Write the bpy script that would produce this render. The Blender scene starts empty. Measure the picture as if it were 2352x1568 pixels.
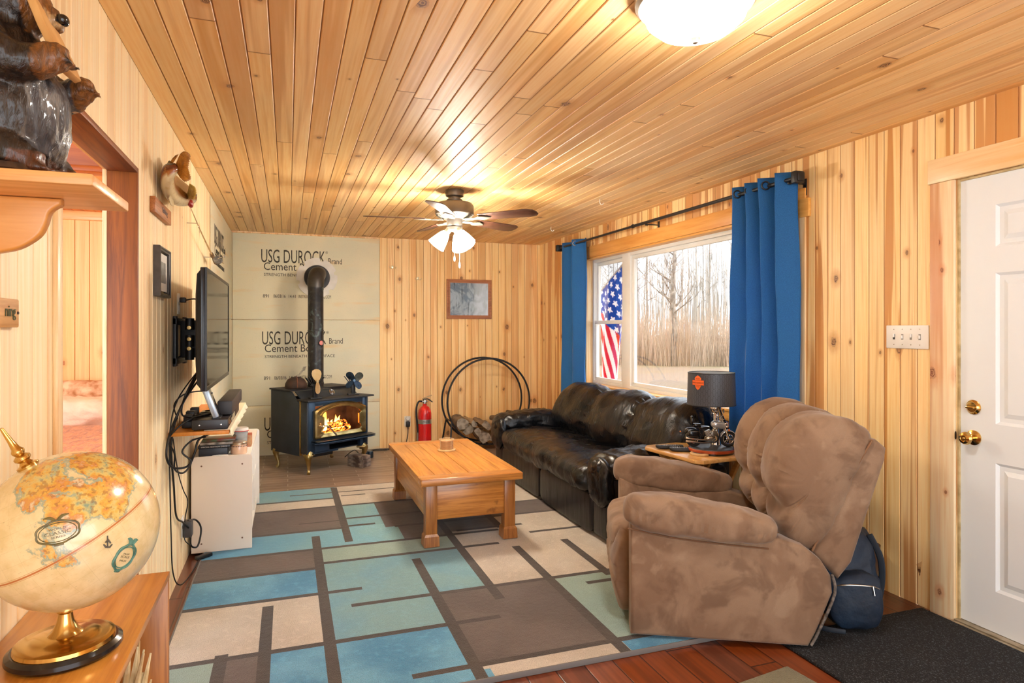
import bpy, bmesh, math, random
from mathutils import Vector, Matrix, noise, Euler
random.seed(7)
PI = math.pi
SC = bpy.context.scene
COL = SC.collection

# ------------------------------------------------------------------ camera
YAW = math.radians(19.3)
cd = bpy.data.cameras.new('camera'); cam = bpy.data.objects.new('camera', cd); COL.objects.link(cam)
cam.location = (0, 0, 1.354); cam.rotation_euler = (PI/2, 0, -YAW)
cd.sensor_width = 36; cd.lens = 1470/2352*36; cd.shift_y = -29/2352; cd.clip_start = .05; cd.clip_end = 400
SC.camera = cam
# ------------------------------------------------------------------ sky and exposure
W = bpy.data.worlds.new('overcast'); SC.world = W; W.use_nodes = True
wn = W.node_tree.nodes; wl = W.node_tree.links
bg = wn['Background']; bg.inputs['Strength'].default_value = 1.25
tc = wn.new('ShaderNodeTexCoord'); sp = wn.new('ShaderNodeSeparateXYZ'); cr = wn.new('ShaderNodeValToRGB')
wl.new(tc.outputs['Generated'], sp.inputs[0]); wl.new(sp.outputs['Z'], cr.inputs[0])
cr.color_ramp.elements[0].position = 0; cr.color_ramp.elements[0].color = (.90, .95, 1, 1)
cr.color_ramp.elements[1].position = .8; cr.color_ramp.elements[1].color = (.72, .85, 1, 1)
wl.new(cr.outputs[0], bg.inputs['Color'])
vs = SC.view_settings
vs.view_transform = 'Standard'; vs.look = 'None'; vs.gamma = 1; vs.use_curve_mapping = False
vs.exposure = 2.12
sd = bpy.data.lights.new('hazy_sun', 'SUN'); sd.energy = 1.6; sd.angle = .35; sd.color = (1, .95, .86)
so = bpy.data.objects.new('hazy_sun', sd); COL.objects.link(so); so.rotation_euler = (math.radians(48), math.radians(8), math.radians(20))

# ------------------------------------------------------------------ object helpers
RM = {}
def thing(name, label, cat, loc=(0,0,0), rotz=0, group=None, rot=None):
    o = bpy.data.objects.new(name, None); COL.objects.link(o)
    o.empty_display_size = .05
    o.location = loc; o.rotation_euler = rot if rot else (0, 0, rotz)
    o['label'] = label; o['category'] = cat
    if group: o['group'] = group
    RM[o.name] = Matrix.Translation(loc) @ Euler(o.rotation_euler).to_matrix().to_4x4()
    return o
def setmats(me, mats):
    for m in (mats if isinstance(mats, (list, tuple)) else [mats]): me.materials.append(m)
def P(name, bm, mats, parent=None, label=None, world=False, ang=35, stuff=False, flat=False, pre=None):
    if pre is not None: bm.transform(pre)
    if world and parent is not None: bm.transform(RM[parent.name].inverted())
    me = bpy.data.meshes.new(name)
    bm.normal_update()
    bm.to_mesh(me); bm.free(); setmats(me, mats)
    if not flat:
        me.shade_smooth()
        if ang < 180: me.set_sharp_from_angle(angle=math.radians(ang))
    o = bpy.data.objects.new(name, me); COL.objects.link(o)
    if parent is not None:
        o.parent = parent; RM[o.name] = RM[parent.name]
    else: RM[o.name] = Matrix.Identity(4)
    if label: o['label'] = label
    if stuff: o['kind'] = 'stuff'
    return o
def top(o, label, cat, group=None):
    o['label'] = label; o['category'] = cat
    if group: o['group'] = group
    return o
def recentre(o):
    """put a top-level mesh's origin at the bottom middle of its mesh"""
    me = o.data; xs = [v.co for v in me.vertices]
    c = Vector(((min(v.x for v in xs)+max(v.x for v in xs))/2, (min(v.y for v in xs)+max(v.y for v in xs))/2, min(v.z for v in xs)))
    me.transform(Matrix.Translation(-c)); o.location = c; return o
def struct(name, bm, mats, parent=None, ang=35):
    o = P(name, bm, mats, parent, ang=ang)
    if parent is None: o['kind'] = 'structure'
    return o
def copy_tree(o, loc=None, rot=None, label=None, parent=None):
    c = o.copy(); COL.objects.link(c)
    if parent is not None: c.parent = parent
    if loc is not None: c.location = loc
    if rot is not None: c.rotation_euler = rot
    if label: c['label'] = label
    for ch in list(o.children): copy_tree(ch, parent=c)
    return c
NB = bmesh.new
def _unused(bm, n0, M):
    if M is None: return
    bm.verts.ensure_lookup_table()
    for v in bm.verts[n0:]: v.co = M @ v.co
def absorb(bm, t, M=None, mi=0):
    """copy a scratch bmesh into bm"""
    if M is not None: t.transform(M)
    if mi:
        for f in t.faces: f.material_index = mi
    me = bpy.data.meshes.new('tmp'); t.to_mesh(me); t.free(); bm.from_mesh(me); bpy.data.meshes.remove(me); return bm
def box(bm, x0, x1, y0, y1, z0, z1, bev=0, M=None, seg=2, mi=0):
    t = bmesh.new(); bmesh.ops.create_cube(t, size=1)
    for v in t.verts: v.co = Vector((x0+(v.co.x+.5)*(x1-x0), y0+(v.co.y+.5)*(y1-y0), z0+(v.co.z+.5)*(z1-z0)))
    if bev > 0: bmesh.ops.bevel(t, geom=t.edges[:], offset=bev, segments=seg, affect='EDGES', profile=.5)
    return absorb(bm, t, M, mi)
def catmull(pts, n=6, closed=False):
    pts = [Vector(p) for p in pts]; out = []
    N = len(pts)
    rng = range(N) if closed else range(N-1)
    for i in rng:
        if closed: p0, p1, p2, p3 = pts[(i-1) % N], pts[i], pts[(i+1) % N], pts[(i+2) % N]
        else: p0, p1, p2, p3 = pts[max(i-1, 0)], pts[i], pts[i+1], pts[min(i+2, N-1)]
        for k in range(n):
            t = k/n
            out.append(.5*((2*p1)+(-p0+p2)*t+(2*p0-5*p1+4*p2-p3)*t*t+(-p0+3*p1-3*p2+p3)*t**3))
    if not closed: out.append(pts[-1])
    return out
def tube(bm, pts, r, seg=10, closed=False, smooth=0, M=None, mi=0, sy=1.0):
    """round bar along pts; r number or list (list follows the input points)"""
    pts = [Vector(p) for p in pts]
    rs = list(r) if isinstance(r, (list, tuple)) else None
    if smooth:
        if rs:
            q = catmull([(a, 0, 0) for a in rs], smooth, closed); rs = [max(a.x, 1e-4) for a in q]
        pts = catmull(pts, smooth, closed)
    N = len(pts)
    if rs is None: rs = [r]*N
    tang = []
    for i in range(N):
        a = pts[(i-1) % N] if (closed or i > 0) else pts[i]
        b = pts[(i+1) % N] if (closed or i < N-1) else pts[i]
        t = (b-a); tang.append(t.normalized() if t.length > 1e-9 else Vector((0, 0, 1)))
    up = Vector((0, 0, 1)) if abs(tang[0].z) < .9 else Vector((1, 0, 0))
    nrm = (up-tang[0]*up.dot(tang[0])).normalized()
    rings = []
    for i in range(N):
        if i > 0:
            ax = tang[i-1].cross(tang[i])
            if ax.length > 1e-8:
                nrm = Matrix.Rotation(tang[i-1].angle(tang[i]), 3, ax) @ nrm
            nrm = (nrm-tang[i]*nrm.dot(tang[i])).normalized()
        b = tang[i].cross(nrm)
        ring = []
        for k in range(seg):
            a = 2*PI*k/seg
            co = pts[i]+(nrm*math.cos(a)+b*math.sin(a)*sy)*rs[i]
            ring.append(bm.verts.new(M @ co if M is not None else co))
        rings.append(ring)
    rg = range(N) if closed else range(N-1)
    for i in rg:
        A, B = rings[i], rings[(i+1) % N]
        for k in range(seg):
            f = bm.faces.new((A[k], A[(k+1) % seg], B[(k+1) % seg], B[k])); f.material_index = mi
    if not closed:
        f = bm.faces.new(list(reversed(rings[0]))); f.material_index = mi
        f = bm.faces.new(rings[-1]); f.material_index = mi
    return bm
def lathe(bm, prof, seg=32, M=None, mi=0, sx=1, sy=1):
    """prof: (r,z) list, bottom or top first; ends with r=0 close"""
    rings = []
    for r, z in prof:
        if r < 1e-6:
            co = Vector((0, 0, z)); rings.append([bm.verts.new(M @ co if M is not None else co)])
        else:
            ring = []
            for k in range(seg):
                a = 2*PI*k/seg; co = Vector((r*math.cos(a)*sx, r*math.sin(a)*sy, z))
                ring.append(bm.verts.new(M @ co if M is not None else co))
            rings.append(ring)
    up = prof[-1][1] >= prof[0][1]
    for A, B in zip(rings, rings[1:]):
        if len(A) == 1 and len(B) == 1: continue
        for k in range(seg):
            k2 = (k+1) % seg
            if len(A) == 1: vs_ = (A[0], B[k2], B[k])
            elif len(B) == 1: vs_ = (A[k], A[k2], B[0])
            else: vs_ = (A[k], A[k2], B[k2], B[k])
            f = bm.faces.new(vs_); f.material_index = mi
    for R_ in (rings[0], rings[-1]):
        if len(R_) > 2:
            try:
                f = bm.faces.new(R_); f.material_index = mi
            except ValueError: pass
    return bm
def fixn(bm):
    bmesh.ops.recalc_face_normals(bm, faces=bm.faces[:]); return bm
def prism(bm, pts, z0, z1, M=None, bev=0, mi=0, seg=2):
    """outline in xy extruded z0..z1 (then M)"""
    t = bmesh.new()
    a = [t.verts.new((p[0], p[1], z0)) for p in pts]; b = [t.verts.new((p[0], p[1], z1)) for p in pts]
    n = len(pts)
    fs = [t.faces.new(list(reversed(a))), t.faces.new(b)]
    for i in range(n): fs.append(t.faces.new((a[i], a[(i+1) % n], b[(i+1) % n], b[i])))
    bmesh.ops.recalc_face_normals(t, faces=t.faces[:])
    if bev > 0:
        bmesh.ops.bevel(t, geom=list({e for f in fs[:2] for e in f.edges}), offset=bev, segments=seg, affect='EDGES', profile=.5)
    return absorb(bm, t, M, mi)
def puff(bm, c, s, n=4, res=10, M=None, fn=None, mi=0):
    """rounded cushion: superellipsoid with half sizes s; fn(u, co)->co shapes it"""
    t = bmesh.new(); bmesh.ops.create_cube(t, size=2)
    bmesh.ops.subdivide_edges(t, edges=t.edges[:], cuts=res, use_grid_fill=True)
    c = Vector(c)
    for v in t.verts:
        p = v.co; u = p/((abs(p.x)**n+abs(p.y)**n+abs(p.z)**n)**(1/n))
        co = Vector((u.x*s[0], u.y*s[1], u.z*s[2]))
        if fn: co = fn(u.copy(), co)
        v.co = co+c
    return absorb(bm, t, M, mi)
def loft(bm, rings, closed=True, caps=True, mi=0, loop=False):
    R_ = [[bm.verts.new(p) for p in r] for r in rings]
    n = len(R_[0])
    rr = list(zip(R_, R_[1:]))
    if loop: rr.append((R_[-1], R_[0]))
    for A, B in rr:
        for k in range(n if closed else n-1):
            f = bm.faces.new((A[k], A[(k+1) % n], B[(k+1) % n], B[k])); f.material_index = mi
    if caps and not loop and closed:
        for r in (R_[0], R_[-1]):
            f = bm.faces.new(r); f.material_index = mi
    bmesh.ops.recalc_face_normals(bm, faces=bm.faces[:])
    return bm
def fbm(p, s=1.0, o=3):
    return noise.fractal(Vector(p)*s, .6, 2.1, o)
def RX(a): return Matrix.Rotation(a, 4, 'X')
def RY(a): return Matrix.Rotation(a, 4, 'Y')
def RZ(a): return Matrix.Rotation(a, 4, 'Z')
def TR(*a): return Matrix.Translation(a)
def DG(a): return math.radians(a)
def text_bm(body, width=None, height=None, depth=.0008, bold=False):
    """letters lying in the xz plane facing -y, lower left at the origin"""
    cu = bpy.data.curves.new('t', 'FONT'); cu.body = body; cu.size = 1; cu.extrude = .01; cu.resolution_u = 3
    if bold: cu.offset = .012
    o = bpy.data.objects.new('t', cu); COL.objects.link(o)
    dg = bpy.context.evaluated_depsgraph_get(); dg.update()
    me = bpy.data.meshes.new_from_object(o.evaluated_get(dg))
    bpy.data.objects.remove(o); bpy.data.curves.remove(cu)
    bm = NB(); bm.from_mesh(me); bpy.data.meshes.remove(me)
    x0 = min(v.co.x for v in bm.verts); x1 = max(v.co.x for v in bm.verts)
    y0 = min(v.co.y for v in bm.verts); y1 = max(v.co.y for v in bm.verts)
    sx = width/(x1-x0) if width else None; sy = height/(y1-y0) if height else None
    sx = sx or sy; sy = sy or sx
    for v in bm.verts: v.co = Vector(((v.co.x-x0)*sx, -depth if v.co.z > 0 else 0, (v.co.y-y0)*sy))
    fixn(bm)
    return bm
def merge(dst, src, M=None):
    if M is not None: src.transform(M)
    me = bpy.data.meshes.new('tmp'); src.to_mesh(me); src.free(); dst.from_mesh(me); bpy.data.meshes.remove(me); return dst

# ------------------------------------------------------------------ material helpers
def srgb(h):
    if isinstance(h, str): c = [int(h[i:i+2], 16)/255 for i in (0, 2, 4)]
    else: c = [x/255 for x in h]
    return tuple((x/12.92 if x <= .04045 else ((x+.055)/1.055)**2.4) for x in c)+(1,)
class NT:
    def __init__(s, name):
        s.m = bpy.data.materials.new(name); s.m.use_nodes = True
        s.n = s.m.node_tree.nodes; s.l = s.m.node_tree.links
        s.b = s.n['Principled BSDF']; s.out = s.n['Material Output']
    def new(s, t, **k):
        n = s.n.new(t)
        for a, v in k.items(): setattr(n, a, v)
        return n
    def put(s, sock, v):
        if hasattr(v, 'node') or isinstance(v, bpy.types.NodeSocket): s.l.new(v, sock)
        else: sock.default_value = v
    def math(s, op, a, b=0, c=0, clamp=False):
        n = s.new('ShaderNodeMath', operation=op, use_clamp=clamp)
        s.put(n.inputs[0], a); s.put(n.inputs[1], b); s.put(n.inputs[2], c); return n.outputs[0]
    def vec(s, x, y, z):
        n = s.new('ShaderNodeCombineXYZ'); s.put(n.inputs[0], x); s.put(n.inputs[1], y); s.put(n.inputs[2], z); return n.outputs[0]
    def sep(s, v):
        n = s.new('ShaderNodeSeparateXYZ'); s.put(n.inputs[0], v); return n.outputs
    def obj(s): return s.new('ShaderNodeTexCoord').outputs['Object']
    def noise(s, vec, scale, detail=3, rough=.5, dist=0):
        n = s.new('ShaderNodeTexNoise'); s.put(n.inputs['Vector'], vec); n.inputs['Scale'].default_value = scale
        n.inputs['Detail'].default_value = detail; n.inputs['Roughness'].default_value = rough; n.inputs['Distortion'].default_value = dist
        return n.outputs['Fac']
    def white(s, v, dim='1D'):
        n = s.new('ShaderNodeTexWhiteNoise', noise_dimensions=dim)
        s.put(n.inputs['W' if dim == '1D' else 'Vector'], v); return n.outputs
    def ramp(s, fac, stops, interp='LINEAR'):
        n = s.new('ShaderNodeValToRGB'); r = n.color_ramp; r.interpolation = interp
        while len(r.elements) < len(stops): r.elements.new(.5)
        for e, (p, c) in zip(r.elements, stops):
            e.position = p; e.color = c if len(c) == 4 else tuple(c)+(1,)
        s.put(n.inputs[0], fac); return n.outputs[0]
    def mix(s, fac, a, b, mode='MIX'):
        n = s.new('ShaderNodeMix', data_type='RGBA', blend_type=mode)
        s.put(n.inputs[0], fac); s.put(n.inputs[6], a); s.put(n.inputs[7], b); return n.outputs[2]
    def sstep(s, v, lo, hi, a=0., b=1.):
        n = s.new('ShaderNodeMapRange', interpolation_type='SMOOTHSTEP'); s.put(n.inputs[0], v)
        n.inputs[1].default_value = lo; n.inputs[2].default_value = hi; n.inputs[3].default_value = a; n.inputs[4].default_value = b
        return n.outputs[0]
    def bump(s, h, strength=.3, dist=.01):
        n = s.new('ShaderNodeBump'); n.inputs['Strength'].default_value = strength; n.inputs['Distance'].default_value = dist
        s.put(n.inputs['Height'], h); s.l.new(n.outputs[0], s.b.inputs['Normal'])
    def col(s, v): s.put(s.b.inputs['Base Color'], v)
def mat(name, c, rough=.5, metal=0, c2=None, ns=8, stretch=(1, 1, 1), bump=0, bs=40, bd=.004, coat=0, sheen=0, spec=None, lo=.35, hi=.65, detail=3):
    t = NT(name); b = t.b
    c = srgb(c) if not (isinstance(c, tuple) and len(c) == 4) else c
    v = t.obj()
    if stretch != (1, 1, 1):
        mp = t.new('ShaderNodeMapping'); mp.inputs['Scale'].default_value = stretch; t.l.new(v, mp.inputs[0]); v = mp.outputs[0]
    if c2 is not None:
        c2 = srgb(c2) if not (isinstance(c2, tuple) and len(c2) == 4) else c2
        t.col(t.ramp(t.noise(v, ns, detail), [(lo, c), (hi, c2)]))
    else: t.col(c)
    b.inputs['Roughness'].default_value = rough; b.inputs['Metallic'].default_value = metal
    if coat: b.inputs['Coat Weight'].default_value = coat; b.inputs['Coat Roughness'].default_value = .1
    if sheen: b.inputs['Sheen Weight'].default_value = sheen; b.inputs['Sheen Roughness'].default_value = .4
    if spec is not None: b.inputs['Specular IOR Level'].default_value = spec
    if bump: t.bump(t.noise(v, bs, 4), bump, bd)
    return t.m
def emit(name, c, strength):
    t = NT(name); t.col(srgb(c)); t.b.inputs['Emission Color'].default_value = srgb(c); t.b.inputs['Emission Strength'].default_value = strength
    t.b.inputs['Roughness'].default_value = .3
    return t.m
def glass(name, refl=.12, tint=(1, 1, 1, 1)):
    t = NT(name); t.n.remove(t.b)
    a = t.new('ShaderNodeBsdfTransparent'); a.inputs[0].default_value = tint
    g = t.new('ShaderNodeBsdfGlossy'); g.inputs['Roughness'].default_value = .02
    fr = t.new('ShaderNodeFresnel'); fr.inputs[0].default_value = 1.255
    k = t.math('MULTIPLY', fr.outputs[0], refl*8)
    m = t.new('ShaderNodeMixShader'); t.l.new(k, m.inputs[0]); t.l.new(a.outputs[0], m.inputs[1]); t.l.new(g.outputs[0], m.inputs[2])
    t.l.new(m.outputs[0], t.out.inputs[0]); return t.m
def board(name, across, along, w, light, mid, dark, off=0, L=0, knots=.5, knot_r=.012, streak=.5, rough=.45, coat=0, gap=.0, knotc=(.13, .045, .015, 1), varb=.25, seed=0, kcell=(5.5, 1.7), groove=(.2, .08, .025, 1), sharp=(.47, .66)):
    """pine boards: one tone per board, stretched grain, heartwood streaks, round knots"""
    t = NT(name); o = t.obj(); S = t.sep(o); ax = {'X': 0, 'Y': 1, 'Z': 2}
    u = S[ax[across]]; v = S[ax[along]]
    uu = t.math('DIVIDE', t.math('SUBTRACT', u, off), w)
    idx = t.math('FLOOR', uu); fr = t.math('SUBTRACT', uu, idx)
    r0 = t.white(t.math('ADD', idx, seed+.5))['Value']
    if L:
        vv = t.math('ADD', t.math('DIVIDE', v, L), t.math('MULTIPLY', r0, 7.3)); ix2 = t.math('FLOOR', vv); fv = t.math('SUBTRACT', vv, ix2)
        key = t.math('ADD', idx, t.math('MULTIPLY', ix2, 71.3))
    else: key = idx
    rr = t.white(t.math('ADD', key, seed+11.5)); r1 = rr['Value']; rc = t.sep(rr['Color'])
    # grain
    g = t.noise(t.vec(t.math('MULTIPLY', u, 70), t.math('MULTIPLY', v, 2.2), t.math('MULTIPLY', r1, 90)), 1, 4, .6)
    st = t.noise(t.vec(t.math('MULTIPLY', u, 16), t.math('MULTIPLY', v, .45), t.math('MULTIPLY', rc[0], 60)), 1, 2, .5, .6)
    base = t.mix(t.sstep(g, .3, .75), light, mid)
    tone = t.math('MULTIPLY', t.sstep(t.math('ADD', st, t.math('MULTIPLY', t.math('SUBTRACT', r1, .5), varb)), *sharp), streak)
    base = t.mix(tone, base, dark)
    # whole-board value shift
    hv = t.new('ShaderNodeHueSaturation'); t.put(hv.inputs['Color'], base)
    t.put(hv.inputs['Value'], t.math('ADD', 1-varb*.35, t.math('MULTIPLY', rc[1], varb*.6)))
    t.put(hv.inputs['Saturation'], t.math('ADD', 1-varb*.2, t.math('MULTIPLY', rc[2], varb*.5)))
    base = hv.outputs[0]
    # knots
    sx, sy = kcell
    pv = t.vec(t.math('MULTIPLY', u, sx), t.math('MULTIPLY', v, sy), seed*3.7+.5)
    vo = t.new('ShaderNodeTexVoronoi'); t.put(vo.inputs['Vector'], pv); vo.inputs['Scale'].default_value = 1
    d = t.new('ShaderNodeVectorMath', operation='SUBTRACT'); t.put(d.inputs[0], pv); t.l.new(vo.outputs['Position'], d.inputs[1])
    ds = t.sep(d.outputs[0])
    wob = t.noise(o, 60, 2)
    rx = t.math('DIVIDE', ds[0], sx); ry = t.math('DIVIDE', ds[1], sy*1.45)
    dist = t.math('SQRT', t.math('ADD', t.math('MULTIPLY', rx, rx), t.math('MULTIPLY', ry, ry)))
    cc = t.sep(vo.outputs['Color'])
    rad = t.math('MULTIPLY', t.math('ADD', .25, t.math('MULTIPLY', t.math('MULTIPLY', cc[0], cc[0]), 1.1)), knot_r)
    on = t.math('GREATER_THAN', knots, cc[1])
    q = t.math('ADD', t.math('DIVIDE', dist, rad), t.math('MULTIPLY', t.math('SUBTRACT', wob, .5), .9))
    kn = t.math('MULTIPLY', t.sstep(q, .75, 1.1, 1, 0), on)
    halo = t.math('MULTIPLY', t.sstep(q, .9, 3.2, .55, 0), on)
    base = t.mix(halo, base, dark)
    ring = t.math('ADD', .65, t.math('MULTIPLY', t.math('SINE', t.math('MULTIPLY', q, 14)), .35))
    base = t.mix(t.math('MULTIPLY', kn, ring), base, knotc)
    # seam lines
    e = t.math('MINIMUM', fr, t.math('SUBTRACT', 1, fr))
    seam = t.sstep(e, .012, .035, .85 if gap else .0, 0)
    if L: seam = t.math('MAXIMUM', seam, t.sstep(t.math('MULTIPLY', fv, L), .004, .009, 1, 0))
    base = t.mix(seam, base, groove)
    t.col(base); t.b.inputs['Roughness'].default_value = rough
    if coat: t.b.inputs['Coat Weight'].default_value = coat; t.b.inputs['Coat Roughness'].default_value = .15
    t.bump(t.math('SUBTRACT', t.math('MULTIPLY', g, .15), seam), .25, .004)
    return t.m
def oak(name, c, c2, along='X', rough=.35, coat=.2, scale=1, dark=None, ds=0):
    t = NT(name); o = t.obj(); S = t.sep(o)
    k = {'X': (3, 60, 60), 'Y': (60, 3, 60), 'Z': (60, 60, 3)}[along]
    v = t.vec(*[t.math('MULTIPLY', S[i], k[i]*scale) for i in range(3)])
    g = t.noise(v, 1, 5, .65, .4)
    k2 = tuple(a*.12 for a in k)
    v2 = t.vec(*[t.math('MULTIPLY', S[i], k2[i]*scale) for i in range(3)])
    g2 = t.noise(v2, 1, 3, .5, 1.2)
    col = t.mix(t.sstep(g, .35, .7), srgb(c), srgb(c2))
    col = t.mix(t.math('MULTIPLY', t.sstep(g2, .5, .62), .35), col, srgb(c2))
    if dark is not None: col = t.mix(t.sstep(t.noise(o, ds, 3), .66, .72, 0, .8), col, srgb(dark))
    t.col(col); t.b.inputs['Roughness'].default_value = rough
    t.b.inputs['Coat Weight'].default_value = coat; t.b.inputs['Coat Roughness'].default_value = .2
    t.bump(g, .12, .002); return t.m
# ------------------------------------------------------------------ shared materials
BLACKP = mat('black_plastic', '17181b', .45, bump=.05, bs=200, bd=.001)
BLACKG = mat('gloss_black', '0c0d10', .12, coat=.3)
BRASS = mat('polished_brass', 'dfc07c', .16, 1, c2='c39a50', ns=5)
ABRASS = mat('antique_brass', 'c9b27c', .34, 1, c2='97804c', ns=9)
CHROME = mat('chrome', 'd6d8dc', .08, 1)
NICKEL = mat('nickel', 'c4bfb6', .25, 1)
WHITEP = mat('white_paint', 'f1efe9', .4, c2='e8e6df', ns=6)
VINYL = mat('white_vinyl', 'e9e9e6', .35, c2='e2e2de', ns=3)
INK = mat('faded_ink', '3a372f', .9, c2='555044', ns=30)
DARKW = mat('dark_trim', '2a1a12', .5)
RUBBER = mat('black_cable', '101012', .4, bump=.02)
PAPER = mat('printed_paper', 'e8e2d2', .7, c2='d8d0bc', ns=12)
PINE_BOARD = oak('pine_trim', 'f0cc92', 'dba564', 'X', .45, .1, .6)
PINE_TRIM_Y = oak('pine_trim_y', 'eeb865', 'd99a48', 'Y', .4, .15, .6)
PINE_TRIM_Z = oak('pine_trim_z', 'f6dcae', 'e3b477', 'Z', .45, .1, .6)
CEDAR = oak('stained_cedar', '9c540e', '683207', 'Z', .55, .05, .7)
CEDARY = oak('stained_cedar_beam', '985414', '66340a', 'Y', .55, .05, .7)
GLASS = glass('window_glass', .05)
# ================================================================== the room
XL, XR, YB, ZC = -.56, 2.92, 7.30, 2.38
Y0 = -2.2
PW = .0835
def planks(bm, a0, a1, w, off, segs, place, ch=.0045, dp=.0045):
    """row of boards with V edges. a across from a0..a1; segs(a_lo,a_hi)-> list of (t0,t1) lengths; place(a,t,d)->co (d = depth behind face)"""
    i = math.floor((a0-off)/w)
    while off+i*w < a1-1e-6:
        lo = max(a0, off+i*w); hi = min(a1, off+(i+1)*w)
        if hi-lo > .004:
            for t0, t1 in segs(lo, hi):
                c1 = ch if lo > a0+1e-6 else 0; c2 = ch if hi < a1-1e-6 else 0
                pf = [(lo, dp*2), (lo, dp if c1 else 0), (lo+c1, 0), (hi-c2, 0), (hi, dp if c2 else 0), (hi, dp*2)]
                A = [bm.verts.new(place(a, t0, d)) for a, d in pf]; B = [bm.verts.new(place(a, t1, d)) for a, d in pf]
                for k in range(5): 
                    if (A[k].co-A[k+1].co).length > 1e-6: bm.faces.new((A[k], A[k+1], B[k+1], B[k]))
                bm.faces.new(A); bm.faces.new(list(reversed(B)))
        i += 1
    return bm
CEIL = board('ceiling_pine', 'X', 'Y', PW, srgb('fad69c'), srgb('f2c280'), srgb('cb8e50'), off=XL, L=3.3, knots=.55, knot_r=.016, streak=.55, rough=.5, varb=.24, seed=3, kcell=(5, 1.15), knotc=srgb('5b3018'), groove=srgb('94612f'), gap=.6)
WB = board('back_wall_pine', 'X', 'Z', .083, srgb('fcdca2'), srgb('f6cb88'), srgb('dc9856'), off=.976, knots=.5, knot_r=.019, streak=.55, sharp=(.50, .60), rough=.5, varb=.16, seed=8, kcell=(5.6, 2.2), knotc=srgb('5e3116'), groove=srgb('b9824e'), gap=.5)
WR = board('right_wall_pine', 'Y', 'Z', .0925, srgb('fde0a6'), srgb('f6cd8a'), srgb('cc8c4c'), off=0, knots=.5, knot_r=.026, streak=.85, sharp=(.46, .53), rough=.5, varb=.2, seed=21, kcell=(5.2, 1.9), knotc=srgb('5a2c17'), groove=srgb('b07a48'), gap=.5)
WL = board('left_wall_pine', 'Y', 'Z', .0925, srgb('fff0cc'), srgb('fce2ae'), srgb('dfae6c'), off=.02, knots=.25, knot_r=.014, streak=.45, rough=.5, varb=.15, seed=33, kcell=(4, 1.6), knotc=srgb('7a4a28'), groove=srgb('cfa671'), gap=.35)
WBED = board('bedroom_pine', 'X', 'Z', .11, srgb('f7d6a0'), srgb('f0c88c'), srgb('dfa468'), off=0, knots=.5, knot_r=.02, streak=.3, rough=.5, varb=.15, seed=45, kcell=(4, 2), knotc=srgb('8a4a1e'), groove=srgb('b9824e'), gap=.5)
# floor: red-brown laminate
FLOORM = board('laminate_floor', 'X', 'Y', .125, srgb('84462a'), srgb('6a3520'), srgb('4a2214'), L=1.2, knots=0, streak=.5, rough=.3, coat=.25, varb=.3, seed=61, groove=srgb('2a120a'), gap=1)
bm = NB(); box(bm, -3.2, XR, Y0, YB+.1, -.1, 0)
struct('floor', bm, FLOORM)
# hearth of wood-look tile (bricks in the material)
t = NT('hearth_tile'); o = t.obj()
br = t.new('ShaderNodeTexBrick'); mp = t.new('ShaderNodeMapping'); mp.inputs['Scale'].default_value = (1, 1, 1); t.l.new(o, mp.inputs[0]); t.l.new(mp.outputs[0], br.inputs['Vector'])
br.offset = .37; br.inputs['Scale'].default_value = 1; br.inputs['Brick Width'].default_value = .61; br.inputs['Row Height'].default_value = .092; br.inputs['Mortar Size'].default_value = .0035; br.inputs['Mortar Smooth'].default_value = .2; br.inputs['Bias'].default_value = 0
br.inputs['Color1'].default_value = srgb('a58d7c'); br.inputs['Color2'].default_value = srgb('86715f'); br.inputs['Mortar'].default_value = srgb('c4bbae')
S = t.sep(o); g = t.noise(t.vec(t.math('MULTIPLY', S[0], 4), t.math('MULTIPLY', S[1], 60), 0), 1, 4, .6)
t.col(t.mix(t.sstep(g, .35, .7, .0, .55), br.outputs[0], srgb('5c4c42'))); t.b.inputs['Roughness'].default_value = .35
t.bump(t.math('SUBTRACT', t.math('MULTIPLY', g, .1), br.outputs['Fac']), .4, .003); TILE = t.m
bm = NB(); box(bm, XL, XR, 5.3, YB, 0, .008); struct('trim_1', bm, TILE)
# ceiling
bm = NB()
planks(bm, XL, XR, PW, XL, lambda a, b: [(Y0, YB)], lambda a, t_, d: (a, t_, ZC+d)); fixn(bm)
box(bm, XL-.1, XR+.1, Y0, YB+.1, ZC+.012, ZC+.1); struct('ceiling', bm, CEIL, ang=20)
# right wall: window and door openings
WIN = (3.10, 6.02, .78, 2.08); DOOR = (1.20, 2.115, 0, 2.045)
def segs_r(a, b):
    m = (a+b)/2
    if WIN[0] < m < WIN[1]: return [(0, WIN[2]), (WIN[3], ZC)]
    if DOOR[0] < m < DOOR[1]: return [(DOOR[3], ZC)]
    return [(0, ZC)]
bm = NB()
for s0, s1 in ((Y0, DOOR[0]), (DOOR[0], DOOR[1]), (DOOR[1], WIN[0]), (WIN[0], WIN[1]), (WIN[1], YB)):
    planks(bm, s0, s1, .0925, 0, segs_r, lambda a, t_, d: (XR+d, a, t_))
fixn(bm)
for (a, b, c, d) in ((Y0, DOOR[0], 0, ZC), (DOOR[0], DOOR[1], DOOR[3], ZC), (DOOR[1], WIN[0], 0, ZC), (WIN[0], WIN[1], 0, WIN[2]), (WIN[0], WIN[1], WIN[3], ZC), (WIN[1], YB+.1, 0, ZC)):
    box(bm, XR+.009, XR+.13, a, b, c, d)
struct('wall_right', bm, WR, ang=20)
# far wall: pine right of the cement board
bm = NB(); planks(bm, .976, XR, .083, .976, lambda a, b: [(0, ZC)], lambda a, t_, d: (a, YB+d, t_)); fixn(bm)
box(bm, XL-.1, XR+.13, YB+.009, YB+.12, 0, ZC); struct('wall_back', bm, WB, ang=20)
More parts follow.
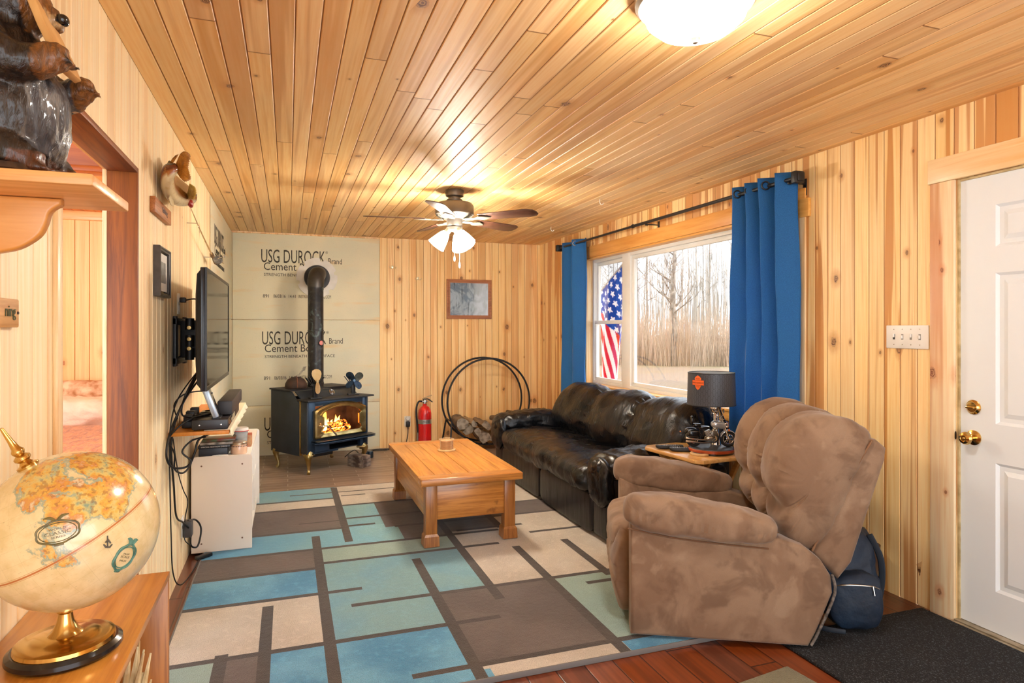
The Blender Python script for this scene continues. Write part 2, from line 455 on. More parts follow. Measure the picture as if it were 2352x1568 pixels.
# left wall with doorway
DW = (1.94, 2.89, 0, 1.99)
def segs_l(a, b):
    return [(DW[3], ZC)] if DW[0] < (a+b)/2 < DW[1] else [(0, ZC)]
bm = NB()
for s0, s1 in ((Y0, DW[0]), (DW[0], DW[1]), (DW[1], YB)):
    planks(bm, s0, s1, .0925, .02, segs_l, lambda a, t_, d: (XL-d, a, t_))
fixn(bm)
for (a, b, c, d) in ((Y0, DW[0], 0, ZC), (DW[0], DW[1], DW[3], ZC), (DW[1], YB+.1, 0, ZC)):
    box(bm, XL-.105, XL-.009, a, b, c, d)
struct('wall_left', bm, WL, ang=20)
# doorway lining in dark stained cedar with pale edges
t_ = NB(); box(t_, XL-.105, XL+.001, DW[1]-.018, DW[1], 0, DW[3], .002); struct('trim_2', t_, CEDAR)
t_ = NB(); box(t_, XL-.105, XL+.001, DW[0]+.018, DW[1]-.018, DW[3]-.02, DW[3], .002); struct('trim_3', t_, CEDARY)
t_ = NB(); box(t_, XL-.105, XL+.001, DW[0], DW[0]+.018, 0, DW[3]-.02, .002); struct('trim_4', t_, CEDAR)
t_ = NB(); box(t_, XL, XL+.012, DW[0]-.035, DW[0]+.004, 0, DW[3]+.0, .002); struct('trim_5', t_, PINE_TRIM_Z)
t_ = NB(); box(t_, XL-.12, XL-.105, DW[1]-.02, DW[1]+.02, 0, DW[3]+.02, .002); struct('trim_6', t_, PINE_TRIM_Z)
t_ = NB(); box(t_, XL-.12, XL-.105, DW[0], DW[1]+.02, DW[3]-.015, DW[3]+.04, .002); struct('trim_7', t_, PINE_TRIM_Y)
# bedroom shell beyond the doorway
bm = NB(); planks(bm, -3.2, XL-.105, .11, 0, lambda a, b: [(0, ZC)], lambda a, t_, d: (a, 6.55+d, t_)); fixn(bm); box(bm, -3.2, XL-.105, 6.56, 6.66, 0, ZC)
struct('wall_bedroom', bm, WBED, ang=20)
bm = NB(); box(bm, -3.3, -3.2, 1.0, 6.66, 0, ZC); struct('wall_bedroom_left', bm, WBED)
bm = NB(); planks(bm, -3.2, XL-.105, PW, 0, lambda a, b: [(1.0, 6.55)], lambda a, t_, d: (a, t_, ZC+d)); fixn(bm); box(bm, -3.2, XL-.105, 1, 6.6, ZC+.01, ZC+.1)
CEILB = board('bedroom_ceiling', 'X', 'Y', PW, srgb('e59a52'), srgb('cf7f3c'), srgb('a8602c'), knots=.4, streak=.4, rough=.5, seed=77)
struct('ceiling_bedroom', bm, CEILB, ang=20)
bm = NB(); box(bm, -3.2, XL-.105, 6.50, 6.55, ZC-.075, ZC, .003); struct('trim_8', bm, PINE_BOARD)
bm = NB(); box(bm, -2.2, XL-.16, 3.36, 3.42, 2.085, ZC-.001, .002); box(bm, -2.2, XL-.16, 3.33, 3.43, 2.06, 2.085, .003)
struct('trim_9', bm, oak('stained_plywood', 'c8702c', 'a3521c', 'X', .45, .2, .5))
# added point light without a fixture, brightens the bedroom beyond the doorway
ld = bpy.data.lights.new('bedroom_fill', 'POINT'); ld.energy = 19; ld.shadow_soft_size = .15; ld.color = (1, .93, .84)
lo = bpy.data.objects.new('bedroom_fill', ld); COL.objects.link(lo); lo.location = (-1.9, 4.3, 2.1)
# cement boards over the stove corner
t = NT('cement_board'); o = t.obj()
n1 = t.noise(o, 1.3, 3); S = t.sep(o); n2 = t.noise(t.vec(t.math('MULTIPLY', S[0], 2), S[1], t.math('MULTIPLY', S[2], 14)), 1, 4); n3 = t.noise(o, 160, 2)
c = t.mix(t.sstep(n1, .4, .62), srgb('ebe2c4'), srgb('dedbc2')); c = t.mix(t.sstep(n2, .55, .75, 0, .6), c, srgb('ecca8e')); c = t.mix(t.sstep(n3, .62, .75, 0, .25), c, srgb('8a846c'))
t.col(c); t.b.inputs['Roughness'].default_value = .85; t.bump(n3, .1, .001); CEM = t.m
BH = .914
CB = []
def lettering(par, x0, z0, wall='b', scale=1.0, full=True):
    """printed block at lower left of the big line"""
    def put(body, dx, dz, w, h):
        b = text_bm(body, w*scale, h*scale, .0012)
        if wall == 'b': M = TR(x0+dx*scale, YB-.0118, z0+dz*scale)
        else: M = TR(XL+.0105, x0+dx*scale, z0+dz*scale) @ RZ(PI/2)
        b.transform(M); return P('lettering', b, INK, par, world=True, flat=True)
    put('USG DUROCK', 0, 0, .653, .142); put('\u00ae', .655, .115, .026, .028); put('Brand', .685, .005, .145, .062)
    put('Cement Board', .026, -.08, .60, .082); put('STRENGTH BENEATH THE SURFACE', .026, -.142, .72, .03)
    if full:
        put('891', .017, -.374, .06, .036); put('06/03/16', .121, -.374, .123, .036); put('14:41', .275, -.374, .071, .036); put('INSTRUCTIONS AT USG.COM', .377, -.374, .336, .036)
def cboard(z0, z1, wall, lab):
    r = thing('cement_board', lab, 'wall board', (.2, YB, z0) if wall == 'b' else (XL, 6.4, z0))
    bm = NB()
    if wall == 'b': box(bm, XL+.012, .974, YB-.011, YB+.003, z0, z1-.004, .003)
    else: box(bm, XL+.0005, XL+.010, 5.36, YB-.011, z0, z1-.004, .003)
    P('panel', bm, CEM, r, world=True); return r
zt = ZC-.012
r1 = cboard(zt-BH, zt, 'b', 'upper tan cement board on the far wall behind the stove pipe elbow')
r2 = cboard(zt-2*BH, zt-BH, 'b', 'middle tan cement board on the far wall behind the straight stove pipe')
r3 = cboard(.008, zt-2*BH, 'b', 'lowest tan cement board strip on the far wall behind the stove body')
l1 = cboard(zt-BH, zt, 'l', 'upper cement board on the left wall, just past the reel of the fishing rod')
l2 = cboard(zt-2*BH, zt-BH, 'l', 'middle cement board on the left wall behind the television')
l3 = cboard(.008, zt-2*BH, 'l', 'lowest cement board on the left wall behind the white cabinet')
lettering(r1, -.267, 2.06); lettering(r2, -.258, 1.186); lettering(r3, -.235, .27, full=False)
lettering(l1, 5.557, 2.03, 'l', 1.12); lettering(l2, 5.557, 1.12, 'l', 1.12)
# ================================================================== big window
W0, W1, WZ0, WZ1 = WIN
wf = NB()
XI = XR+.075   # inner face of the vinyl unit
box(wf, XI, XI+.06, W0, W1, WZ0, WZ0+.045, .004); box(wf, XI, XI+.06, W0, W1, WZ1-.045, WZ1, .004)
for y in (W0, 3.62, 5.235, W1-.04): 
    wd = .04 if y in (W0, W1-.04) else .15
    box(wf, XI-.003, XI+.062, y, y+wd, WZ0, WZ1, .004)
win = struct('window_1', wf, VINYL)
def sash(y0, y1, z0, z1, dx, nm='sash'):
    b = NB(); fw = .035
    box(b, XI+dx, XI+dx+.03, y0, y1, z0, z0+fw, .004); box(b, XI+dx, XI+dx+.03, y0, y1, z1-fw, z1, .004)
    box(b, XI+dx, XI+dx+.03, y0, y0+fw, z0+fw*.6, z1-fw*.6, .004); box(b, XI+dx, XI+dx+.03, y1-fw, y1, z0+fw*.6, z1-fw*.6, .004)
    s_ = P(nm, b, VINYL, win)
    g = NB(); box(g, XI+dx+.012, XI+dx+.016, y0+fw-.004, y1-fw+.004, z0+fw-.004, z1-fw+.004); P('pane', g, GLASS, s_, flat=True)
zm = 1.42
for a, b in ((5.385, W1-.04), (W0+.04, 3.62)):
    sash(a, b, WZ0+.045, zm+.018, .008); sash(a, b, zm-.018, WZ1-.045, .034)
sash(3.77, 5.235, WZ0+.045, WZ1-.045, .02, 'fixed_sash')
# pine lining, head trim and sill
for i, (a, b, c, d) in enumerate(((W0-.001, W0+.016, WZ0, WZ1), (W1-.016, W1+.001, WZ0, WZ1))):
    b_ = NB(); box(b_, XR-.002, XI, a, b, c, d, .001); struct('trim_%d' % (10+i), b_, PINE_TRIM_Z)
b_ = NB(); box(b_, XR-.002, XI, W0+.016, W1-.016, WZ1-.016, WZ1, .001); struct('trim_12', b_, PINE_TRIM_Y)
b_ = NB(); box(b_, XR-.03, XI, W0-.03, W1+.02, WZ0-.0, WZ0+.018, .004); struct('trim_13', b_, PINE_TRIM_Y)
b_ = NB(); box(b_, XR-.016, XR-.001, W0-.08, W1+.06, WZ1, WZ1+.115, .003); struct('trim_14', b_, oak('amber_head_board', 'eeb060', 'dc9440', 'Y', .4, .2, .5))
b_ = NB(); box(b_, XR-.016, XR-.001, W0-.08, W0-.001, WZ0+.018, WZ1-.001, .003); struct('trim_15', b_, PINE_TRIM_Z)
b_ = NB(); box(b_, XR-.016, XR-.001, W0-.05, W1+.05, WZ0-.07, WZ0-.001, .003); struct('trim_16', b_, PINE_TRIM_Y)

# ================================================================== entry door
DM = mat('white_door_paint', 'e6edf2', .35)
D0, D1, DZ = DOOR[0], DOOR[1], DOOR[3]
bm = NB(); dx = XR+.012
def dpanel(b, y0, y1, z0, z1):
    rings = []
    for off, d in ((0, 0), (.012, .010), (.03, .010), (.05, .002)):
        rings.append([(dx+d, y0+off, z0+off), (dx+d, y1-off, z0+off), (dx+d, y1-off, z1-off), (dx+d, y0+off, z1-off)])
    R_ = [[b.verts.new(p) for p in r] for r in rings]
    for A, B in zip(R_, R_[1:]):
        for k in range(4): b.faces.new((A[k], A[(k+1) % 4], B[(k+1) % 4], B[k]))
    b.faces.new(R_[-1])
# face as a grid with panel holes
yl = [D0+.012, D0+.165, D0+.41, D1-.415, D1-.165, D1-.012]; zl = [.02, .2, .765, .935, 1.60, 1.715, 1.90, DZ-.012]
yl[2] = (D0+D1)/2-.055; yl[3] = (D0+D1)/2+.055
for i in range(5):
    for j in range(7):
        if i in (1, 3) and j in (1, 3, 5): dpanel(bm, yl[i], yl[i+1], zl[j], zl[j+1])
        else:
            q = [(dx, yl[i], zl[j]), (dx, yl[i+1], zl[j]), (dx, yl[i+1], zl[j+1]), (dx, yl[i], zl[j+1])]
            bm.faces.new([bm.verts.new(p) for p in q])
bmesh.ops.remove_doubles(bm, verts=bm.verts[:], dist=1e-5)
box(bm, dx+.012, dx+.045, yl[0], yl[-1], zl[0], zl[-1]); fixn(bm)
door = struct('door_1', bm, DM, ang=15)
b = NB(); M = TR(dx, 2.043, .862) @ RY(-PI/2)
lathe(b, [(0, 0), (.033, 0), (.034, .006), (.026, .010), (.013, .014), (.012, .03), (.017, .036), (.027, .046), (.029, .056), (.024, .066), (.014, .071), (.012, .068), (.006, .068), (0, .074)], 28, M); fixn(b)
P('door_knob', b, BRASS, door)
b = NB(); M = TR(dx, 2.043, 1.0) @ RY(-PI/2)
lathe(b, [(0, 0), (.031, 0), (.033, .006), (.024, .012), (.022, .016), (0, .018)], 28, M); fixn(b)
box(b, dx-.034, dx-.014, 2.043-.019, 2.043+.019, .995, 1.005, .004); P('deadbolt', b, BRASS, door)
b = NB()
box(b, dx-.008, dx+.05, D1-.012, D1-.001, 0, DZ-.001, .001); box(b, dx-.008, dx+.05, D0+.001, D1-.012, DZ-.012, DZ-.001, .001)
struct('trim_17', b, mat('tan_door_stop', 'cdb98c', .6, c2='a38f63', ns=20))
b = NB(); box(b, XR-.017, XR-.001, D1, D1+.118, 0, DZ-.001, .003); struct('trim_18', b, board('casing_pine', 'Y', 'Z', .119, srgb('fbe6be'), srgb('f3cd98'), srgb('d58f5e'), off=D1, knots=.9, knot_r=.016, streak=.8, seed=91, kcell=(9, 1.5), knotc=srgb('7a3c22')))
b = NB(); box(b, XR-.017, XR-.001, D0-.12, D1+.13, DZ, DZ+.115, .003); struct('trim_19', b, oak('head_casing', 'fbe2b4', 'eebd7c', 'Y', .45, .1, .35))
b = NB(); box(b, XR-.045, XR+.06, D0+.0, D1-.001, .0, .012, .004); box(b, XR-.02, XR+.06, D0, D1-.001, .012, .018, .003); struct('trim_20', b, mat('threshold_metal', 'bfb49e', .4, .4, c2='8e8166', ns=14))
# strike plate on the jamb
b = NB(); puff(b, (XR-.006, D1+.010, .862), (.008, .012, .022), 4, 4); P('strike_plate', b, mat('oiled_bronze', '3a322c', .4, .8), door)

# ================================================================== what lies outside
def slope(x, y):
    d = max(0, x-6); return -.35+.0035*d+.05*fbm((x*.25, y*.25, 0), 1, 2)+(.03*fbm((x*1.4, y*1.4, 3), 1, 2))
bm = NB(); N = 70
gv = [[None]*N for _ in range(N)]
for i in range(N):
    for j in range(N):
        x = 3.06+(i/(N-1))**2.0*90; y = -25+(j/(N-1))*130
        gv[i][j] = bm.verts.new((x, y, slope(x, y)))
for i in range(N-1):
    for j in range(N-1): bm.faces.new((gv[i][j], gv[i+1][j], gv[i+1][j+1], gv[i][j+1]))
t = NT('leaf_litter_ground'); o = t.obj()
c = t.mix(t.sstep(t.noise(o, .35, 3), .42, .6), srgb('7b6450'), srgb('7d6446')); c = t.mix(t.sstep(t.noise(o, 9, 4), .5, .7, 0, .7), c, srgb('574638')); c = t.mix(t.sstep(t.noise(o, .18, 2), .55, .7, 0, .6), c, srgb('6f6f45'))
c = t.mix(t.sstep(t.noise(o, 40, 3), .58, .68, 0, .5), c, srgb('887a68'))
t.col(c); t.b.inputs['Roughness'].default_value = .95; GRM = t.m
g = struct('ground_outside', bm, GRM, ang=180)
# eave: slatted soffit, fascia
b = NB()
for k in range(40):
    y0 = -1+k*.3; box(b, XR+.131, 3.60, y0+.006, y0+.294, 2.245, 2.262, .003)
box(b, XR+.131, 3.60, -1, 11, 2.255, 2.275)
struct('trim_21', b, mat('soffit_white', 'dfe3e6', .6))
b = NB(); box(b, 3.60, 3.63, -1, 11, 2.13, 2.29, .003); box(b, 3.57, 3.6, -1, 11, 2.13, 2.14); struct('trim_22', b, mat('fascia', '8f959b', .5))
# flag on a slanting pole
fr = thing('flag', 'red, white and blue flag hanging outside the left sash of the window', 'flag', (3.9, 7.2, 1.2))
def starry(u, v):
    """u across the canton 0..1, v down 0..1"""
    gx = u*7; gy = v*9
    row = int(gy); fx = gx-(.5 if row % 2 else 0); cxs = (math.floor(fx)+.5); dx_ = fx-cxs; dy_ = gy-row-.5
    a = math.atan2(-dy_, dx_)-PI/2; r = math.hypot(dx_, dy_*.9)
    k = abs(((a/(2*PI/5)+.5) % 1)-.5)*2
    return r < .36*(1-k)+.15*k

# hoist runs up the pole from A (low, outer left in view) to B; cloth falls with stripes on the slant
hA = Vector((3.62, 7.12, 1.78)); hB = Vector((3.50, 6.22, 2.10)); dn = Vector((.0, -.05, -1.30))
bm = NB(); nu, nv = 110, 190; gg = []
for i in range(nu+1):
    row = []
    for j in range(nv+1):
        u = i/nu; v = j/nv
        p = hA.lerp(hB, u*(1-.25*v))+dn*v*(1+.25*(u))
        p += Vector((.05*math.sin(u*9+v*2.5)*min(1, v*3+.1), .03*math.sin(u*7+v*3)*v, 0))
        row.append(bm.verts.new(p))
    gg.append(row)
for i in range(nu):
    for j in range(nv):
        f = bm.faces.new((gg[i][j], gg[i+1][j], gg[i+1][j+1], gg[i][j+1]))
        u = (i+.5)/nu; v = (j+.5)/nv
        # flag space: s along the fly (down and to the right), w across the stripes
        s_ = v*1.15-u*.12; w_ = u*.95-v*.62+.5 if u < .5 else u*.95-v*.62+.5
        m = 0
        if v < .16+.42*u: m = 3 if starry((s_/.62) % 1, ((w_+.3)/1.1) % 1) else 2
        else:
            w2 = u-.55*v if u < .62+.1*v else 1.3-u-.4*v
            m = 1 if int(math.floor(w2*13+20)) % 2 else 0
            if m == 1: m = 1
        f.material_index = m
def cloth(name, c):
    t = NT(name); t.col(srgb(c)); t.b.inputs['Roughness'].default_value = .8
    tr = t.new('ShaderNodeBsdfTranslucent'); tr.inputs[0].default_value = srgb(c)
    m = t.new('ShaderNodeMixShader'); m.inputs[0].default_value = .45; t.l.new(t.b.outputs[0], m.inputs[1]); t.l.new(tr.outputs[0], m.inputs[2]); t.l.new(m.outputs[0], t.out.inputs[0]); return t.m
fo = P('cloth', bm, [cloth('flag_white', 'f6f6f6'), cloth('flag_red', 'e0202c'), cloth('flag_blue', '2562c4'), cloth('flag_star', 'fbfbfb')], fr, world=True, ang=180)
sm = fo.modifiers.new('s', 'SOLIDIFY'); sm.thickness = .002
b = NB(); tube(b, [hA-(hB-hA)*.02, hB+(hB-hA)*.25], .012, 10); P('pole', b, mat('pole_grey', 'b9b3a8', .5), fr, world=True)
e_ = hB+(hB-hA)*.22; b = NB(); tube(b, [e_, (e_.x, e_.y, 2.246)], .008, 8); P('hanger', b, mat('hanger_white', 'd9dadb', .5), fr, world=True)

# bare wood at the edge of the yard
BARK = mat('pale_birch_bark', 'b5ada3', .9, c2='7d756b', ns=3, stretch=(1, 1, .3))
BARK2 = mat('grey_bark', '958c82', .9, c2='6b635a', ns=4, stretch=(1, 1, .3))
TWIG = mat('twig_brown', 'b8a088', .95, c2='9c846c', ns=.8)
TWIG2 = mat('twig_red', 'c4a892', .95, c2='a98a70', ns=.8)
def tree_mesh(seed, H, R, nb, lean=0, crook=0.1):
    rnd = random.Random(seed); bm = NB()
    pts = [Vector((0, 0, -.2))]; n = 9
    for k in range(1, n+1):
        pts.append(Vector((lean*k/n*H*.3+rnd.uniform(-crook, crook)*k/n, rnd.uniform(-crook, crook)*k/n, H*k/n)))
    tube(bm, pts, [R*(1-.85*k/n) for k in range(n+1)], 6, smooth=2)
    def branch(p, d, L, r, lv):
        q = [p]; dd = d.copy()
        for k in range(5):
            dd = (dd+Vector((rnd.uniform(-.25, .25), rnd.uniform(-.25, .25), rnd.uniform(0, .25)))).normalized(); q.append(q[-1]+dd*L/5)
        tube(bm, q, [r*(1-.16*k) for k in range(6)], 4 if lv == 0 else 3)
        if lv < 2:
            for k in range(4 if lv == 0 else 3):
                a = q[rnd.randint(2, 5)]; nd = (dd+Vector((rnd.uniform(-.9, .9), rnd.uniform(-.9, .9), rnd.uniform(-.1, .7)))).normalized()
                branch(a, nd, L*rnd.uniform(.35, .6), r*.5, lv+1)
    for k in range(nb):
        f = rnd.uniform(.22, .97); i = min(int(f*n), n-1); p = pts[i].lerp(pts[i+1], f*n-i)
        a = rnd.uniform(0, 2*PI); d = Vector((math.cos(a), math.sin(a), rnd.uniform(.3, .9))).normalized()
        branch(p, d, H*rnd.uniform(.12, .26)*(1.15-f*.6), R*.32*(1.1-f*.7), 0)
    return bm
def polar(deg, dist): a = math.radians(deg); return (dist*math.sin(a), dist*math.cos(a))
kinds = [tree_mesh(1, 13, .10, 26), tree_mesh(2, 15, .08, 20, .05), tree_mesh(3, 11, .075, 18, -.06)]
protos = []
for k, bmk in enumerate(kinds):
    protos.append(P('birch_tree', bmk, BARK if k != 1 else BARK2, None, ang=180))
rnd = random.Random(5); first = {0: 1, 1: 1, 2: 1}
treelab = ['slim pale birch in the leafless wood beyond the yard', 'tall grey bare trunk in the leafless wood beyond the yard', 'short leaning pale birch in the leafless wood beyond the yard']
for i in range(84):
    k = rnd.randint(0, 2); dist = rnd.uniform(33, 62); deg = 17+i*.56+rnd.uniform(-.3, .3)
    x, y = polar(deg, dist)
    if first[k]: o_ = protos[k]; first[k] = 0
    else: o_ = protos[k].copy(); COL.objects.link(o_)
    o_.location = (x, y, slope(x, y)); o_.rotation_euler = (0, 0, rnd.uniform(0, 6)); s_ = rnd.uniform(.75, 1.15); o_.scale = (s_, s_, s_)
    top(o_, treelab[k], 'tree', ['pale birches beyond the yard', 'grey trees beyond the yard', 'leaning birches beyond the yard'][k])
bmk = tree_mesh(12, 8.6, .17, 22, .0, .22); o_ = P('bare_tree', bmk, mat('knotty_bark', '8f867b', .9, c2='4c4540', ns=5), None, ang=180)
x, y = polar(math.degrees(math.atan((1548-1176)/1470))+19.3, 30); o_.location = (x, y, slope(x, y)); top(o_, 'crooked bare tree standing in front of the thicket, in the middle of the window', 'tree')
# thicket of brush: thousands of stems, one object
bm = NB()
for i in range(10000):
    deg = 15+rnd.random()*50; dist = 29.5+abs(rnd.gauss(0, 3.2)); x, y = polar(deg, dist)
    z = slope(x, y); h_ = rnd.uniform(.8, 2.7)*(1+.18*math.sin(deg*2.1)); r = rnd.uniform(.005, .011)*1.2
    dx_, dy_ = rnd.gauss(0, .28)*h_*.5, rnd.gauss(0, .28)*h_*.5
    p0 = Vector((x, y, z-.05)); p1 = Vector((x+dx_*.35, y+dy_*.35, z+h_*.5)); p2 = Vector((x+dx_, y+dy_, z+h_))
    mi = rnd.randint(0, 1)
    prev = None
    for p, rr_ in ((p0, r), (p1, r*.8), (p2, r*.3)):
        ring = [bm.verts.new(p+Vector((math.cos(a)*rr_, math.sin(a)*rr_, 0))) for a in (0, 2.1, 4.2)]
        if prev:
            for k in range(3): f = bm.faces.new((prev[k], prev[(k+1) % 3], ring[(k+1) % 3], ring[k])); f.material_index = mi
        prev = ring
o_ = P('brush_thicket', bm, [TWIG, TWIG2], None, ang=180); top(o_, 'reddish brown leafless brush thicket along the far edge of the yard', 'brush'); o_['kind'] = 'stuff'
# hazy mass of distant saplings behind
bm = NB()
for i in range(2600):
    deg = 13+rnd.random()*54; dist = 44+rnd.random()*34; x, y = polar(deg, dist); z = slope(x, y); h_ = rnd.uniform(5, 13); r = rnd.uniform(.012, .045)
    l_ = rnd.gauss(0, .035)
    prev = None
    for f_, rr_ in ((0, r), (.5, r*.7), (1, r*.15)):
        ring = [bm.verts.new((x+l_*h_*f_+math.cos(a)*rr_, y+math.sin(a)*rr_, z+h_*f_)) for a in (0, 2.1, 4.2)]
        if prev:
            for k in range(3): bm.faces.new((prev[k], prev[(k+1) % 3], ring[(k+1) % 3], ring[k]))
        prev = ring
o_ = P('distant_saplings', bm, mat('pale_sapling', 'b3aaa0', .95, c2='988f85', ns=.5), None, ang=180); top(o_, 'hazy pale mass of leafless saplings behind the birches', 'woods'); o_['kind'] = 'stuff'

# ================================================================== curtains and rod
def curtain(name, lab, y0, y1, z0, z1, folds, amp, phase, grp=None, seedc=0, xc=2.80):
    r = thing(name, lab, 'curtain', (xc, (y0+y1)/2, z0), group=grp)
    bm = NB(); nu, nv = folds*22, 46; rows = []
    for j in range(nv+1):
        v = j/nv; row = []
        for i in range(nu+1):
            u = i/nu
            a = u*folds*2*PI+phase
            am = amp*(1+.25*math.sin(v*3+u*5))*(1-.15*v)
            x = xc+am*math.sin(a+.25*math.sin(v*4+i*.02))+.01*fbm((u*3, v*2, seedc), 2, 2)
            y = y0+(y1-y0)*(u+.028*math.sin(2*a)*.5)+.012*math.sin(v*5+u*3+seedc)*(1-v)
            z = z1-(z1-z0)*v
            row.append(bm.verts.new((x, y, z)))
        rows.append(row)
    for j in range(nv):
        for i in range(nu): bm.faces.new((rows[j][i], rows[j][i+1], rows[j+1][i+1], rows[j+1][i]))
    o = P('cloth', bm, CURT, r, world=True, ang=180); m = o.modifiers.new('s', 'SOLIDIFY'); m.thickness = .003
    return r
t = NT('blue_curtain'); o = t.obj(); S = t.sep(o)
wv = t.noise(o, 300, 2); t.col(t.mix(t.sstep(wv, .4, .6), srgb('1c66aa'), srgb('2a7cc2'))); t.b.inputs['Roughness'].default_value = .75; t.b.inputs['Sheen Weight'].default_value = .2
tr = t.new('ShaderNodeBsdfTranslucent'); tr.inputs[0].default_value = srgb('2f86cf')
m = t.new('ShaderNodeMixShader'); m.inputs[0].default_value = .32; t.l.new(t.b.outputs[0], m.inputs[1]); t.l.new(tr.outputs[0], m.inputs[2]); t.l.new(m.outputs[0], t.out.inputs[0]); CURT = t.m
c1 = curtain('curtain', 'wide folded blue curtain on the near side of the window, behind the recliner', 3.00, 3.58, .62, 2.285, 4, .048, 1.2, seedc=1)
c2 = curtain('curtain', 'narrow blue curtain at the far end of the window, behind the black sofa', 5.86, 6.40, .62, 2.275, 2, .045, .3, seedc=4, xc=2.82)
rod = thing('curtain_rod', 'thin black curtain rod running above the window', 'curtain rod', (2.80, 4.6, 2.235))
b = NB(); tube(b, [(2.80, 2.99, 2.235), (2.80, 4.85, 2.235)], .0125, 12); tube(b, [(2.80, 4.8, 2.235), (2.80, 6.42, 2.235)], .0105, 12); P('pole', b, BLACKP, rod, world=True)
b = NB(); lathe(b, [(0, -.012), (.016, -.012), (.018, 0), (.016, .012), (0, .012)], 16, TR(2.80, 4.85, 2.235) @ RX(PI/2)); P('joint_ring', b, BLACKP, rod, world=True)
for y, sgn in ((2.965, -1), (6.44, 1)):
    b = NB(); box(b, 2.765, 2.835, y-.02, y+.02, 2.20, 2.27, .008); box(b, 2.775, 2.825, y-.03, y+.03, 2.21, 2.26, .006); P('finial', b, BLACKP, rod, world=True)
for y in (3.03, 4.63, 6.33):
    b = NB(); box(b, 2.80, XR-.001, y-.006, y+.006, 2.214, 2.222, .002); box(b, XR-.006, XR-.0005, y-.012, y+.012, 2.15, 2.25, .002); box(b, 2.788, 2.812, y-.006, y+.006, 2.208, 2.222, .003)
    P('bracket', b, BLACKP, rod, world=True)
# grommets as parts of curtains
def grommets(r, ys, xc, z):
    for y, x, a in ys:
        b = NB(); pts = [(0, .024*math.cos(k*PI/10), .024*math.sin(k*PI/10)) for k in range(20)]
        tube(b, pts, .005, 8, closed=True); b.transform(TR(x, y, z) @ RZ(a)); P('grommet', b, CHROME if xc > 2.81 else BLACKP, r, world=True)
grommets(c1, [(3.20, 2.775, 1.2), (3.36, 2.78, 1.2), (3.47, 2.78, 1.3)], 2.80, 2.235); grommets(c2, [(6.00, 2.79, 1.0)], 2.82, 2.235)
b = NB(); box(b, XR-.022, XR-.001, 2.985, 3.085, 2.02, 2.13, .003); top(recentre(P('mounting_block', b, PINE_TRIM_Y, None)), 'small pine block on the wall under the near curtain rod end', 'wood block')
# four-gang switch plate
sw = thing('switch_plate', 'white four-gang wall switch plate on the pine wall left of the door', 'light switch', (XR, 2.363, 1.31))
b = NB(); box(b, XR-.007, XR-.0005, 2.247, 2.479, 1.255, 1.372, .004); P('plate', b, WHITEP, sw, world=True)
for k in range(4):
    y = 2.363+(k-1.5)*.047*-1
    b = NB(); box(b, XR-.016, XR-.006, y-.004, y+.004, 1.305 if k % 2 else 1.311, 1.322 if k % 2 else 1.329, .002); P('toggle', b, WHITEP, sw, world=True)
    b = NB(); box(b, XR-.0075, XR-.0065, y-.006, y+.006, 1.300, 1.328); P('toggle_slot', b, mat('slot_shadow', '8f8c86', .6) if k else mat('slot_dark', '3a3835', .6), sw, world=True)
    for z in (1.275, 1.352):
        b = NB(); lathe(b, [(0, 0), (.003, 0), (.0025, .0015), (0, .002)], 10, TR(XR-.007, y, z) @ RY(-PI/2)); P('screw', b, NICKEL, sw, world=True)
# ================================================================== area rug
RX0, RX1, RY0, RY1 = -.47, 1.93, 2.34, 5.58
reg = [  # later wins: x0,x1,y0,y1,mat  0 cream 1 blue 2 teal 3 sage 4 brown 5 line
 (-9, .37, 5.22, 9, 2), (-9, .37, 4.97, 5.22, 0), (-9, .37, 4.42, 4.97, 4), (-9, .70, 4.04, 4.42, 6), (-9, .168, 3.72, 4.04, 4), (-9, .168, 3.36, 3.72, 1), (-9, -.255, 0, 2.82, 3), (-.255, -.09, 0, 2.82, 4), (-.09, .168, 0, 2.82, 1),
 (.168, .99, 3.79, 4.05, 3), (.168, .70, 2.82, 3.79, 2), (.70, .99, 3.16, 3.79, 2), (.168, .70, 0, 2.82, 1), (.70, 1.318, 2.44, 3.16, 4), (.50, .75, 0, 2.40, 1), (1.318, 9, 2.44, 3.16, 3), (1.345, 9, 0, 2.44, 1),
 (.362, .62, 4.63, 4.97, 2), (.62, 1.3, 4.63, 4.97, 4), (.362, .62, 4.42, 4.63, 2), (.62, 1.33, 4.34, 4.63, 4), (.70, .99, 4.05, 4.34, 4), (.99, 1.33, 4.1, 4.34, 4), (1.35, 9, 4.335, 4.65, 4)]
h = .025
lines = [(.168-h, .168+h, 0, 4.30), (.362-h, .362+h, 4.12, 5.57), (-.09-h, -.09+h, 0, 3.29), (.70-h, .70+h, 0, 3.69), (.99-h, .99+h, 3.0, 4.64), (1.318-h, 1.318+h, 0, 3.70), (1.65-h, 1.65+h, 3.10, 3.72), (-.255-h, -.255+h, 0, 2.86), (1.35-h, 1.35+h, 4.08, 4.64)]
h = .018
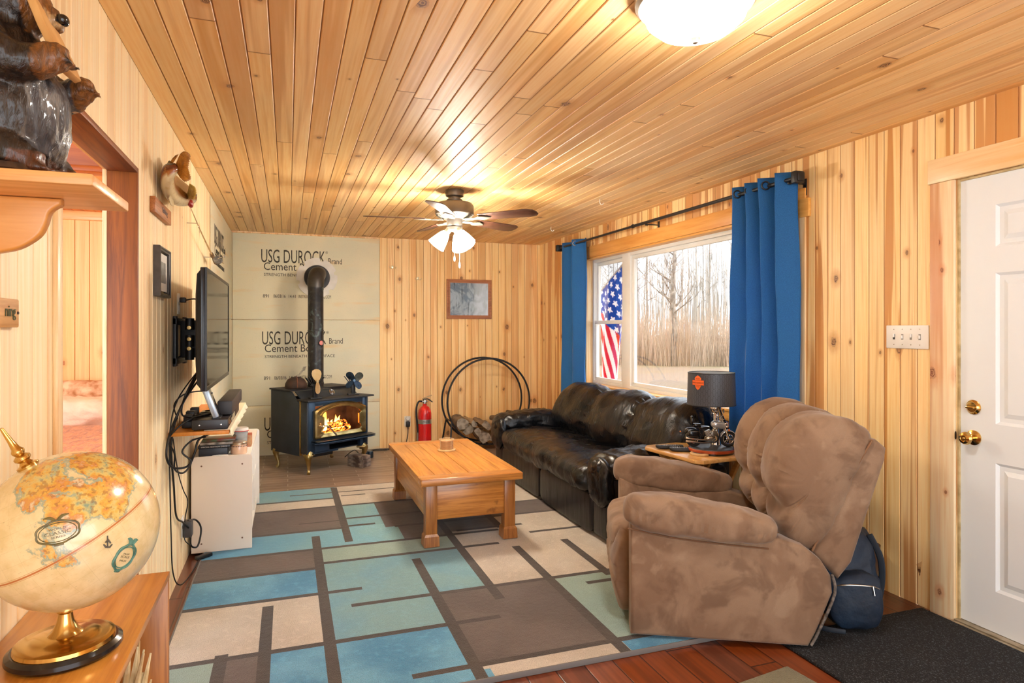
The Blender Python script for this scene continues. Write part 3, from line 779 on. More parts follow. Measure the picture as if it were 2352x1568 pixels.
lines += [(-9, .37, 5.22-h, 5.22+h), (-9, 1.2, 4.98-h, 4.98+h), (-9, .37, 4.42-h, 4.42+h), (.362, .565, 4.45-h, 4.45+h), (.015, .9, 5.40-.012, 5.40+.012), (.40, .59, 5.27-.012, 5.27+.012), (.07, .367, 4.6-.01, 4.6+.01), (.37, 1.3, 4.63-h, 4.63+h), (-9, 1.32, 4.045-h, 4.045+h),
 (-9, .17, 3.722-h, 3.722+h), (.168, 1.24, 3.79-h, 3.79+h), (-9, .36, 3.36-h, 3.36+h), (.289, 9, 3.165-h, 3.165+h), (-9, .93, 2.82-h, 2.82+h), (.45, 9, 2.44-h, 2.44+h), (1.48, 1.72, 3.04-h, 3.04+h), (1.495, 9, 3.925-h, 3.925+h), (1.05, 1.51, 4.11-h, 4.11+h), (.68, 9, 4.34-h, 4.34+h), (1.35, 9, 4.65-h, 4.65+h)]
xs = sorted({RX0, RX1}|{x for r in reg for x in r[:2] if RX0 < x < RX1}|{x for r in lines for x in r[:2] if RX0 < x < RX1})
ys = sorted({RY0, RY1}|{y for r in reg for y in r[2:4] if RY0 < y < RY1}|{y for r in lines for y in r[2:4] if RY0 < y < RY1})
ZR = .022
def cell(x, y):
    m = 0
    for r in reg:
        if r[0] < x < r[1] and r[2] < y < r[3]: m = r[4]
    for l in lines:
        if l[0] < x < l[1] and l[2] < y < l[3]: return 5
    return m
bm = NB(); vm = {}
def gvx(i, j):
    if (i, j) not in vm: vm[(i, j)] = bm.verts.new((xs[i], ys[j], ZR))
    return vm[(i, j)]
for i in range(len(xs)-1):
    for j in range(len(ys)-1):
        f = bm.faces.new((gvx(i, j), gvx(i+1, j), gvx(i+1, j+1), gvx(i, j+1))); f.material_index = cell((xs[i]+xs[i+1])/2, (ys[j]+ys[j+1])/2)
def rugmat(name, c, c2):
    t = NT(name); o = t.obj(); a = t.noise(o, 2.2, 3); b_ = t.noise(o, 230, 2); e = t.noise(o, 34, 3)
    k = t.mix(t.sstep(a, .38, .62), srgb(c), srgb(c2)); k = t.mix(t.sstep(b_, .35, .7, 0, .38), k, srgb([int(v*.55) for v in bytes.fromhex(c)])); k = t.mix(t.sstep(e, .5, .75, 0, .22), k, srgb([min(255, int(v*1.15)) for v in bytes.fromhex(c2)]))
    t.col(k); t.b.inputs['Roughness'].default_value = .95; t.b.inputs['Sheen Weight'].default_value = .15
    t.bump(t.math('ADD', b_, e), .7, .006); return t.m
RUG = [rugmat('rug_cream', 'b9afa0', 'c9c0b2'), rugmat('rug_blue', '4187b0', '69a8c8'), rugmat('rug_teal', '7aa3a8', '6b9eb2'), rugmat('rug_sage', '93aaa0', '8aa59e'), rugmat('rug_brown', '645954', '564c48'), rugmat('rug_line', '3c3733', '453e38'), rugmat('rug_abrash', '84b1b6', '74abc0')]
ab = RUG[6].node_tree; pb = ab.nodes['Principled BSDF']; src = pb.inputs['Base Color'].links[0].from_socket
tcn = ab.nodes.new('ShaderNodeTexCoord'); sx_ = ab.nodes.new('ShaderNodeSeparateXYZ'); mr_ = ab.nodes.new('ShaderNodeMapRange'); mxn = ab.nodes.new('ShaderNodeMix'); mxn.data_type = 'RGBA'
ab.links.new(tcn.outputs['Object'], sx_.inputs[0]); ab.links.new(sx_.outputs[0], mr_.inputs[0]); mr_.inputs[1].default_value = -1.15; mr_.inputs[2].default_value = -.45
ab.links.new(mr_.outputs[0], mxn.inputs[0]); mxn.inputs[6].default_value = srgb('4187b0'); ab.links.new(src, mxn.inputs[7]); ab.links.new(mxn.outputs[2], pb.inputs['Base Color'])
# sides and bound edge
brd = []
rug = thing('area_rug', 'large rug of cream, blue, teal and brown blocks under the coffee table', 'rug', ((RX0+RX1)/2, (RY0+RY1)/2, 0))
P('pile', bm, RUG, rug, world=True, flat=True)
b = NB()
for a in ((RX0-.008, RX0, RY0-.008, RY1+.008), (RX1, RX1+.008, RY0-.008, RY1+.008), (RX0, RX1, RY0-.008, RY0), (RX0, RX1, RY1, RY1+.008)): box(b, *a, .001, ZR+.001, .002)
box(b, RX0, RX1, RY0, RY1, .001, ZR-.002)
P('bound_edge', b, mat('rug_edging', '6d6a68', .9, bump=.2, bs=150), rug, world=True)
# small sage rug and black mat by the door
mt = thing('small_rug', 'sage green rug with a cream square, cut off by the bottom edge of the photo', 'rug', (1.75, 1.5, 0), DG(8))
b = NB(); box(b, -.36, .2, -.75, .52, 0, .014, .004); P('pile', b, rugmat('small_rug_sage', '8c8a70', '7d7c64'), mt)
b = NB(); box(b, -.2, .1, -.6, .40, .0135, .0155, .0005); P('cream_square', b, rugmat('small_rug_cream', 'd6c8a8', 'cbbd9c'), mt)
bm = NB(); box(bm, 2.0, XR-.035, 1.0, 2.262, 0, .012, .004)
t = NT('black_mat_pile'); o = t.obj(); n1 = t.noise(o, 190, 2); n2 = t.noise(t.vec(t.math('MULTIPLY', t.sep(o)[0], 220), t.math('MULTIPLY', t.sep(o)[1], 60), 0), 1, 2)
t.col(t.mix(t.sstep(t.math('MAXIMUM', n1, n2), .58, .74), srgb('111419'), srgb('5d636b'))); t.b.inputs['Roughness'].default_value = .95; t.bump(n1, .8, .005)
dm = top(recentre(P('door_mat', bm, t.m, None)), 'black flecked mat on the floor in front of the white door', 'mat')

# ================================================================== upholstery surfaces
t = NT('black_leather'); o = t.obj()
n1 = t.noise(o, 3.2, 3, .55, 1.0); n2 = t.noise(t.vec(t.math('MULTIPLY', t.sep(o)[0], 9), t.math('MULTIPLY', t.sep(o)[1], 26), t.math('MULTIPLY', t.sep(o)[2], 10)), 1, 5, .6, 1.6); n3 = t.noise(o, 260, 2)
t.col(t.mix(t.sstep(n1, .4, .7), srgb('07080b'), srgb('0d0e12'))); t.b.inputs['Roughness'].default_value = .28; t.put(t.b.inputs['Roughness'], t.sstep(n1, .35, .7, .20, .36)); t.b.inputs['Specular IOR Level'].default_value = .4
t.bump(t.math('ADD', t.math('MULTIPLY', n1, 1.6), t.math('ADD', t.math('MULTIPLY', n2, .9), t.math('MULTIPLY', n3, .04))), .5, .011); LEATHER = t.m
t = NT('black_leather_panel'); o = t.obj(); n1 = t.noise(t.vec(t.math('MULTIPLY', t.sep(o)[0], 3), t.math('MULTIPLY', t.sep(o)[1], 9), t.math('MULTIPLY', t.sep(o)[2], 2)), 1, 3)
t.col(srgb('0c0c10')); t.b.inputs['Specular IOR Level'].default_value = .35; t.b.inputs['Roughness'].default_value = .36; t.bump(n1, .4, .02); LEATHP = t.m
t = NT('brown_suede'); o = t.obj()
n1 = t.noise(o, 4.5, 4, .55, .5); n2 = t.noise(o, 7.5, 5, .55, .5); n3 = t.noise(o, 330, 2)
c = t.mix(t.sstep(n1, .38, .64), srgb('7b604a'), srgb('8d735c')); c = t.mix(t.sstep(n2, .50, .66, 0, .6), c, srgb('5f4633')); c = t.mix(t.sstep(n2, .30, .44, .45, 0), c, srgb('a28a72')); c = t.mix(t.sstep(n3, .4, .7, 0, .12), c, srgb('6d4d33'))
t.col(c); t.b.inputs['Roughness'].default_value = .85; t.b.inputs['Sheen Weight'].default_value = .25; t.b.inputs['Sheen Roughness'].default_value = .4
t.bump(t.math('ADD', t.math('MULTIPLY', n1, 1.), t.math('MULTIPLY', n3, .12)), .35, .008); SUEDE = t.m

def channel(bm, prof, y0, y1, seams, dip=.035, endr=.08, res=16, pres=5, wr=.006, wseed=0, slant=0, M=None, pw=3, ec=.96, nf=5, ep=2):
    """cushioned roll: closed profile (x,z) swept along y, pinched at seams; ends rounded"""
    q = catmull([(p[0], 0, p[1]) for p in prof], pres, closed=True)
    cx_ = sum(p.x for p in q)/len(q); cz_ = sum(p.z for p in q)/len(q)
    edges = [y0]+list(seams)+[y1]; stations = []
    for a, b in zip(edges, edges[1:]):
        for k in range(res): stations.append((a+(b-a)*k/res, k/res, a == y0, b == y1))
    stations.append((y1, 1, False, True))
    rings = []
    for y, f, fa, fb in stations:
        ins = dip*abs(2*f-1)**pw
        s_ = 1
        if fa and f < .5: 
            k = max(0, 1-(y-y0)/endr); ins = 0; s_ = max(0, 1-k**ep*ec)**(1/ep)
            if k == 0: ins = dip*abs(2*f-1)**pw*0
        if fb and f >= .5:
            k = max(0, 1-(y1-y)/endr); ins = 0; s_ = max(0, 1-k**ep*ec)**(1/ep)
        ring = []
        for i, p in enumerate(q):
            dx_, dz_ = p.x-cx_, p.z-cz_; L = math.hypot(dx_, dz_) or 1
            near = max(0, 1-min(abs(y-s) for s in edges)/.11)
            rip = wr*near*math.sin(i*2*PI/len(q)*26+wseed+3*math.sin(i*.9))
            nn = fbm((p.x*nf+wseed, y*nf, p.z*nf), 1, 3)*wr*2.2
            k = s_*(1-ins/L)+(rip+nn)/L
            yy = y+slant*(dz_) 
            ring.append((cx_+dx_*k, yy, cz_+dz_*k))
        rings.append(ring)
    t_ = bmesh.new(); loft(t_, rings); return absorb(bm, t_, M)
def wrinkle(amp, sc, seed=0):
    def f(u, co):
        n = fbm((co.x*sc+seed, co.y*sc, co.z*sc), 1, 3)
        return co*(1+amp*n/max(co.length, .05))
    return f

# ================================================================== black leather sofa
SY0, SY1 = 3.46, 5.76
sofa = thing('sofa', 'black leather three-seat sofa under the window', 'sofa', (2.32, 4.6, 0))
b = NB(); box(b, 1.86, 2.74, SY0+.06, SY1-.06, .05, .30, .02); P('base', b, LEATHP, sofa, world=True)
b = NB()
q = [(1.835, .05), (1.835, .27)]
for k, (a, c) in enumerate(((SY0+.24, 4.6), (4.605, SY1-.24))): puff(b, (1.862, (a+c)/2, .165), (.03, (c-a)/2, .128), 8, 14)
P('front_panel', b, LEATHP, sofa, world=True)
# seat: one long overstuffed cushion
b = NB()
prof = [(1.80, .33), (1.795, .40), (1.85, .455), (2.05, .475), (2.3, .455), (2.52, .43), (2.55, .33), (2.3, .28), (1.95, .275), (1.84, .285)]
channel(b, prof, SY0+.22, SY1-.22, [], .02, .16, 70, 6, .007, 1)
P('seat_cushion', b, LEATHER, sofa, world=True)
# back in three pillowy sections
b = NB()
prof = [(2.36, .45), (2.33, .56), (2.38, .70), (2.46, .81), (2.56, .865), (2.68, .85), (2.76, .74), (2.80, .55), (2.78, .35), (2.55, .33), (2.42, .37)]
channel(b, prof, SY0+.08, SY1-.10, [4.23, 4.93], .045, .16, 26, 6, .009, 2, slant=-.10, nf=2.6)
P('back_cushion', b, LEATHER, sofa, world=True)
b = NB(); box(b, 2.70, 2.80, SY0+.1, SY1-.1, .05, .72, .03); P('back_panel', b, LEATHP, sofa, world=True)
for y0_, y1_, sd_ in ((SY0, SY0+.27, 0), (SY1-.27, SY1, 1)):
    b = NB(); box(b, 1.84, 2.72, y0_+.02, y1_-.02, .04, .46, .035, seg=3); P('arm_panel', b, LEATHP, sofa, world=True)
    b = NB(); yc = (y0_+y1_)/2
    def armf(u, co, sd_=sd_):
        n = fbm((co.x*9+sd_*5, co.y*9, co.z*9), 1, 3)*.018
        co = co*(1+n/max(co.length, .06)); co.z += -.055*(u.x+.2)*abs(u.x) if u.x > 0 else -.02*u.x*u.x
        co.z += .005*math.sin(co.x*70+u.y*3)*max(0, u.z)
        return co
    puff(b, (2.22, yc, .50), (.43, .150, .095), 3.2, 22, fn=armf)
    puff(b, (1.845, yc, .40), (.05, .135, .15), 3, 10, fn=wrinkle(.012, 14, sd_))
    P('armrest', b, LEATHER, sofa, world=True)
for x, y in ((1.92, SY0+.1), (1.92, SY1-.1), (2.66, SY0+.1), (2.66, SY1-.1)):
    b = NB(); lathe(b, [(0, .0), (.022, .0), (.028, .045), (0, .045)], 14, TR(x, y, ZR if x < 1.93 else 0.001)); fixn(b); P('foot', b, BLACKP, sofa, world=True)

# ================================================================== brown recliner
RC = (1.925, 2.685)
rec = thing('recliner', 'brown suede recliner with pillowed back in the right foreground', 'armchair', (RC[0], RC[1], 0), math.atan2(.427, -.904))
side = [(.372, .035), (-.365, .02), (-.395, .08), (-.462, .25), (-.455, .32), (-.415, .385), (-.345, .44), (-.22, .475), (0, .47), (.2, .50), (.372, .53)]
SR = Matrix(((1, 0, 0, 0), (0, 0, 1, 0), (0, 1, 0, 0), (0, 0, 0, 1)))   # xy outline -> xz, extruded along y
def sidepanel(y0, y1):
    b = NB(); prism(b, side, y0, y1, SR, bev=.016, seg=3); fixn(b); return b
for s in (1, -1):
    P('side_panel', sidepanel(*((.325, .452) if s > 0 else (-.452, -.325))), SUEDE, rec)
    b = NB()
    def af(u, co, s=s):
        co = co.copy()
        k = (u.x+1)/2     # 0 back .. 1 front
        low = max(0, -u.z)
        co.z *= .78+.28*k
        rip = .0055*math.sin(co.x*150+2*math.sin(co.x*23))*max(0, 1-abs(u.z+.25)*1.6)
        side_ = 1 if co.y*s > 0 else .3
        co.y *= 1+rip*9*side_; co.z += rip*.7
        co.z += .012*fbm((co.x*7, co.y*7, s*3), 1, 2)
        return co
    M = TR(.078, s*.405, .535) @ RY(-DG(6.5))
    puff(b, (0, 0, 0), (.325, .098, .086), 3.3, 40, M, af)
    P('armrest', b, SUEDE, rec)
    # dark welt line under the arm
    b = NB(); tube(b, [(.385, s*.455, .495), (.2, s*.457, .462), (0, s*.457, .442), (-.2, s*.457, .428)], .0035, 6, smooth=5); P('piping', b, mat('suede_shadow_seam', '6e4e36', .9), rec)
def cf(u, co):
    co = co.copy(); co.z += .012*math.sin(u.x*2.5)+.01*fbm((co.x*6, co.y*6, 1), 1, 3); return co
b = NB(); puff(b, (.08, 0, .375), (.37, .318, .085), 4, 20, fn=cf); P('seat_cushion', b, SUEDE, rec)
def ff(u, co):
    co = co.copy(); co.x += .018*math.cos(u.z*PI*1.0)-.012*(abs(u.z) < .12); co.x += .004*math.sin(co.y*60)*abs(u.z); return co
b = NB(); puff(b, (.385, 0, .245), (.05, .318, .205), 5, 24, fn=ff); P('footrest_panel', b, SUEDE, rec)
# reclined back: channelled pillow
prof = [(-.655, .885), (-.61, .942), (-.55, .972), (-.45, .988), (-.345, .948), (-.276, .862), (-.242, .755), (-.248, .655), (-.292, .58), (-.268, .515), (-.29, .455), (-.34, .41), (-.42, .40), (-.52, .55), (-.59, .70)]
b = NB(); channel(b, prof, -.43, .445, [-.165, .095], .05, .14, 26, 7, .005, 5, pw=2.6, ec=.93, nf=3, ep=2.8); 
P('back_pillow', b, SUEDE, rec)
shell = [(-.395, .40), (-.45, .34), (-.505, .285), (-.56, .36), (-.695, .80), (-.700, .85), (-.66, .885), (-.60, .90), (-.55, .80), (-.47, .60)]
b = NB(); prism(b, shell, -.405, .405, SR, bev=.03, seg=4); fixn(b); P('back_shell', b, SUEDE, rec)
b = NB()
tube(b, [(-.395, .405, .41), (-.47, .412, .58), (-.55, .415, .74), (-.635, .41, .885)], .005, 8, smooth=5); P('piping', b, mat('suede_seam_brown', '7d5b40', .9), rec)  # piping along the pillow seam, plain brown
b = NB(); box(b, -.36, .34, -.32, .32, .05, .28, .01); P('frame', b, mat('dark_webbing', '1c1a19', .9), rec)
b = NB(); tube(b, [(-.372, .455, .03), (-.40, .456, .085), (-.466, .457, .25), (-.455, .457, .33)], .006, 8, smooth=4); P('zip_edge', b, mat('grey_zip', '77706a', .6, c2='3a3632', ns=60), rec)
for x, y in ((.28, .3), (.28, -.3), (-.28, .3), (-.28, -.3)):
    b = NB(); box(b, x-.03, x+.03, y-.03, y+.03, .0225 if x > 0 else .001, .06, .004); P('foot', b, BLACKP, rec)

# ================================================================== oak coffee table
TX0, TX1, TY0, TY1 = .752, 1.402, 3.79, 5.12
ct = thing('coffee_table', 'honey oak coffee table with plank top, standing on the rug', 'coffee table', ((TX0+TX1)/2, (TY0+TY1)/2, ZR))
OAKY = oak('honey_oak_y', 'cf8f42', 'a36424', 'Y', .32, .35, 1, '7d4a1e', 7)
OAKX = oak('honey_oak_x', 'c4823a', '985a20', 'X', .32, .35, 1, '7d4a1e', 9)
OAKZ = oak('honey_oak_z', 'a96c30', '7f4a1a', 'Z', .34, .3, 1, '6f421c', 9)
b = NB(); zt0, zt1 = .405, .45
box(b, TX0, TX1, TY0, TY0+.115, zt0, zt1, .007, seg=3); P('breadboard_end', b, OAKX, ct, world=True); b = NB(); box(b, TX0, TX1, TY1-.115, TY1, zt0, zt1, .007, seg=3)
P('breadboard_end', b, OAKX, ct, world=True)
b = NB(); n = 6; wj = (TX1-TX0)/n
for k in range(n): box(b, TX0+k*wj+(.002 if k == 3 else .0007), TX0+(k+1)*wj-.0007, TY0+.116, TY1-.116, zt0, zt1-.0005, .0035)
P('plank_top', b, OAKY, ct, world=True)
LG = [(.79, 3.84), (1.295, 3.84), (.79, 5.00), (1.295, 5.00)]
for x, y in LG:
    b = NB(); L_ = .072
    box(b, x, x+L_, y, y+L_, ZR+.075, zt0-.002, .004); 
    rings = []
    for z, o_ in ((ZR+.001, .004), (ZR+.006, .012), (ZR+.066, .009), (ZR+.080, 0)):
        rings.append([(x-o_, y-o_, z), (x+L_+o_, y-o_, z), (x+L_+o_, y+L_+o_, z), (x-o_, y+L_+o_, z)])
    loft(b, rings); P('leg', b, OAKZ, ct, world=True, ang=25)
b = NB(); box(b, .862, 1.295, 3.852, 3.872, .185, zt0-.001, .003); P('end_panel', b, OAKX, ct, world=True)
b = NB(); box(b, .862, 1.295, 5.04, 5.06, .185, zt0-.001, .003); P('end_panel', b, OAKX, ct, world=True)
for x in (.805, 1.335):
    b = NB(); box(b, x, x+.02, 3.912, 5.00, .185, zt0-.001, .003); P('side_panel', b, OAKY, ct, world=True)
b = NB(); box(b, .82, 1.34, 3.87, 5.04, .185, .20); P('bottom_board', b, OAKY, ct, world=True)
# coaster stack in its holder
cz = zt1
cs = thing('coaster_set', 'stack of round wooden coasters in a wire holder on the coffee table', 'coasters', (1.115, 4.66, cz+.0005))
LW = mat('light_turned_wood', 'd9b98a', .5, c2='c39c68', ns=20)
b = NB(); lathe(b, [(0, 0), (.066, 0), (.068, .006), (.066, .012), (0, .012)], 32); fixn(b); P('holder_base', b, LW, cs)
b = NB(); tube(b, [(.056*math.cos(k*PI/12), .056*math.sin(k*PI/12), .082) for k in range(24)], .0022, 6, closed=True)
for k in range(4):
    a = k*PI/2+.4; tube(b, [(.056*math.cos(a), .056*math.sin(a), .010), (.056*math.cos(a), .056*math.sin(a), .084)], .0022, 6)
P('wire_rail', b, mat('pale_wire', 'cdb58e', .4), cs)
cst = thing('coaster', 'round wooden coaster at the bottom of the wire holder', 'coaster', (1.115, 4.66, cz+.0135), group='coasters in the holder')
b = NB(); lathe(b, [(0, 0), (.048, 0), (.0505, .002), (.0505, .006), (.048, .0085), (0, .0085)], 32); fixn(b); P('disc', b, mat('coaster_wood', 'c79a68', .5, c2='b07f4e', ns=30), cst)
wd_ = ['second', 'third', 'fourth', 'fifth', 'sixth', 'topmost']
for k in range(6): copy_tree(cst, loc=(1.115, 4.66, cz+.0135+.0092*(k+1)), label='round wooden coaster, %s %s in the wire holder' % (wd_[k], 'from the bottom' if k < 5 else 'of the stack'))

# ================================================================== folding tray table beside the sofa
tt = thing('tray_table', 'light wooden folding tray table between the sofa and the recliner', 'side table', (2.375, 3.325, 0), DG(6))
TZ = .613
ol = [(-.20, -.27), (.20, -.27), (.235, -.235), (.235, .22), (.19, .265), (-.19, .265), (-.235, .22), (-.235, -.235)]
TW = oak('tray_wood', 'dcae6c', 'c08d4a', 'Y', .3, .3, .8)
b = NB(); prism(b, ol, TZ-.022, TZ, bev=.004); P('top', b, TW, tt)
b = NB()
for y in (-.13, .13): box(b, -.19, .19, y-.012, y+.012, TZ-.045, TZ-.0225, .002)
for x in (-.15, .17): box(b, x-.015, x+.015, -.2, .2, TZ-.06, TZ-.046, .002)
P('cleat', b, TW, tt)
def bar(b, p, q, w, t_):
    p, q = Vector(p), Vector(q); d = q-p; M = Matrix.Translation(p) @ d.to_track_quat('Z', 'Y').to_matrix().to_4x4(); box(b, -t_/2, t_/2, -w/2, w/2, 0, d.length, .002, M)
for i, (x0, x1, y) in enumerate(((-.17, .19, -.185), (-.17, .19, .085), (.17, -.19, -.16), (.17, -.19, .06))):
    b = NB(); bar(b, (x1, y, .002), (x0, y, TZ-.05), .018, .032); P('leg', b, TW, tt)
for x_ in (-.13, .13): b = NB(); bar(b, (x_, -.158, .10), (x_, .058, .10), .03, .014); P('stretcher', b, TW, tt)
# remotes and coaster on it
def remote(name, lab, x, y, rz, L=.17, W_=.044):
    r = thing(name, lab, 'remote control', (x, y, TZ+.001), rz, group=None)
    b = NB(); puff(b, (0, 0, .011), (L/2, W_/2, .0105), 5, 8, fn=lambda u, co: Vector((co.x, co.y*(1-.12*u.x), co.z+.004*u.x*u.x))); P('body', b, BLACKP, r)
    b = NB()
    for i in range(9):
        for j in range(3): box(b, -L*.38+i*L*.082, -L*.38+i*L*.082+.006, -.014+j*.011, -.008+j*.011, .0205, .0245, .0008)
    P('buttons', b, mat('remote_buttons', 'b9bcc0', .5, c2='55585c', ns=90), r); return r
def tl(x, y): 
    c, s = math.cos(DG(6)), math.sin(DG(6)); return (2.375+x*c-y*s, 3.325+x*s+y*c)
remote('remote_control', 'black remote on the tray table, the one at the back near the sofa', *tl(-.14, .10), DG(-20))
remote('remote_control', 'black remote on the tray table, the nearer one beside the coaster', *tl(-.12, .0), DG(-28), .16, .05)
x, y = tl(-.10, -.125)
o_ = thing('coaster', 'lone round wooden coaster on the tray table beside the remotes', 'coaster', (x, y, TZ+.001))
b = NB(); lathe(b, [(0, 0), (.055, 0), (.058, .004), (.058, .010), (.054, .013), (.042, .013), (.041, .008), (0, .008)], 36); fixn(b); P('rim', b, LW, o_)
b = NB(); lathe(b, [(0, .0085), (.0405, .0085), (.0405, .0105), (0, .0105)], 30); fixn(b); P('inlay', b, mat('coaster_inlay', '8d8578', .6, c2='5e584e', ns=60), o_)
# ================================================================== wood stove
IRON = mat('painted_steel', '232a33', .42, .3, c2='2f3843', ns=5, bump=.12, bs=180, bd=.001)
IRONB = mat('blue_black_steel', '26384c', .36, .35, c2='2f465e', ns=4, bump=.1, bs=180, bd=.001)
IRONS = mat('sooty_steel', '25262a', .55, .2, c2='33302f', ns=7, bump=.15, bs=120, bd=.001)
SG = .009
st = thing('wood_stove', 'dark blue steel wood stove with arched brass door and a fire burning inside', 'stove', (.324, 6.54, SG), DG(32))
def q8(a): return [(x, z) for x, z in a]
XZ = Matrix(((1, 0, 0, 0), (0, 0, 1, 0), (0, 1, 0, 0), (0, 0, 0, 1)))
YZ = Matrix(((0, 0, 1, 0), (1, 0, 0, 0), (0, 1, 0, 0), (0, 0, 0, 1)))   # outline (y,z), extruded x
# hollow firebox body with front opening
FX0, FX1, FZ0, FZ1 = -.255, .285, .35, .645
b = NB()
box(b, -.335, FX0, -.25, -.21, .19, .675, .004); box(b, FX1, .335, -.25, -.21, .19, .675, .004)
box(b, FX0-.002, FX1+.002, -.25, -.21, .285, FZ0, .003); box(b, FX0-.002, FX1+.002, -.25, -.21, FZ1-.02, .675, .003)
# lower front rail with slot
box(b, -.335, -.10, -.25, -.20, .19, .286, .003); box(b, .26, .335, -.25, -.20, .19, .286, .003); box(b, -.101, .261, -.25, -.20, .255, .286, .002)
box(b, -.335, -.0, -.25, -.23, .185, .205, .002)
P('front_face', b, IRONB, st)
b = NB()
box(b, -.335, -.325, -.21, .30, .19, .675); box(b, .325, .335, -.21, .30, .19, .675); box(b, -.335, .335, .29, .30, .19, .675); box(b, -.335, .335, -.21, .30, .19, .20)
P('body_box', b, IRON, st)
b = NB()
box(b, FX0-.02, FX1+.02, .02, .03, .30, .66); box(b, FX0-.02, FX0-.01, -.20, .03, .30, .66); box(b, FX1+.01, FX1+.02, -.20, .03, .30, .66); box(b, FX0-.02, FX1+.02, -.20, .03, .325, .335); box(b, FX0-.02, FX1+.02, -.20, .03, .65, .66)
P('firebox', b, mat('sooty_firebrick', '3a3029', .95, c2='1c1816', ns=14), st)
# side heat shields
prof = [(-.135, .165), (.345, .165), (.345, .755), (-.005, .755), (-.105, .672), (-.135, .672)]
for s in (-1, 1):
    b = NB(); prism(b, prof, .338*s-(.012 if s < 0 else 0), .338*s+(.012 if s > 0 else 0), YZ, bev=.003); fixn(b); P('side_shield', b, IRON, st)
    b = NB(); box(b, s*.343-.008, s*.343+.008, -.155, -.139, .17, .675, .003); P('brass_strip', b, BRASS, st)
    b = NB(); box(b, s*.3385-.010, s*.3385+.010, -.255, -.158, .19, .672, .006); P('corner_post', b, IRON, st)
b = NB(); prism(b, [(-.008, .758), (.35, .758), (.35, .772), (-.012, .772)], -.365, .355, YZ, bev=.003); fixn(b); P('upper_top_plate', b, IRONS, st)
b = NB(); prism(b, [(-.008, .757), (-.022, .757), (-.122, .69), (-.10, .69)], -.32, .32, YZ, bev=.001); fixn(b); P('sloped_face', b, IRON, st)
b = NB(); prism(b, [(-.368, -.305), (.385, -.305), (.37, -.09), (-.35, -.09)], .676, .692, bev=.004); fixn(b); P('front_ledge', b, IRONS, st)
b = NB(); lathe(b, [(0, 0), (.030, 0), (.030, .004), (.027, .006), (0, .006)], 24, TR(.045, -.078, .726) @ RX(DG(56))); fixn(b); g_ = P('round_medallion', b, IRONS, st)
b = NB()
for r in (.027, .016): tube(b, [(r*math.cos(k*PI/12), r*math.sin(k*PI/12), .007) for k in range(24)], .0022, 6, closed=True)
box(b, -.006, .006, -.014, .010, .005, .009, .001); b.transform(TR(.045, -.078, .726) @ RX(DG(56))); P('silver_emblem', b, CHROME, g_)
# brass door: frame with notched corners and arched head
def arch(x0, x1, z0, zs, za, cut=0, n=14):
    """outline: bottom left -> right -> arch -> back; cut makes stepped corners"""
    o = []
    if cut:
        o += [(x0+cut, z0), (x1-cut, z0)]; o += [(x1-cut+cut*math.sin(a), z0+cut-cut*math.cos(a)*1.0) if False else (x1-cut*math.cos(a), z0+cut*math.sin(a)) for a in [PI/2*k/4 for k in range(4, -1, -1)]][::-1][::-1]
    else: o += [(x0, z0), (x1, z0)]
    xa0, xa1 = (x0+cut, x1-cut) if cut else (x0, x1)
    if cut: o += [(x1-cut*math.cos(a), zs-cut*math.sin(a)) for a in [PI/2*k/4 for k in range(5)]]
    for k in range(n+1):
        f = k/n; x = xa1+(xa0-xa1)*f; o.append((x, zs+(za-zs)*math.sin(PI*f)**.8 if 0 < f < 1 else zs))
    if cut:
        o += [(x0+cut*math.cos(a), zs-cut*math.sin(a)) for a in [PI/2*k/4 for k in range(4, -1, -1)]]
        o += [(x0+cut*math.cos(a), z0+cut*math.sin(a)) for a in [PI/2*k/4 for k in range(5)]]
    r = []
    for p in o:
        if not r or math.hypot(p[0]-r[-1][0], p[1]-r[-1][1]) > 1e-4: r.append(p)
    if math.hypot(r[0][0]-r[-1][0], r[0][1]-r[-1][1]) < 1e-4: r.pop()
    return r
def resamp(o, n, start):
    """n points round a closed outline, starting where the ray at angle start leaves the centre"""
    cx_ = (min(p[0] for p in o)+max(p[0] for p in o))/2; cz_ = (min(p[1] for p in o)+max(p[1] for p in o))/2
    out = []
    for k in range(n):
        a = start+2*PI*k/n; d = (math.cos(a), math.sin(a)); best = None
        for i in range(len(o)):
            x1_, y1_ = o[i][0]-cx_, o[i][1]-cz_; x2_, y2_ = o[(i+1) % len(o)][0]-cx_, o[(i+1) % len(o)][1]-cz_
            ex, ey = x2_-x1_, y2_-y1_; den = d[0]*ey-d[1]*ex
            if abs(den) < 1e-12: continue
            t_ = (x1_*ey-y1_*ex)/den; s_ = (x1_*d[1]-y1_*d[0])/den
            if t_ > 0 and -1e-6 <= s_ <= 1+1e-6 and (best is None or t_ > best): best = t_
        out.append((cx_+d[0]*best, cz_+d[1]*best))
    return out
N_ = 120
outer = resamp(arch(-.275, .305, .325, .585, .655), N_, 0); i1 = resamp(arch(-.262, .292, .338, .575, .642), N_, 0)
inner = resamp(arch(-.218, .25, .372, .565, .61, .035), N_, 0); i2 = resamp(arch(-.228, .26, .362, .572, .62, .035), N_, 0)
def yy(o, y): return [(x, y, z) for x, z in o]
b = NB(); loft(b, [yy(outer, -.262), yy(outer, -.278), yy(i1, -.290), yy(i2, -.284), yy(i2, -.292), yy(inner, -.290), yy(inner, -.268)], caps=False, loop=True); fixn(b)
dr = P('door', b, ABRASS, st, ang=40)
b = NB(); loft(b, [yy(outer, -.250), yy([(x*1.03, z*1.0) for x, z in outer], -.252), yy([(x*1.03, z) for x, z in outer], -.262), yy(outer, -.2625)], caps=False, loop=True); fixn(b); P('door_back_frame', b, IRONS, dr)
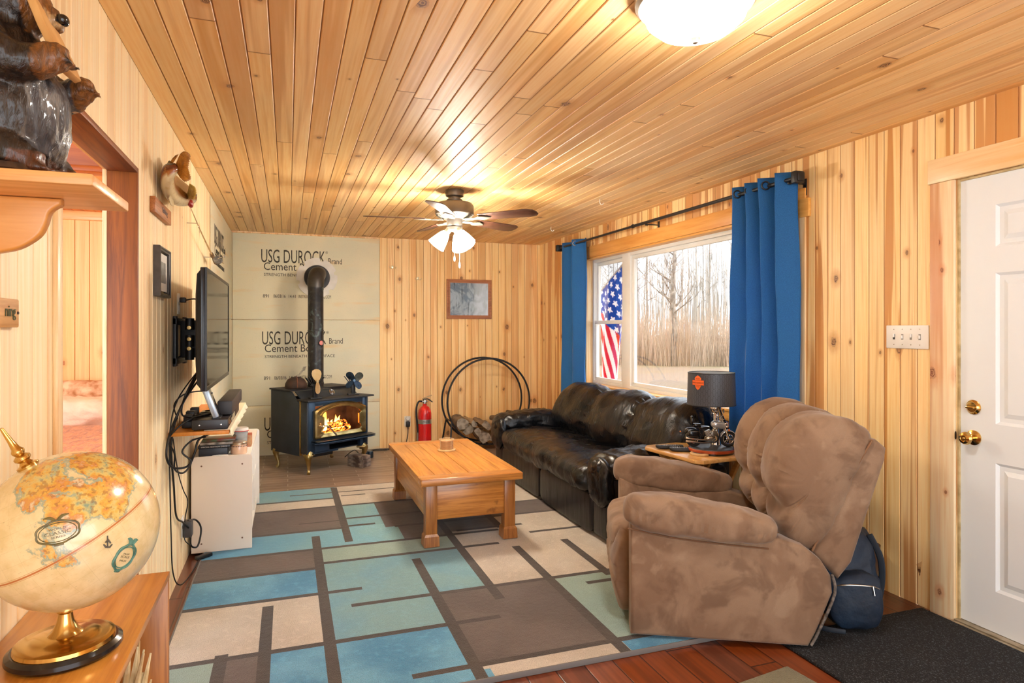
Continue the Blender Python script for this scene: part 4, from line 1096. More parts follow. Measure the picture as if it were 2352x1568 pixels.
b = NB(); b.faces.new([b.verts.new(p) for p in yy(inner, -.272)]); fixn(b); o_ = P('door_glass', b, glass('stove_glass', .06, (.88, .88, .9, 1)), dr, flat=True)
b = NB(); tube(b, [(-.235, -.292, .445), (-.235, -.325, .447), (-.20, -.335, .447), (-.165, -.335, .435), (-.085, -.338, .35)], [.008, .007, .006, .006, .0085], 8, smooth=4); P('door_handle', b, CHROME, dr)
for z in (.40, .56): b = NB(); box(b, .305, .322, -.285, -.25, z-.018, z+.018, .003); P('hinge', b, IRONS, dr)
# ash lip
b = NB(); prism(b, [(-.25, 0), (-.29, .012), (-.345, .006), (-.362, .012), (-.362, .016), (-.29, .022), (-.25, .018)], -.30, .36, YZ, bev=.002); b.transform(TR(0, 0, .296)); fixn(b); P('ash_lip', b, IRON, st)
b = NB(); prism(b, [(-.29, -.25), (.36, -.25), (.375, -.34), (.30, -.362), (-.24, -.362), (-.31, -.33)], .288, .298, bev=.003); fixn(b); P('ash_shelf', b, IRONB, st)
# cabriole legs
for x, y, a in ((-.30, -.215, 225), (.30, -.215, 315), (-.30, .28, 135), (.30, .28, 45)):
    b = NB(); M = TR(x, y, 0) @ RZ(DG(a))
    pts = [(0.005, 0, .188), (.028, 0, .165), (.030, 0, .135), (.018, 0, .09), (.006, 0, .045), (.012, 0, .018), (.022, 0, .009)]
    tube(b, pts, [.045, .038, .027, .019, .014, .016, .017], 12, smooth=4, M=M); box(b, -.045, .045, -.045, .045, .170, .189, .008, M); P('leg', b, ABRASS, st)
b = NB(); box(b, -.12, .12, .0, .14, .10, .189, .01); P('blower_box', b, IRONS, st)
# burning logs and flames
EMB = NT('glowing_embers'); o = EMB.obj(); n_ = EMB.noise(o, 38, 3); EMB.col(srgb('2a1a14')); EMB.put(EMB.b.inputs['Emission Color'], EMB.ramp(n_, [(.45, (0, 0, 0)), (.6, (1, .12, .01)), (.75, (1, .5, .1))])); EMB.b.inputs['Emission Strength'].default_value = 2.5
fl_ = thing('firewood', 'charred logs burning inside the stove', 'fire', (.324, 6.54, SG+.335), DG(32))
for k, (x, y, z, a, L_) in enumerate(((-.08, -.10, .035, .15, .34), (.10, -.06, .03, -.25, .30), (.02, -.13, .075, -.1, .30), (.12, -.12, .085, .5, .16))):
    b = NB(); tube(b, [(-L_/2, 0, 0), (-L_/6, .005, .004), (L_/6, -.004, 0), (L_/2, 0, .004)], [.026, .032, .03, .024], 9, M=TR(x, y, z) @ RZ(a)); P('charred_log', b, EMB.m, fl_)
FL = NT('flame'); o = FL.obj(); S = FL.sep(o); FL.n.remove(FL.b)
hgt = FL.math('DIVIDE', S[2], .22, clamp=True)
nn = FL.noise(FL.vec(FL.math('MULTIPLY', S[0], 30), FL.math('MULTIPLY', S[1], 30), FL.math('MULTIPLY', S[2], 12)), 1, 3)
colr = FL.ramp(FL.math('ADD', hgt, FL.math('MULTIPLY', FL.math('SUBTRACT', nn, .5), .8)), [(0, (1, .62, .2)), (.35, (1, .42, .07)), (.8, (1, .12, .01))])
e_ = FL.new('ShaderNodeEmission'); FL.l.new(colr, e_.inputs[0]); e_.inputs[1].default_value = 5.5
tr_ = FL.new('ShaderNodeBsdfTransparent'); mx = FL.new('ShaderNodeMixShader')
lw = FL.new('ShaderNodeLayerWeight'); lw.inputs[0].default_value = .35
op = FL.math('MULTIPLY', FL.sstep(nn, .32, .6), FL.math('SUBTRACT', 1, FL.math('MULTIPLY', lw.outputs['Facing'], .9)), clamp=True)
FL.l.new(op, mx.inputs[0]); FL.l.new(tr_.outputs[0], mx.inputs[1]); FL.l.new(e_.outputs[0], mx.inputs[2]); FL.l.new(mx.outputs[0], FL.out.inputs[0])
rnd = random.Random(3)
for k, (x, h_) in enumerate(((-.19, .09), (-.165, .12), (-.13, .17), (-.10, .235), (-.07, .215), (-.045, .15), (-.01, .10), (.03, .09), (.06, .13), (.09, .11), (.12, .12), (.16, .06), (-.15, .07), (.0, .07))):
    b = NB(); y = -.13+rnd.uniform(-.03, .05); sw_ = rnd.uniform(-.02, .02)
    pts = [(x, y, .04), (x+sw_*.3, y, .04+h_*.3), (x+sw_, y, .04+h_*.65), (x+sw_*.2+.006, y, .04+h_)]
    tube(b, pts, [.016, .026, .016, .001], 9, smooth=4, sy=.6); P('flame', b, FL.m, fl_, ang=180)
ld = bpy.data.lights.new('fire_glow', 'POINT'); ld.energy = 1.6; ld.color = (1, .45, .15); ld.shadow_soft_size = .04
lo = bpy.data.objects.new('fire_glow', ld); COL.objects.link(lo); lo.parent = fl_; lo.location = (-.06, -.15, .15)
# ---- pipe and wall thimble
PIPE = NT('stove_pipe_black'); o = PIPE.obj(); n1 = PIPE.noise(o, 9, 4, .6, .8); n2 = PIPE.noise(o, 26, 4)
PIPE.col(PIPE.mix(PIPE.sstep(n1, .55, .68, 0, .6), PIPE.mix(PIPE.sstep(n2, .4, .7), srgb('2a2a2c'), srgb('3a3634')), srgb('6d7f7c'))); PIPE.b.inputs['Roughness'].default_value = .38; PIPE.b.inputs['Metallic'].default_value = .4; PIPE.bump(n2, .2, .003)
PX, PY = .262, 6.665
pp = thing('stove_pipe', 'black stove pipe rising from the stove and elbowing into the wall', 'stove pipe', (PX, PY, SG+.772))
z0 = SG+.773
b = NB(); lathe(b, [(.0, z0), (.079, z0), (.080, z0+.04), (.076, z0+.045), (.076, 1.33), (.078, 1.332), (.078, 1.34), (.0745, 1.344), (.0745, 1.74), (.077, 1.745), (.077, 1.775), (0, 1.775)], 36, TR(PX, PY, 0)); fixn(b); P('straight_pipe', b, PIPE.m, pp, world=True)
b = NB(); lean = .03
el = [(PX, PY, 1.77)]
for k in range(0, 6): a = k/5*PI/2; el.append((PX+.03*(1-math.cos(a)), PY+.13*(1-math.cos(a)), 1.80+.11*math.sin(a)))
el.append((PX+.035, PY+.30, 1.912))
tube(b, el, [.078, .079, .081, .079, .081, .079, .079, .078], 28); P('elbow', b, mat('elbow_steel', '4a4540', .42, .4, c2='383431', ns=9), pp, world=True, ang=25)
b = NB(); tube(b, [(PX+.033, 6.93, 1.912), (PX+.037, YB-.02, 1.914)], .076, 28); P('wall_pipe', b, PIPE.m, pp, world=True)
th = thing('wall_thimble', 'notched pale disc and dark collar where the stove pipe enters the wall', 'thimble', (PX+.037, YB-.012, 1.91))
b = NB(); o_ = []
for k in range(96):
    a = 2*PI*k/96; r = .215 if (k % 16) not in (0, 1, 2) else .185
    o_.append((r*math.cos(a+.2), r*math.sin(a+.2)))
iM = TR(PX+.037, YB-.0125, 1.91) @ RX(PI/2)
rg_ = [[iM @ Vector((x, y, z)) for x, y in o_] for z in (0, .018)]; ri = [[iM @ Vector((.132*math.cos(2*PI*k/96+.2), .132*math.sin(2*PI*k/96+.2), z)) for k in range(96)] for z in (.018, 0)]
loft(b, rg_+ri, caps=False, loop=True); fixn(b); P('notched_disc', b, mat('galvanised_disc', 'f2efe8', .5, 0, c2='d8d2c6', ns=5), th, world=True, ang=30)
b = NB(); lathe(b, [(.082, .001), (.131, .001), (.136, .03), (.130, .055), (.10, .06), (.084, .055)], 40, iM); fixn(b); P('collar', b, IRONS, th, world=True)
gp = thing('pipe_thermometer', 'small round red thermometer stuck to the stove pipe', 'thermometer', (PX+.045, PY-.065, 1.215))
b = NB(); M = TR(0, 0, 0) @ RZ(DG(35)) @ RX(PI/2); lathe(b, [(0, 0), (.026, 0), (.027, .004), (.025, .007), (0, .0065)], 24, M); fixn(b); P('case', b, BLACKP, gp)
b = NB(); lathe(b, [(0, .0066), (.022, .0066), (.022, .0076), (0, .0078)], 24, M); fixn(b); P('dial', b, mat('red_dial', 'c5524d', .4, c2='d9a39b', ns=60), gp)
# ---- things on the stove (local stove coords -> world)
def SW(x, y): 
    c, s = math.cos(DG(32)), math.sin(DG(32)); return (.324+x*c-y*s, 6.54+x*s+y*c)
ZU, ZL = SG+.7725, SG+.6925
x, y = SW(-.20, .15)
kt = thing('iron_kettle', 'rusty black cast iron kettle with coiled handle on top of the stove', 'kettle', (x, y, ZU), DG(10))
b = NB(); lathe(b, [(0, 0), (.098, 0), (.104, .012), (.100, .045), (.078, .083), (.05, .098), (.047, .104), (0, .108)], 32); fixn(b); P('body', b, mat('rusty_iron', '3b302b', .7, .3, c2='54392b', ns=12), kt)
b = NB(); tube(b, [(-.006, -.104, .01), (-.006, -.1, .05), (-.004, -.076, .088), (0, -.04, .107), (0, 0, .114)], .005, 6, smooth=3); P('rib', b, mat('rust_rib', '6e4430', .8), kt)
b = NB(); tube(b, [(-.01, 0, .108), (.03, 0, .135), (.06, -.01, .175)], .0028, 6)
tube(b, [(.02, .01, .108), (.05, .01, .14), (.078, 0, .178)], .0028, 6)
hl = [(.068+.014*math.cos(k*.8)+k*.0006, .014*math.sin(k*.8), .165+k*.0017) for k in range(24)]; tube(b, hl, .0028, 6); P('coil_handle', b, mat('wire_steel', 'a39a8c', .4, .8), kt)
def sfan(name, lab, lx, ly, rz, bm_, bl, nbl, rot0, sz=1.0):
    x, y = SW(lx, ly); r = thing(name, lab, 'stove fan', (x, y, ZL), rz)
    b = NB(); box(b, -.055, .055, -.035, .035, 0, .012, .004); box(b, -.02, .02, -.012, .016, .01, .12*sz, .004); P('base', b, bm_, r)
    b = NB()
    for k in range(7):
        a = (k-3)*.21; box(b, -.0025, .0025, -.022, .022, 0, .085, .001, TR(.012*(k-3), .012, .115*sz) @ RY(a))
    box(b, -.04, .04, -.008, .024, .105*sz, .125*sz, .003); P('cooling_fins', b, bm_, r)
    b = NB(); M0 = TR(0, -.045, .145*sz) 
    lathe(b, [(0, -.012), (.012, -.012), (.012, .03), (0, .03)], 12, M0 @ RX(PI/2) @ TR(0, 0, -.02)); fixn(b)
    for k in range(nbl):
        t_ = NB(); ol = []
        for j in range(20):
            a = 2*PI*j/20; ol.append((.027*sz*math.sin(a)*(1.15-.35*math.cos(a)), .052*sz-.052*sz*math.cos(a)))
        prism(t_, ol, -.001, .001, None)
        for v in t_.verts: v.co.z += v.co.x*.75
        fixn(t_); absorb(b, t_, M0 @ RX(PI/2) @ RZ(rot0+2*PI*k/nbl))
    P('blade', b, bl, r); return r
f1 = sfan('stove_fan', 'stove fan with two brass-coloured blades, standing left on the stove ledge', -.215, -.19, DG(20), BLACKP, mat('gold_blade', 'd9c08e', .3, .7, c2='eee2c4', ns=9), 2, DG(185), 1.12)
b = NB(); tube(b, [(-.028, 0, .20), (-.03, 0, .265), (.03, 0, .265), (.028, 0, .20)], .0028, 6); tube(b, [(-.028, 0, .228), (.028, 0, .228)], .0022, 6); P('carry_handle', b, ABRASS, f1)
f2 = sfan('stove_fan', 'stove fan with four blue-grey blades, standing right on the stove ledge', .235, -.17, DG(5), BLACKP, mat('steel_blue_blade', '7f9fbf', .22, .85, c2='3d4c5e', ns=12), 4, DG(40), 1.0)
# bricks and a kindling block on the hearth
bx, by = fl_pt = (.70, 6.62)
bk = thing('fire_brick', 'lowest of three fire bricks stacked on the tiles under the stove front', 'brick', (.66, 6.43, SG), DG(40))
BRK = mat('sooty_brick', '4a3a33', .9, c2='a89a8c', ns=11, lo=.42, hi=.7, bump=.3, bs=60)
b = NB(); box(b, -.058, .058, -.10, .10, 0, .036, .004); P('block', b, BRK, bk)
copy_tree(bk, (.662, 6.432, SG+.037), (0, 0, DG(43)), 'middle of three fire bricks stacked on the tiles under the stove front')
copy_tree(bk, (.659, 6.43, SG+.074), (0, 0, DG(38)), 'topmost of three fire bricks stacked on the tiles under the stove front')
# blower hardware lying under the stove
o_ = thing('electric_motor', 'small dark twin-cap motor on the tiles behind the fire bricks', 'motor', (.78, 6.78, SG), DG(32))
b = NB(); 
for dx_ in (-.035, .035): lathe(b, [(0, 0), (.03, 0), (.034, .01), (.034, .06), (.03, .07), (0, .07)], 18, TR(dx_, 0, 0))
fixn(b); P('cap', b, mat('blue_grey_cap', '2c3c4a', .3, .5), o_)
b = NB(); tube(b, [(-.08, .0, .02), (-.2, -.05, .12), (-.3, -.02, .06)], .004, 6, smooth=5); P('lead', b, RUBBER, o_)
# ================================================================== far wall things
pf = thing('framed_picture', 'oak-framed picture hanging on the far wall between fan and window', 'picture', (2.018, YB-.012, 1.70))
x0, x1, z0, z1 = 1.745, 2.29, 1.472, 1.934
b = NB(); fw = .042
FR = oak('picture_oak', 'b5713e', '8f5226', 'X', .4, .2, 1)
def frame(b, x0, x1, z0, z1, fw, y0, y1):
    s_ = lambda i, y: [(x0+i, y, z0+i), (x1-i, y, z0+i), (x1-i, y, z1-i), (x0+i, y, z1-i)]
    loft(b, [s_(0, y0), s_(0, y1+.003), s_(.004, y1), s_(fw*.45, y1), s_(fw*.6, y1+.004), s_(fw, y1+.006), s_(fw, y0)], caps=False, loop=True); fixn(b)
frame(b, x0, x1, z0, z1, fw, YB-.002, YB-.026); P('frame', b, FR, pf, world=True, ang=20)
t = NT('picture_print'); o = t.obj(); S = t.sep(o)
n1 = t.noise(o, 5, 4, .6, 1.5); n2 = t.noise(t.vec(t.math('MULTIPLY', S[0], 30), 0, t.math('MULTIPLY', S[2], 7)), 1, 4)
c = t.mix(t.sstep(n1, .4, .6), srgb('6f8294'), srgb('a9bac8')); c = t.mix(t.sstep(n2, .52, .7, 0, .8), c, srgb('3d4c58')); c = t.mix(t.sstep(S[0], .02, .10, 0, .5), c, srgb('d5e2ea'))
t.col(c); t.b.inputs['Roughness'].default_value = .12
b = NB(); box(b, x0+fw-.004, x1-fw+.004, YB-.018, YB-.012, z0+fw-.004, z1-fw+.004); P('print', b, t.m, pf, world=True)
# double hooks screwed to the boards
HK = mat('brass_hook', 'd8c9a4', .3, .8)
def hook(x, z, lab):
    r = thing('coat_hook', lab, 'hook', (x, YB, z))
    b = NB(); box(b, x-.014, x+.014, YB-.004, YB-.0005, z-.012, z+.02, .002)
    P('plate', b, HK, r, world=True)
    for s in (-1, 1):
        b = NB(); tube(b, [(x+s*.006, YB-.004, z-.004), (x+s*.02, YB-.02, z-.014), (x+s*.034, YB-.03, z-.004), (x+s*.034, YB-.03, z+.01)], .003, 6, smooth=3); P('prong', b, HK, r, world=True)
hook(1.12, 2.05, 'pale double hook on the far wall, the left and higher of the two'); hook(1.41, 1.93, 'pale double hook on the far wall, the right and lower of the two')
# outlet with plugs
def outlet(name, lab, M):
    r = thing(name, lab, 'outlet', tuple(M.translation)); 
    b = NB(); box(b, -.035, .035, -.006, -.0005, -.057, .057, .003); b.transform(M); P('cover_plate', b, WHITEP, r, world=True)
    for z in (.026, -.026):
        b = NB(); box(b, -.016, .016, -.008, -.005, z-.017, z+.017, .003); b.transform(M); P('socket', b, VINYL, r, world=True)
    return r
outlet('wall_outlet', 'white wall outlet on the far wall left of the fire extinguisher', TR(1.29, YB, .30))
o_ = thing('plug_adapter', 'white round plug in the upper socket of the far wall outlet', 'plug', (1.29, YB-.009, .335))
b = NB(); lathe(b, [(0, 0), (.026, 0), (.028, .02), (.02, .034), (0, .036)], 20, RX(PI/2)); fixn(b); P('body', b, WHITEP, o_)
o_ = thing('power_plug', 'black plug with cord in the lower socket of the far wall outlet', 'plug', (1.29, YB-.009, .27))
b = NB(); box(b, -.022, .022, -.045, 0, -.03, .03, .008); P('body', b, BLACKP, o_)
b = NB(); tube(b, [(0, -.03, -.03), (-.005, -.04, -.12), (-.03, -.05, -.22), (-.06, -.09, -.255), (-.18, -.10, -.258), (-.35, -.06, -.258), (-.42, -.12, -.258), (-.25, -.14, -.2575)], .0045, 8, smooth=5); P('cord', b, RUBBER, o_)
# ================================================================== fire extinguisher
fe = thing('fire_extinguisher', 'red fire extinguisher hanging on the far wall left of the log hoop', 'fire extinguisher', (1.47, 7.20, .0))
RED = mat('extinguisher_red', 'd81f22', .22, coat=.5)
M = TR(0, 0, .03)
b = NB(); lathe(b, [(0, 0), (.070, 0), (.076, .008), (.076, .36), (.070, .40), (.050, .435), (.028, .452), (.022, .456), (.022, .475), (0, .475)], 36, M); fixn(b); P('cylinder', b, RED, fe)
b = NB(); lathe(b, [(.0762, .25), (.0775, .25), (.0775, .30), (.0762, .30)], 36, M); fixn(b); P('metal_band', b, mat('steel_band', 'c9c6bf', .3, .8), fe)
t_ = NB(); tx = text_bm('PRO 10', .07, .022, .0006)
for v in tx.verts: a = (v.co.x-.035)/.077; v.co = Vector((.0780*math.sin(a), -.0780*math.cos(a)+(v.co.y), v.co.z+.265))
tx.transform(M); P('lettering', tx, BLACKP, fe, flat=True)
b = NB(); lathe(b, [(0, .475), (.02, .475), (.02, .50), (.014, .52), (0, .52)], 18, M); fixn(b); box(b, -.03, .03, -.012, .012, .52, .535, .003); P('valve', b, NICKEL, fe)
b = NB(); tube(b, [(-.02, 0, .545), (.03, -.01, .558), (.085, -.02, .52)], [.007, .007, .006], 8, smooth=4); P('squeeze_lever', b, BLACKP, fe)
b = NB(); tube(b, [(-.03, 0, .555), (.0, -.005, .572), (.075, -.02, .60)], .006, 8, smooth=4); P('carry_lever', b, NICKEL, fe)
b = NB(); tube(b, [(-.025, 0, .53), (-.07, -.01, .53), (-.098, -.02, .47), (-.10, -.02, .38), (-.09, -.02, .28), (-.085, -.02, .18)], .0105, 10, smooth=5); P('hose', b, BLACKP, fe)
b = NB(); lathe(b, [(0, 0), (.011, 0), (.017, .12), (0, .12)], 14, TR(-.085, -.02, .065)); fixn(b); P('nozzle', b, NICKEL, fe)
b = NB(); box(b, -.02, .02, .072, .098, .2, .34, .003); P('wall_bracket', b, NICKEL, fe)
# ================================================================== log hoop
HX, HZ, HR = 2.12, .545, .478
hp = thing('log_hoop', 'black double-ring steel log holder against the far wall', 'log rack', (HX, 6.95, SG))
for y in (6.82, 7.08):
    b = NB(); tube(b, [(HX+HR*math.cos(a), y, HZ+HR*math.sin(a)) for a in [2*PI*k/72 for k in range(72)]], .011, 10, closed=True); P('ring', b, BLACKP, hp, world=True)
b = NB()
for a in [DG(x) for x in (205, 235, 270, 305, 335)]:
    tube(b, [(HX+HR*math.cos(a), 6.82, HZ+HR*math.sin(a)), (HX+HR*math.cos(a), 7.08, HZ+HR*math.sin(a))], .008, 8)
P('cross_bar', b, BLACKP, hp, world=True)
for s in (-1, 1):
    for y, yo in ((6.82, 6.74), (7.08, 7.15)):
        b = NB(); tube(b, [(HX+s*.43, y, .33), (HX+s*.47, yo, SG+.009)], .010, 8); P('leg', b, BLACKP, hp, world=True)
    b = NB(); tube(b, [(HX+s*.47, 6.70, SG+.010), (HX+s*.47, 7.19, SG+.010)], .010, 8); P('foot_bar', b, BLACKP, hp, world=True)
BKM = mat('log_bark', '5d4a3a', .95, c2='8f7b62', ns=16, stretch=(1, .25, 1), bump=.6, bs=45, bd=.01, detail=5); WDM = mat('split_wood', 'c7ab84', .8, c2='96795a', ns=18, stretch=(1, .15, 1), bump=.3, bs=60); ENDM = mat('log_end_grain', 'a59b8c', .85, c2='6e6459', ns=30)
def log(rnd, R_, kind):
    b = NB(); n = 14; L_ = rnd.uniform(.34, .40); o = []
    for k in range(n):
        a = 2*PI*k/n; r = R_*(1+rnd.uniform(-.09, .09))
        x, z = r*math.cos(a), r*math.sin(a)
        if kind == 1: z = max(z, -.25*R_+.1*x)
        if kind == 2: z = max(z, -.1*R_); x = min(x, .55*R_-z*.5)
        o.append((x, z))
    rings = []
    for j in range(7):
        f = j/6; k = 1+rnd.uniform(-.04, .04); rings.append([(x*k+.006*math.sin(j+i), -L_/2+L_*f, z*k+.005*math.cos(j*2+i)) for i, (x, z) in enumerate(o)])
    loft(b, rings)
    for f in b.faces:
        nrm = f.normal; 
        if abs(nrm.y) > .8: f.material_index = 2
        elif kind and (nrm.z < -.55 or nrm.x > .75): f.material_index = 1
    b.transform(Matrix.Identity(4)); return b
rnd = random.Random(11)
spots = [(-.33, .30, .068, 0, .2, 'round barked log at the left of the log hoop, highest on that side'), (-.255, .255, .062, 1, 2.6, 'split log with grey end beside the round one at the left of the log hoop'), (-.16, .20, .060, 2, 1.0, 'split log low on the left slope of the log hoop'), (-.06, .145, .062, 0, 0, 'barked log at the lower middle of the log hoop'),
 (.06, .135, .060, 1, 3.3, 'split log at the very bottom of the log hoop, beside the sofa arm'), (.17, .175, .062, 2, 5.2, 'split log low on the right of the log hoop behind the sofa arm'), (.27, .25, .06, 0, 0, 'barked log on the right slope of the log hoop behind the sofa arm'), (.345, .345, .05, 1, .5, 'thin split log highest on the right of the log hoop, just above the sofa arm'),
 (-.19, .33, .052, 2, 4.1, 'small grey split wedge leaning on the left logs in the hoop'), (-.07, .275, .060, 1, .9, 'upright-edged split wedge on top of the logs in the middle of the hoop'), (.05, .26, .055, 2, 2.2, 'pale split log lying on the second layer in the hoop'), (.16, .30, .052, 0, 0, 'small round log on the second layer behind the sofa arm')]
for x, z, R_, kind, rot, lab in spots:
    b = log(rnd, R_, kind); b.transform(RY(rot))
    # keep inside the hoop
    d = math.hypot(x, z-.545); mx_ = HR-.015-R_*1.12
    if d > mx_: x, z = x*mx_/d, .545+(z-.545)*mx_/d
    b.transform(TR(HX+x, 6.95+rnd.uniform(-.02, .02), z) @ RZ(rnd.uniform(-.08, .08)))
    top(recentre(P('firewood_log', b, [BKM, WDM, ENDM], None, ang=50)), lab, 'log', 'split firewood in the hoop')
# ================================================================== ceiling fan
FXc, FYc = 1.166, 4.617
BRZ = mat('bronze_grey', '6b6258', .4, .5, c2='5a5148', ns=8); BRD = mat('brushed_pewter', '8d8878', .35, .6)
cf_ = thing('ceiling_fan', 'five-blade ceiling fan with lit glass shades', 'ceiling fan', (FXc, FYc, 1.98))
def FT(z): return TR(0, 0, z-1.98)
b = NB(); lathe(b, [(0, 2.379), (.068, 2.379), (.070, 2.372), (.066, 2.335), (.045, 2.325), (.045, 2.315), (.058, 2.31), (.055, 2.298), (.03, 2.292), (0, 2.292)][::-1], 40, TR(0, 0, -1.98)); fixn(b); P('canopy', b, BRZ, cf_)
b = NB(); lathe(b, [(0, 2.292), (.09, 2.292), (.128, 2.282), (.142, 2.262), (.142, 2.20), (.136, 2.192), (.13, 2.19), (.10, 2.172), (.085, 2.165), (0, 2.165)][::-1], 44, TR(0, 0, -1.98)); fixn(b); hs = P('motor_housing', b, BRZ, cf_)
b = NB()
for k in range(40):
    a = 2*PI*k/40; tube(b, [(.128*math.cos(a), .128*math.sin(a), 2.187-1.98), (.100*math.cos(a), .100*math.sin(a), 2.171-1.98)], .003, 5)
P('vent_ribs', b, BRD, hs)
b = NB(); lathe(b, [(0, 2.165), (.06, 2.165), (.058, 2.12), (.052, 2.112), (.06, 2.105), (.056, 2.085), (.03, 2.075), (0, 2.075)][::-1], 32, TR(0, 0, -1.98)); fixn(b); P('light_fitter', b, BRZ, cf_)
BLD = oak('walnut_blade', '5d3a2a', '3a2018', 'X', .4, .2, 1)
TH0 = -25-19.3
for k in range(5):
    a = DG(TH0+72*k); M = FT(2.162) @ RZ(a)
    b = NB(); prism(b, [(.08, -.02), (.14, -.028), (.175, -.018), (.22, -.045), (.26, -.03), (.30, 0), (.26, .03), (.22, .045), (.175, .018), (.14, .028), (.08, .02)], -.003, .003, M @ TR(0, 0, -.004) @ RX(DG(-6)), bev=.001); fixn(b)
    P('blade_arm', b, BRD, cf_)
    b = NB(); prism(b, [(.215, -.056), (.60, -.071), (.645, -.05), (.662, -.01), (.66, .03), (.64, .055), (.60, .068), (.215, .056)], .003, .009, M @ RX(DG(-12)), bev=.0015); fixn(b)
    P('blade', b, BLD, cf_)
FROST = NT('lit_frosted_shade'); FROST.col(srgb('fff6e6')); FROST.b.inputs['Emission Color'].default_value = (1, .93, .82, 1); FROST.b.inputs['Emission Strength'].default_value = 34; FROST.b.inputs['Roughness'].default_value = .3
for k in range(3):
    a = DG(-90-19.3+45+120*k); M = FT(2.085) @ RZ(a) @ TR(.045, 0, 0) @ RY(DG(180-38))
    b = NB(); lathe(b, [(0, -.01), (.022, -.01), (.024, .03), (.03, .035), (0, .036)], 20, M); fixn(b); P('socket_cup', b, BRD, cf_)
    b = NB(); lathe(b, [(.028, .03), (.036, .045), (.050, .085), (.060, .125), (.067, .150), (.064, .150), (.056, .122), (.046, .084), (.030, .05)], 28, M); fixn(b); P('glass_shade', b, FROST.m, cf_)
    b = NB(); puff(b, (0, 0, .085), (.024, .024, .036), 2, 6, M); P('bulb', b, emit('bulb_glow', 'fff1dc', 40) if k == 0 else bpy.data.materials['bulb_glow'], cf_)
for (x, y, l_) in ((-.012, -.045, .19), (.030, -.03, .235)):
    b = NB()
    for q in range(int(l_/.006)): puff(b, (x, y, .10-q*.006), (.0016, .0016, .0026), 2, 1)
    P('pull_chain', b, WHITEP, cf_)
    b = NB(); lathe(b, [(0, 0), (.005, .003), (.0085, .02), (.004, .045), (0, .047)], 12, TR(x, y, .10-l_-.045)); fixn(b); P('chain_pendant', b, WHITEP, cf_)
# ================================================================== dome ceiling light
dl = thing('ceiling_light', 'round frosted dome ceiling light at the top of the photo', 'ceiling light', (1.175, 1.66, 2.379))
b = NB(); lathe(b, [(0, 0), (.178, 0), (.183, -.006), (.182, -.030), (.172, -.042), (.160, -.044), (.158, -.03), (0, -.02)][::-1], 48); fixn(b); P('rim', b, mat('brushed_nickel_rim', 'aea69a', .35, .7), dl)
b = NB(); lathe(b, [(.150, -.032), (.157, -.048), (.146, -.082), (.112, -.112), (.06, -.130), (0, -.135)][::-1], 48); fixn(b)
DOME = NT('lit_dome_glass'); DOME.col(srgb('ffffff')); DOME.b.inputs['Emission Color'].default_value = (1, .965, .91, 1); DOME.b.inputs['Emission Strength'].default_value = 20; DOME.b.inputs['Roughness'].default_value = .25
P('glass_dome', b, DOME.m, dl)
b = NB(); lathe(b, [(0, -.156), (.008, -.153), (.010, -.146), (.016, -.140), (.017, -.134), (0, -.132)], 20); fixn(b); P('finial', b, mat('finial_nickel', 'b9a994', .3, .6), dl)
# two screw hooks in the ceiling
for x, y, lab in ((2.33, 4.55, 'white screw hook in the ceiling near the window, the nearer one'), (2.50, 5.95, 'white screw hook in the ceiling near the far window corner')):
    b = NB(); tube(b, [(x, y, ZC), (x, y, ZC-.03), (x+.015, y-.005, ZC-.045), (x+.028, y-.01, ZC-.03)], .003, 6, smooth=4); o_ = P('ceiling_hook', b, WHITEP, None); recentre(o_); top(o_, lab, 'hook')
# ================================================================== motorcycle table lamp
LX, LY = 2.40, 3.232
ml = thing('motorcycle_lamp', 'table lamp with a model motorcycle base and black drum shade', 'lamp', (LX, LY, TZ+.0005), DG(-22))
b = NB(); lathe(b, [(0, 0), (.128, 0), (.130, .004), (.130, .012), (0, .012)], 48); fixn(b); P('base_foot', b, BLACKG, ml)
b = NB(); lathe(b, [(0, .012), (.134, .012), (.136, .016), (.136, .026), (.133, .029), (0, .029)], 48); fixn(b); P('base_ring', b, mat('orange_lacquer', 'b8502a', .2, coat=.5, c2='8f3518', ns=6), ml)
b = NB(); lathe(b, [(0, .029), (.128, .029), (.126, .033), (0, .033)], 48); fixn(b); P('base_top', b, mat('asphalt_top', '4a4d52', .5, c2='2e3034', ns=30), ml)
BK = dict(pre=TR(0, 0, .033) @ Matrix.Scale(1.16, 4) @ TR(-.002, 0, -.033))
zb = .033
def wheel(x, z, R_, w, mt_):
    b = NB(); tube(b, [(x+R_*math.cos(a), 0, z+R_*math.sin(a)) for a in [2*PI*k/28 for k in range(28)]], w, 10, closed=True); w_ = P('tyre', b, mat('tyre_rubber', '17171a', .7), ml, **BK)
    b = NB(); tube(b, [(x+(R_-w*.75)*math.cos(a), 0, z+(R_-w*.75)*math.sin(a)) for a in [2*PI*k/28 for k in range(28)]], w*.45, 8, closed=True)
    for k in range(16):
        a = 2*PI*k/16; tube(b, [(x+.006*math.cos(a), (-1)**k*.004, z+.006*math.sin(a)), (x+(R_-w)*math.cos(a), 0, z+(R_-w)*math.sin(a))], .0009, 4)
    lathe(b, [(0, -.010), (.008, -.010), (.008, .010), (0, .010)], 12, TR(x, 0, z) @ RX(PI/2)); P('spoked_rim', b, CHROME, w_, **BK)
FWX, RWX, WR_ = .088, -.088, .034
wheel(FWX, zb+.042, WR_, .0085, 0); wheel(RWX, zb+.040, .031, .010, 0)
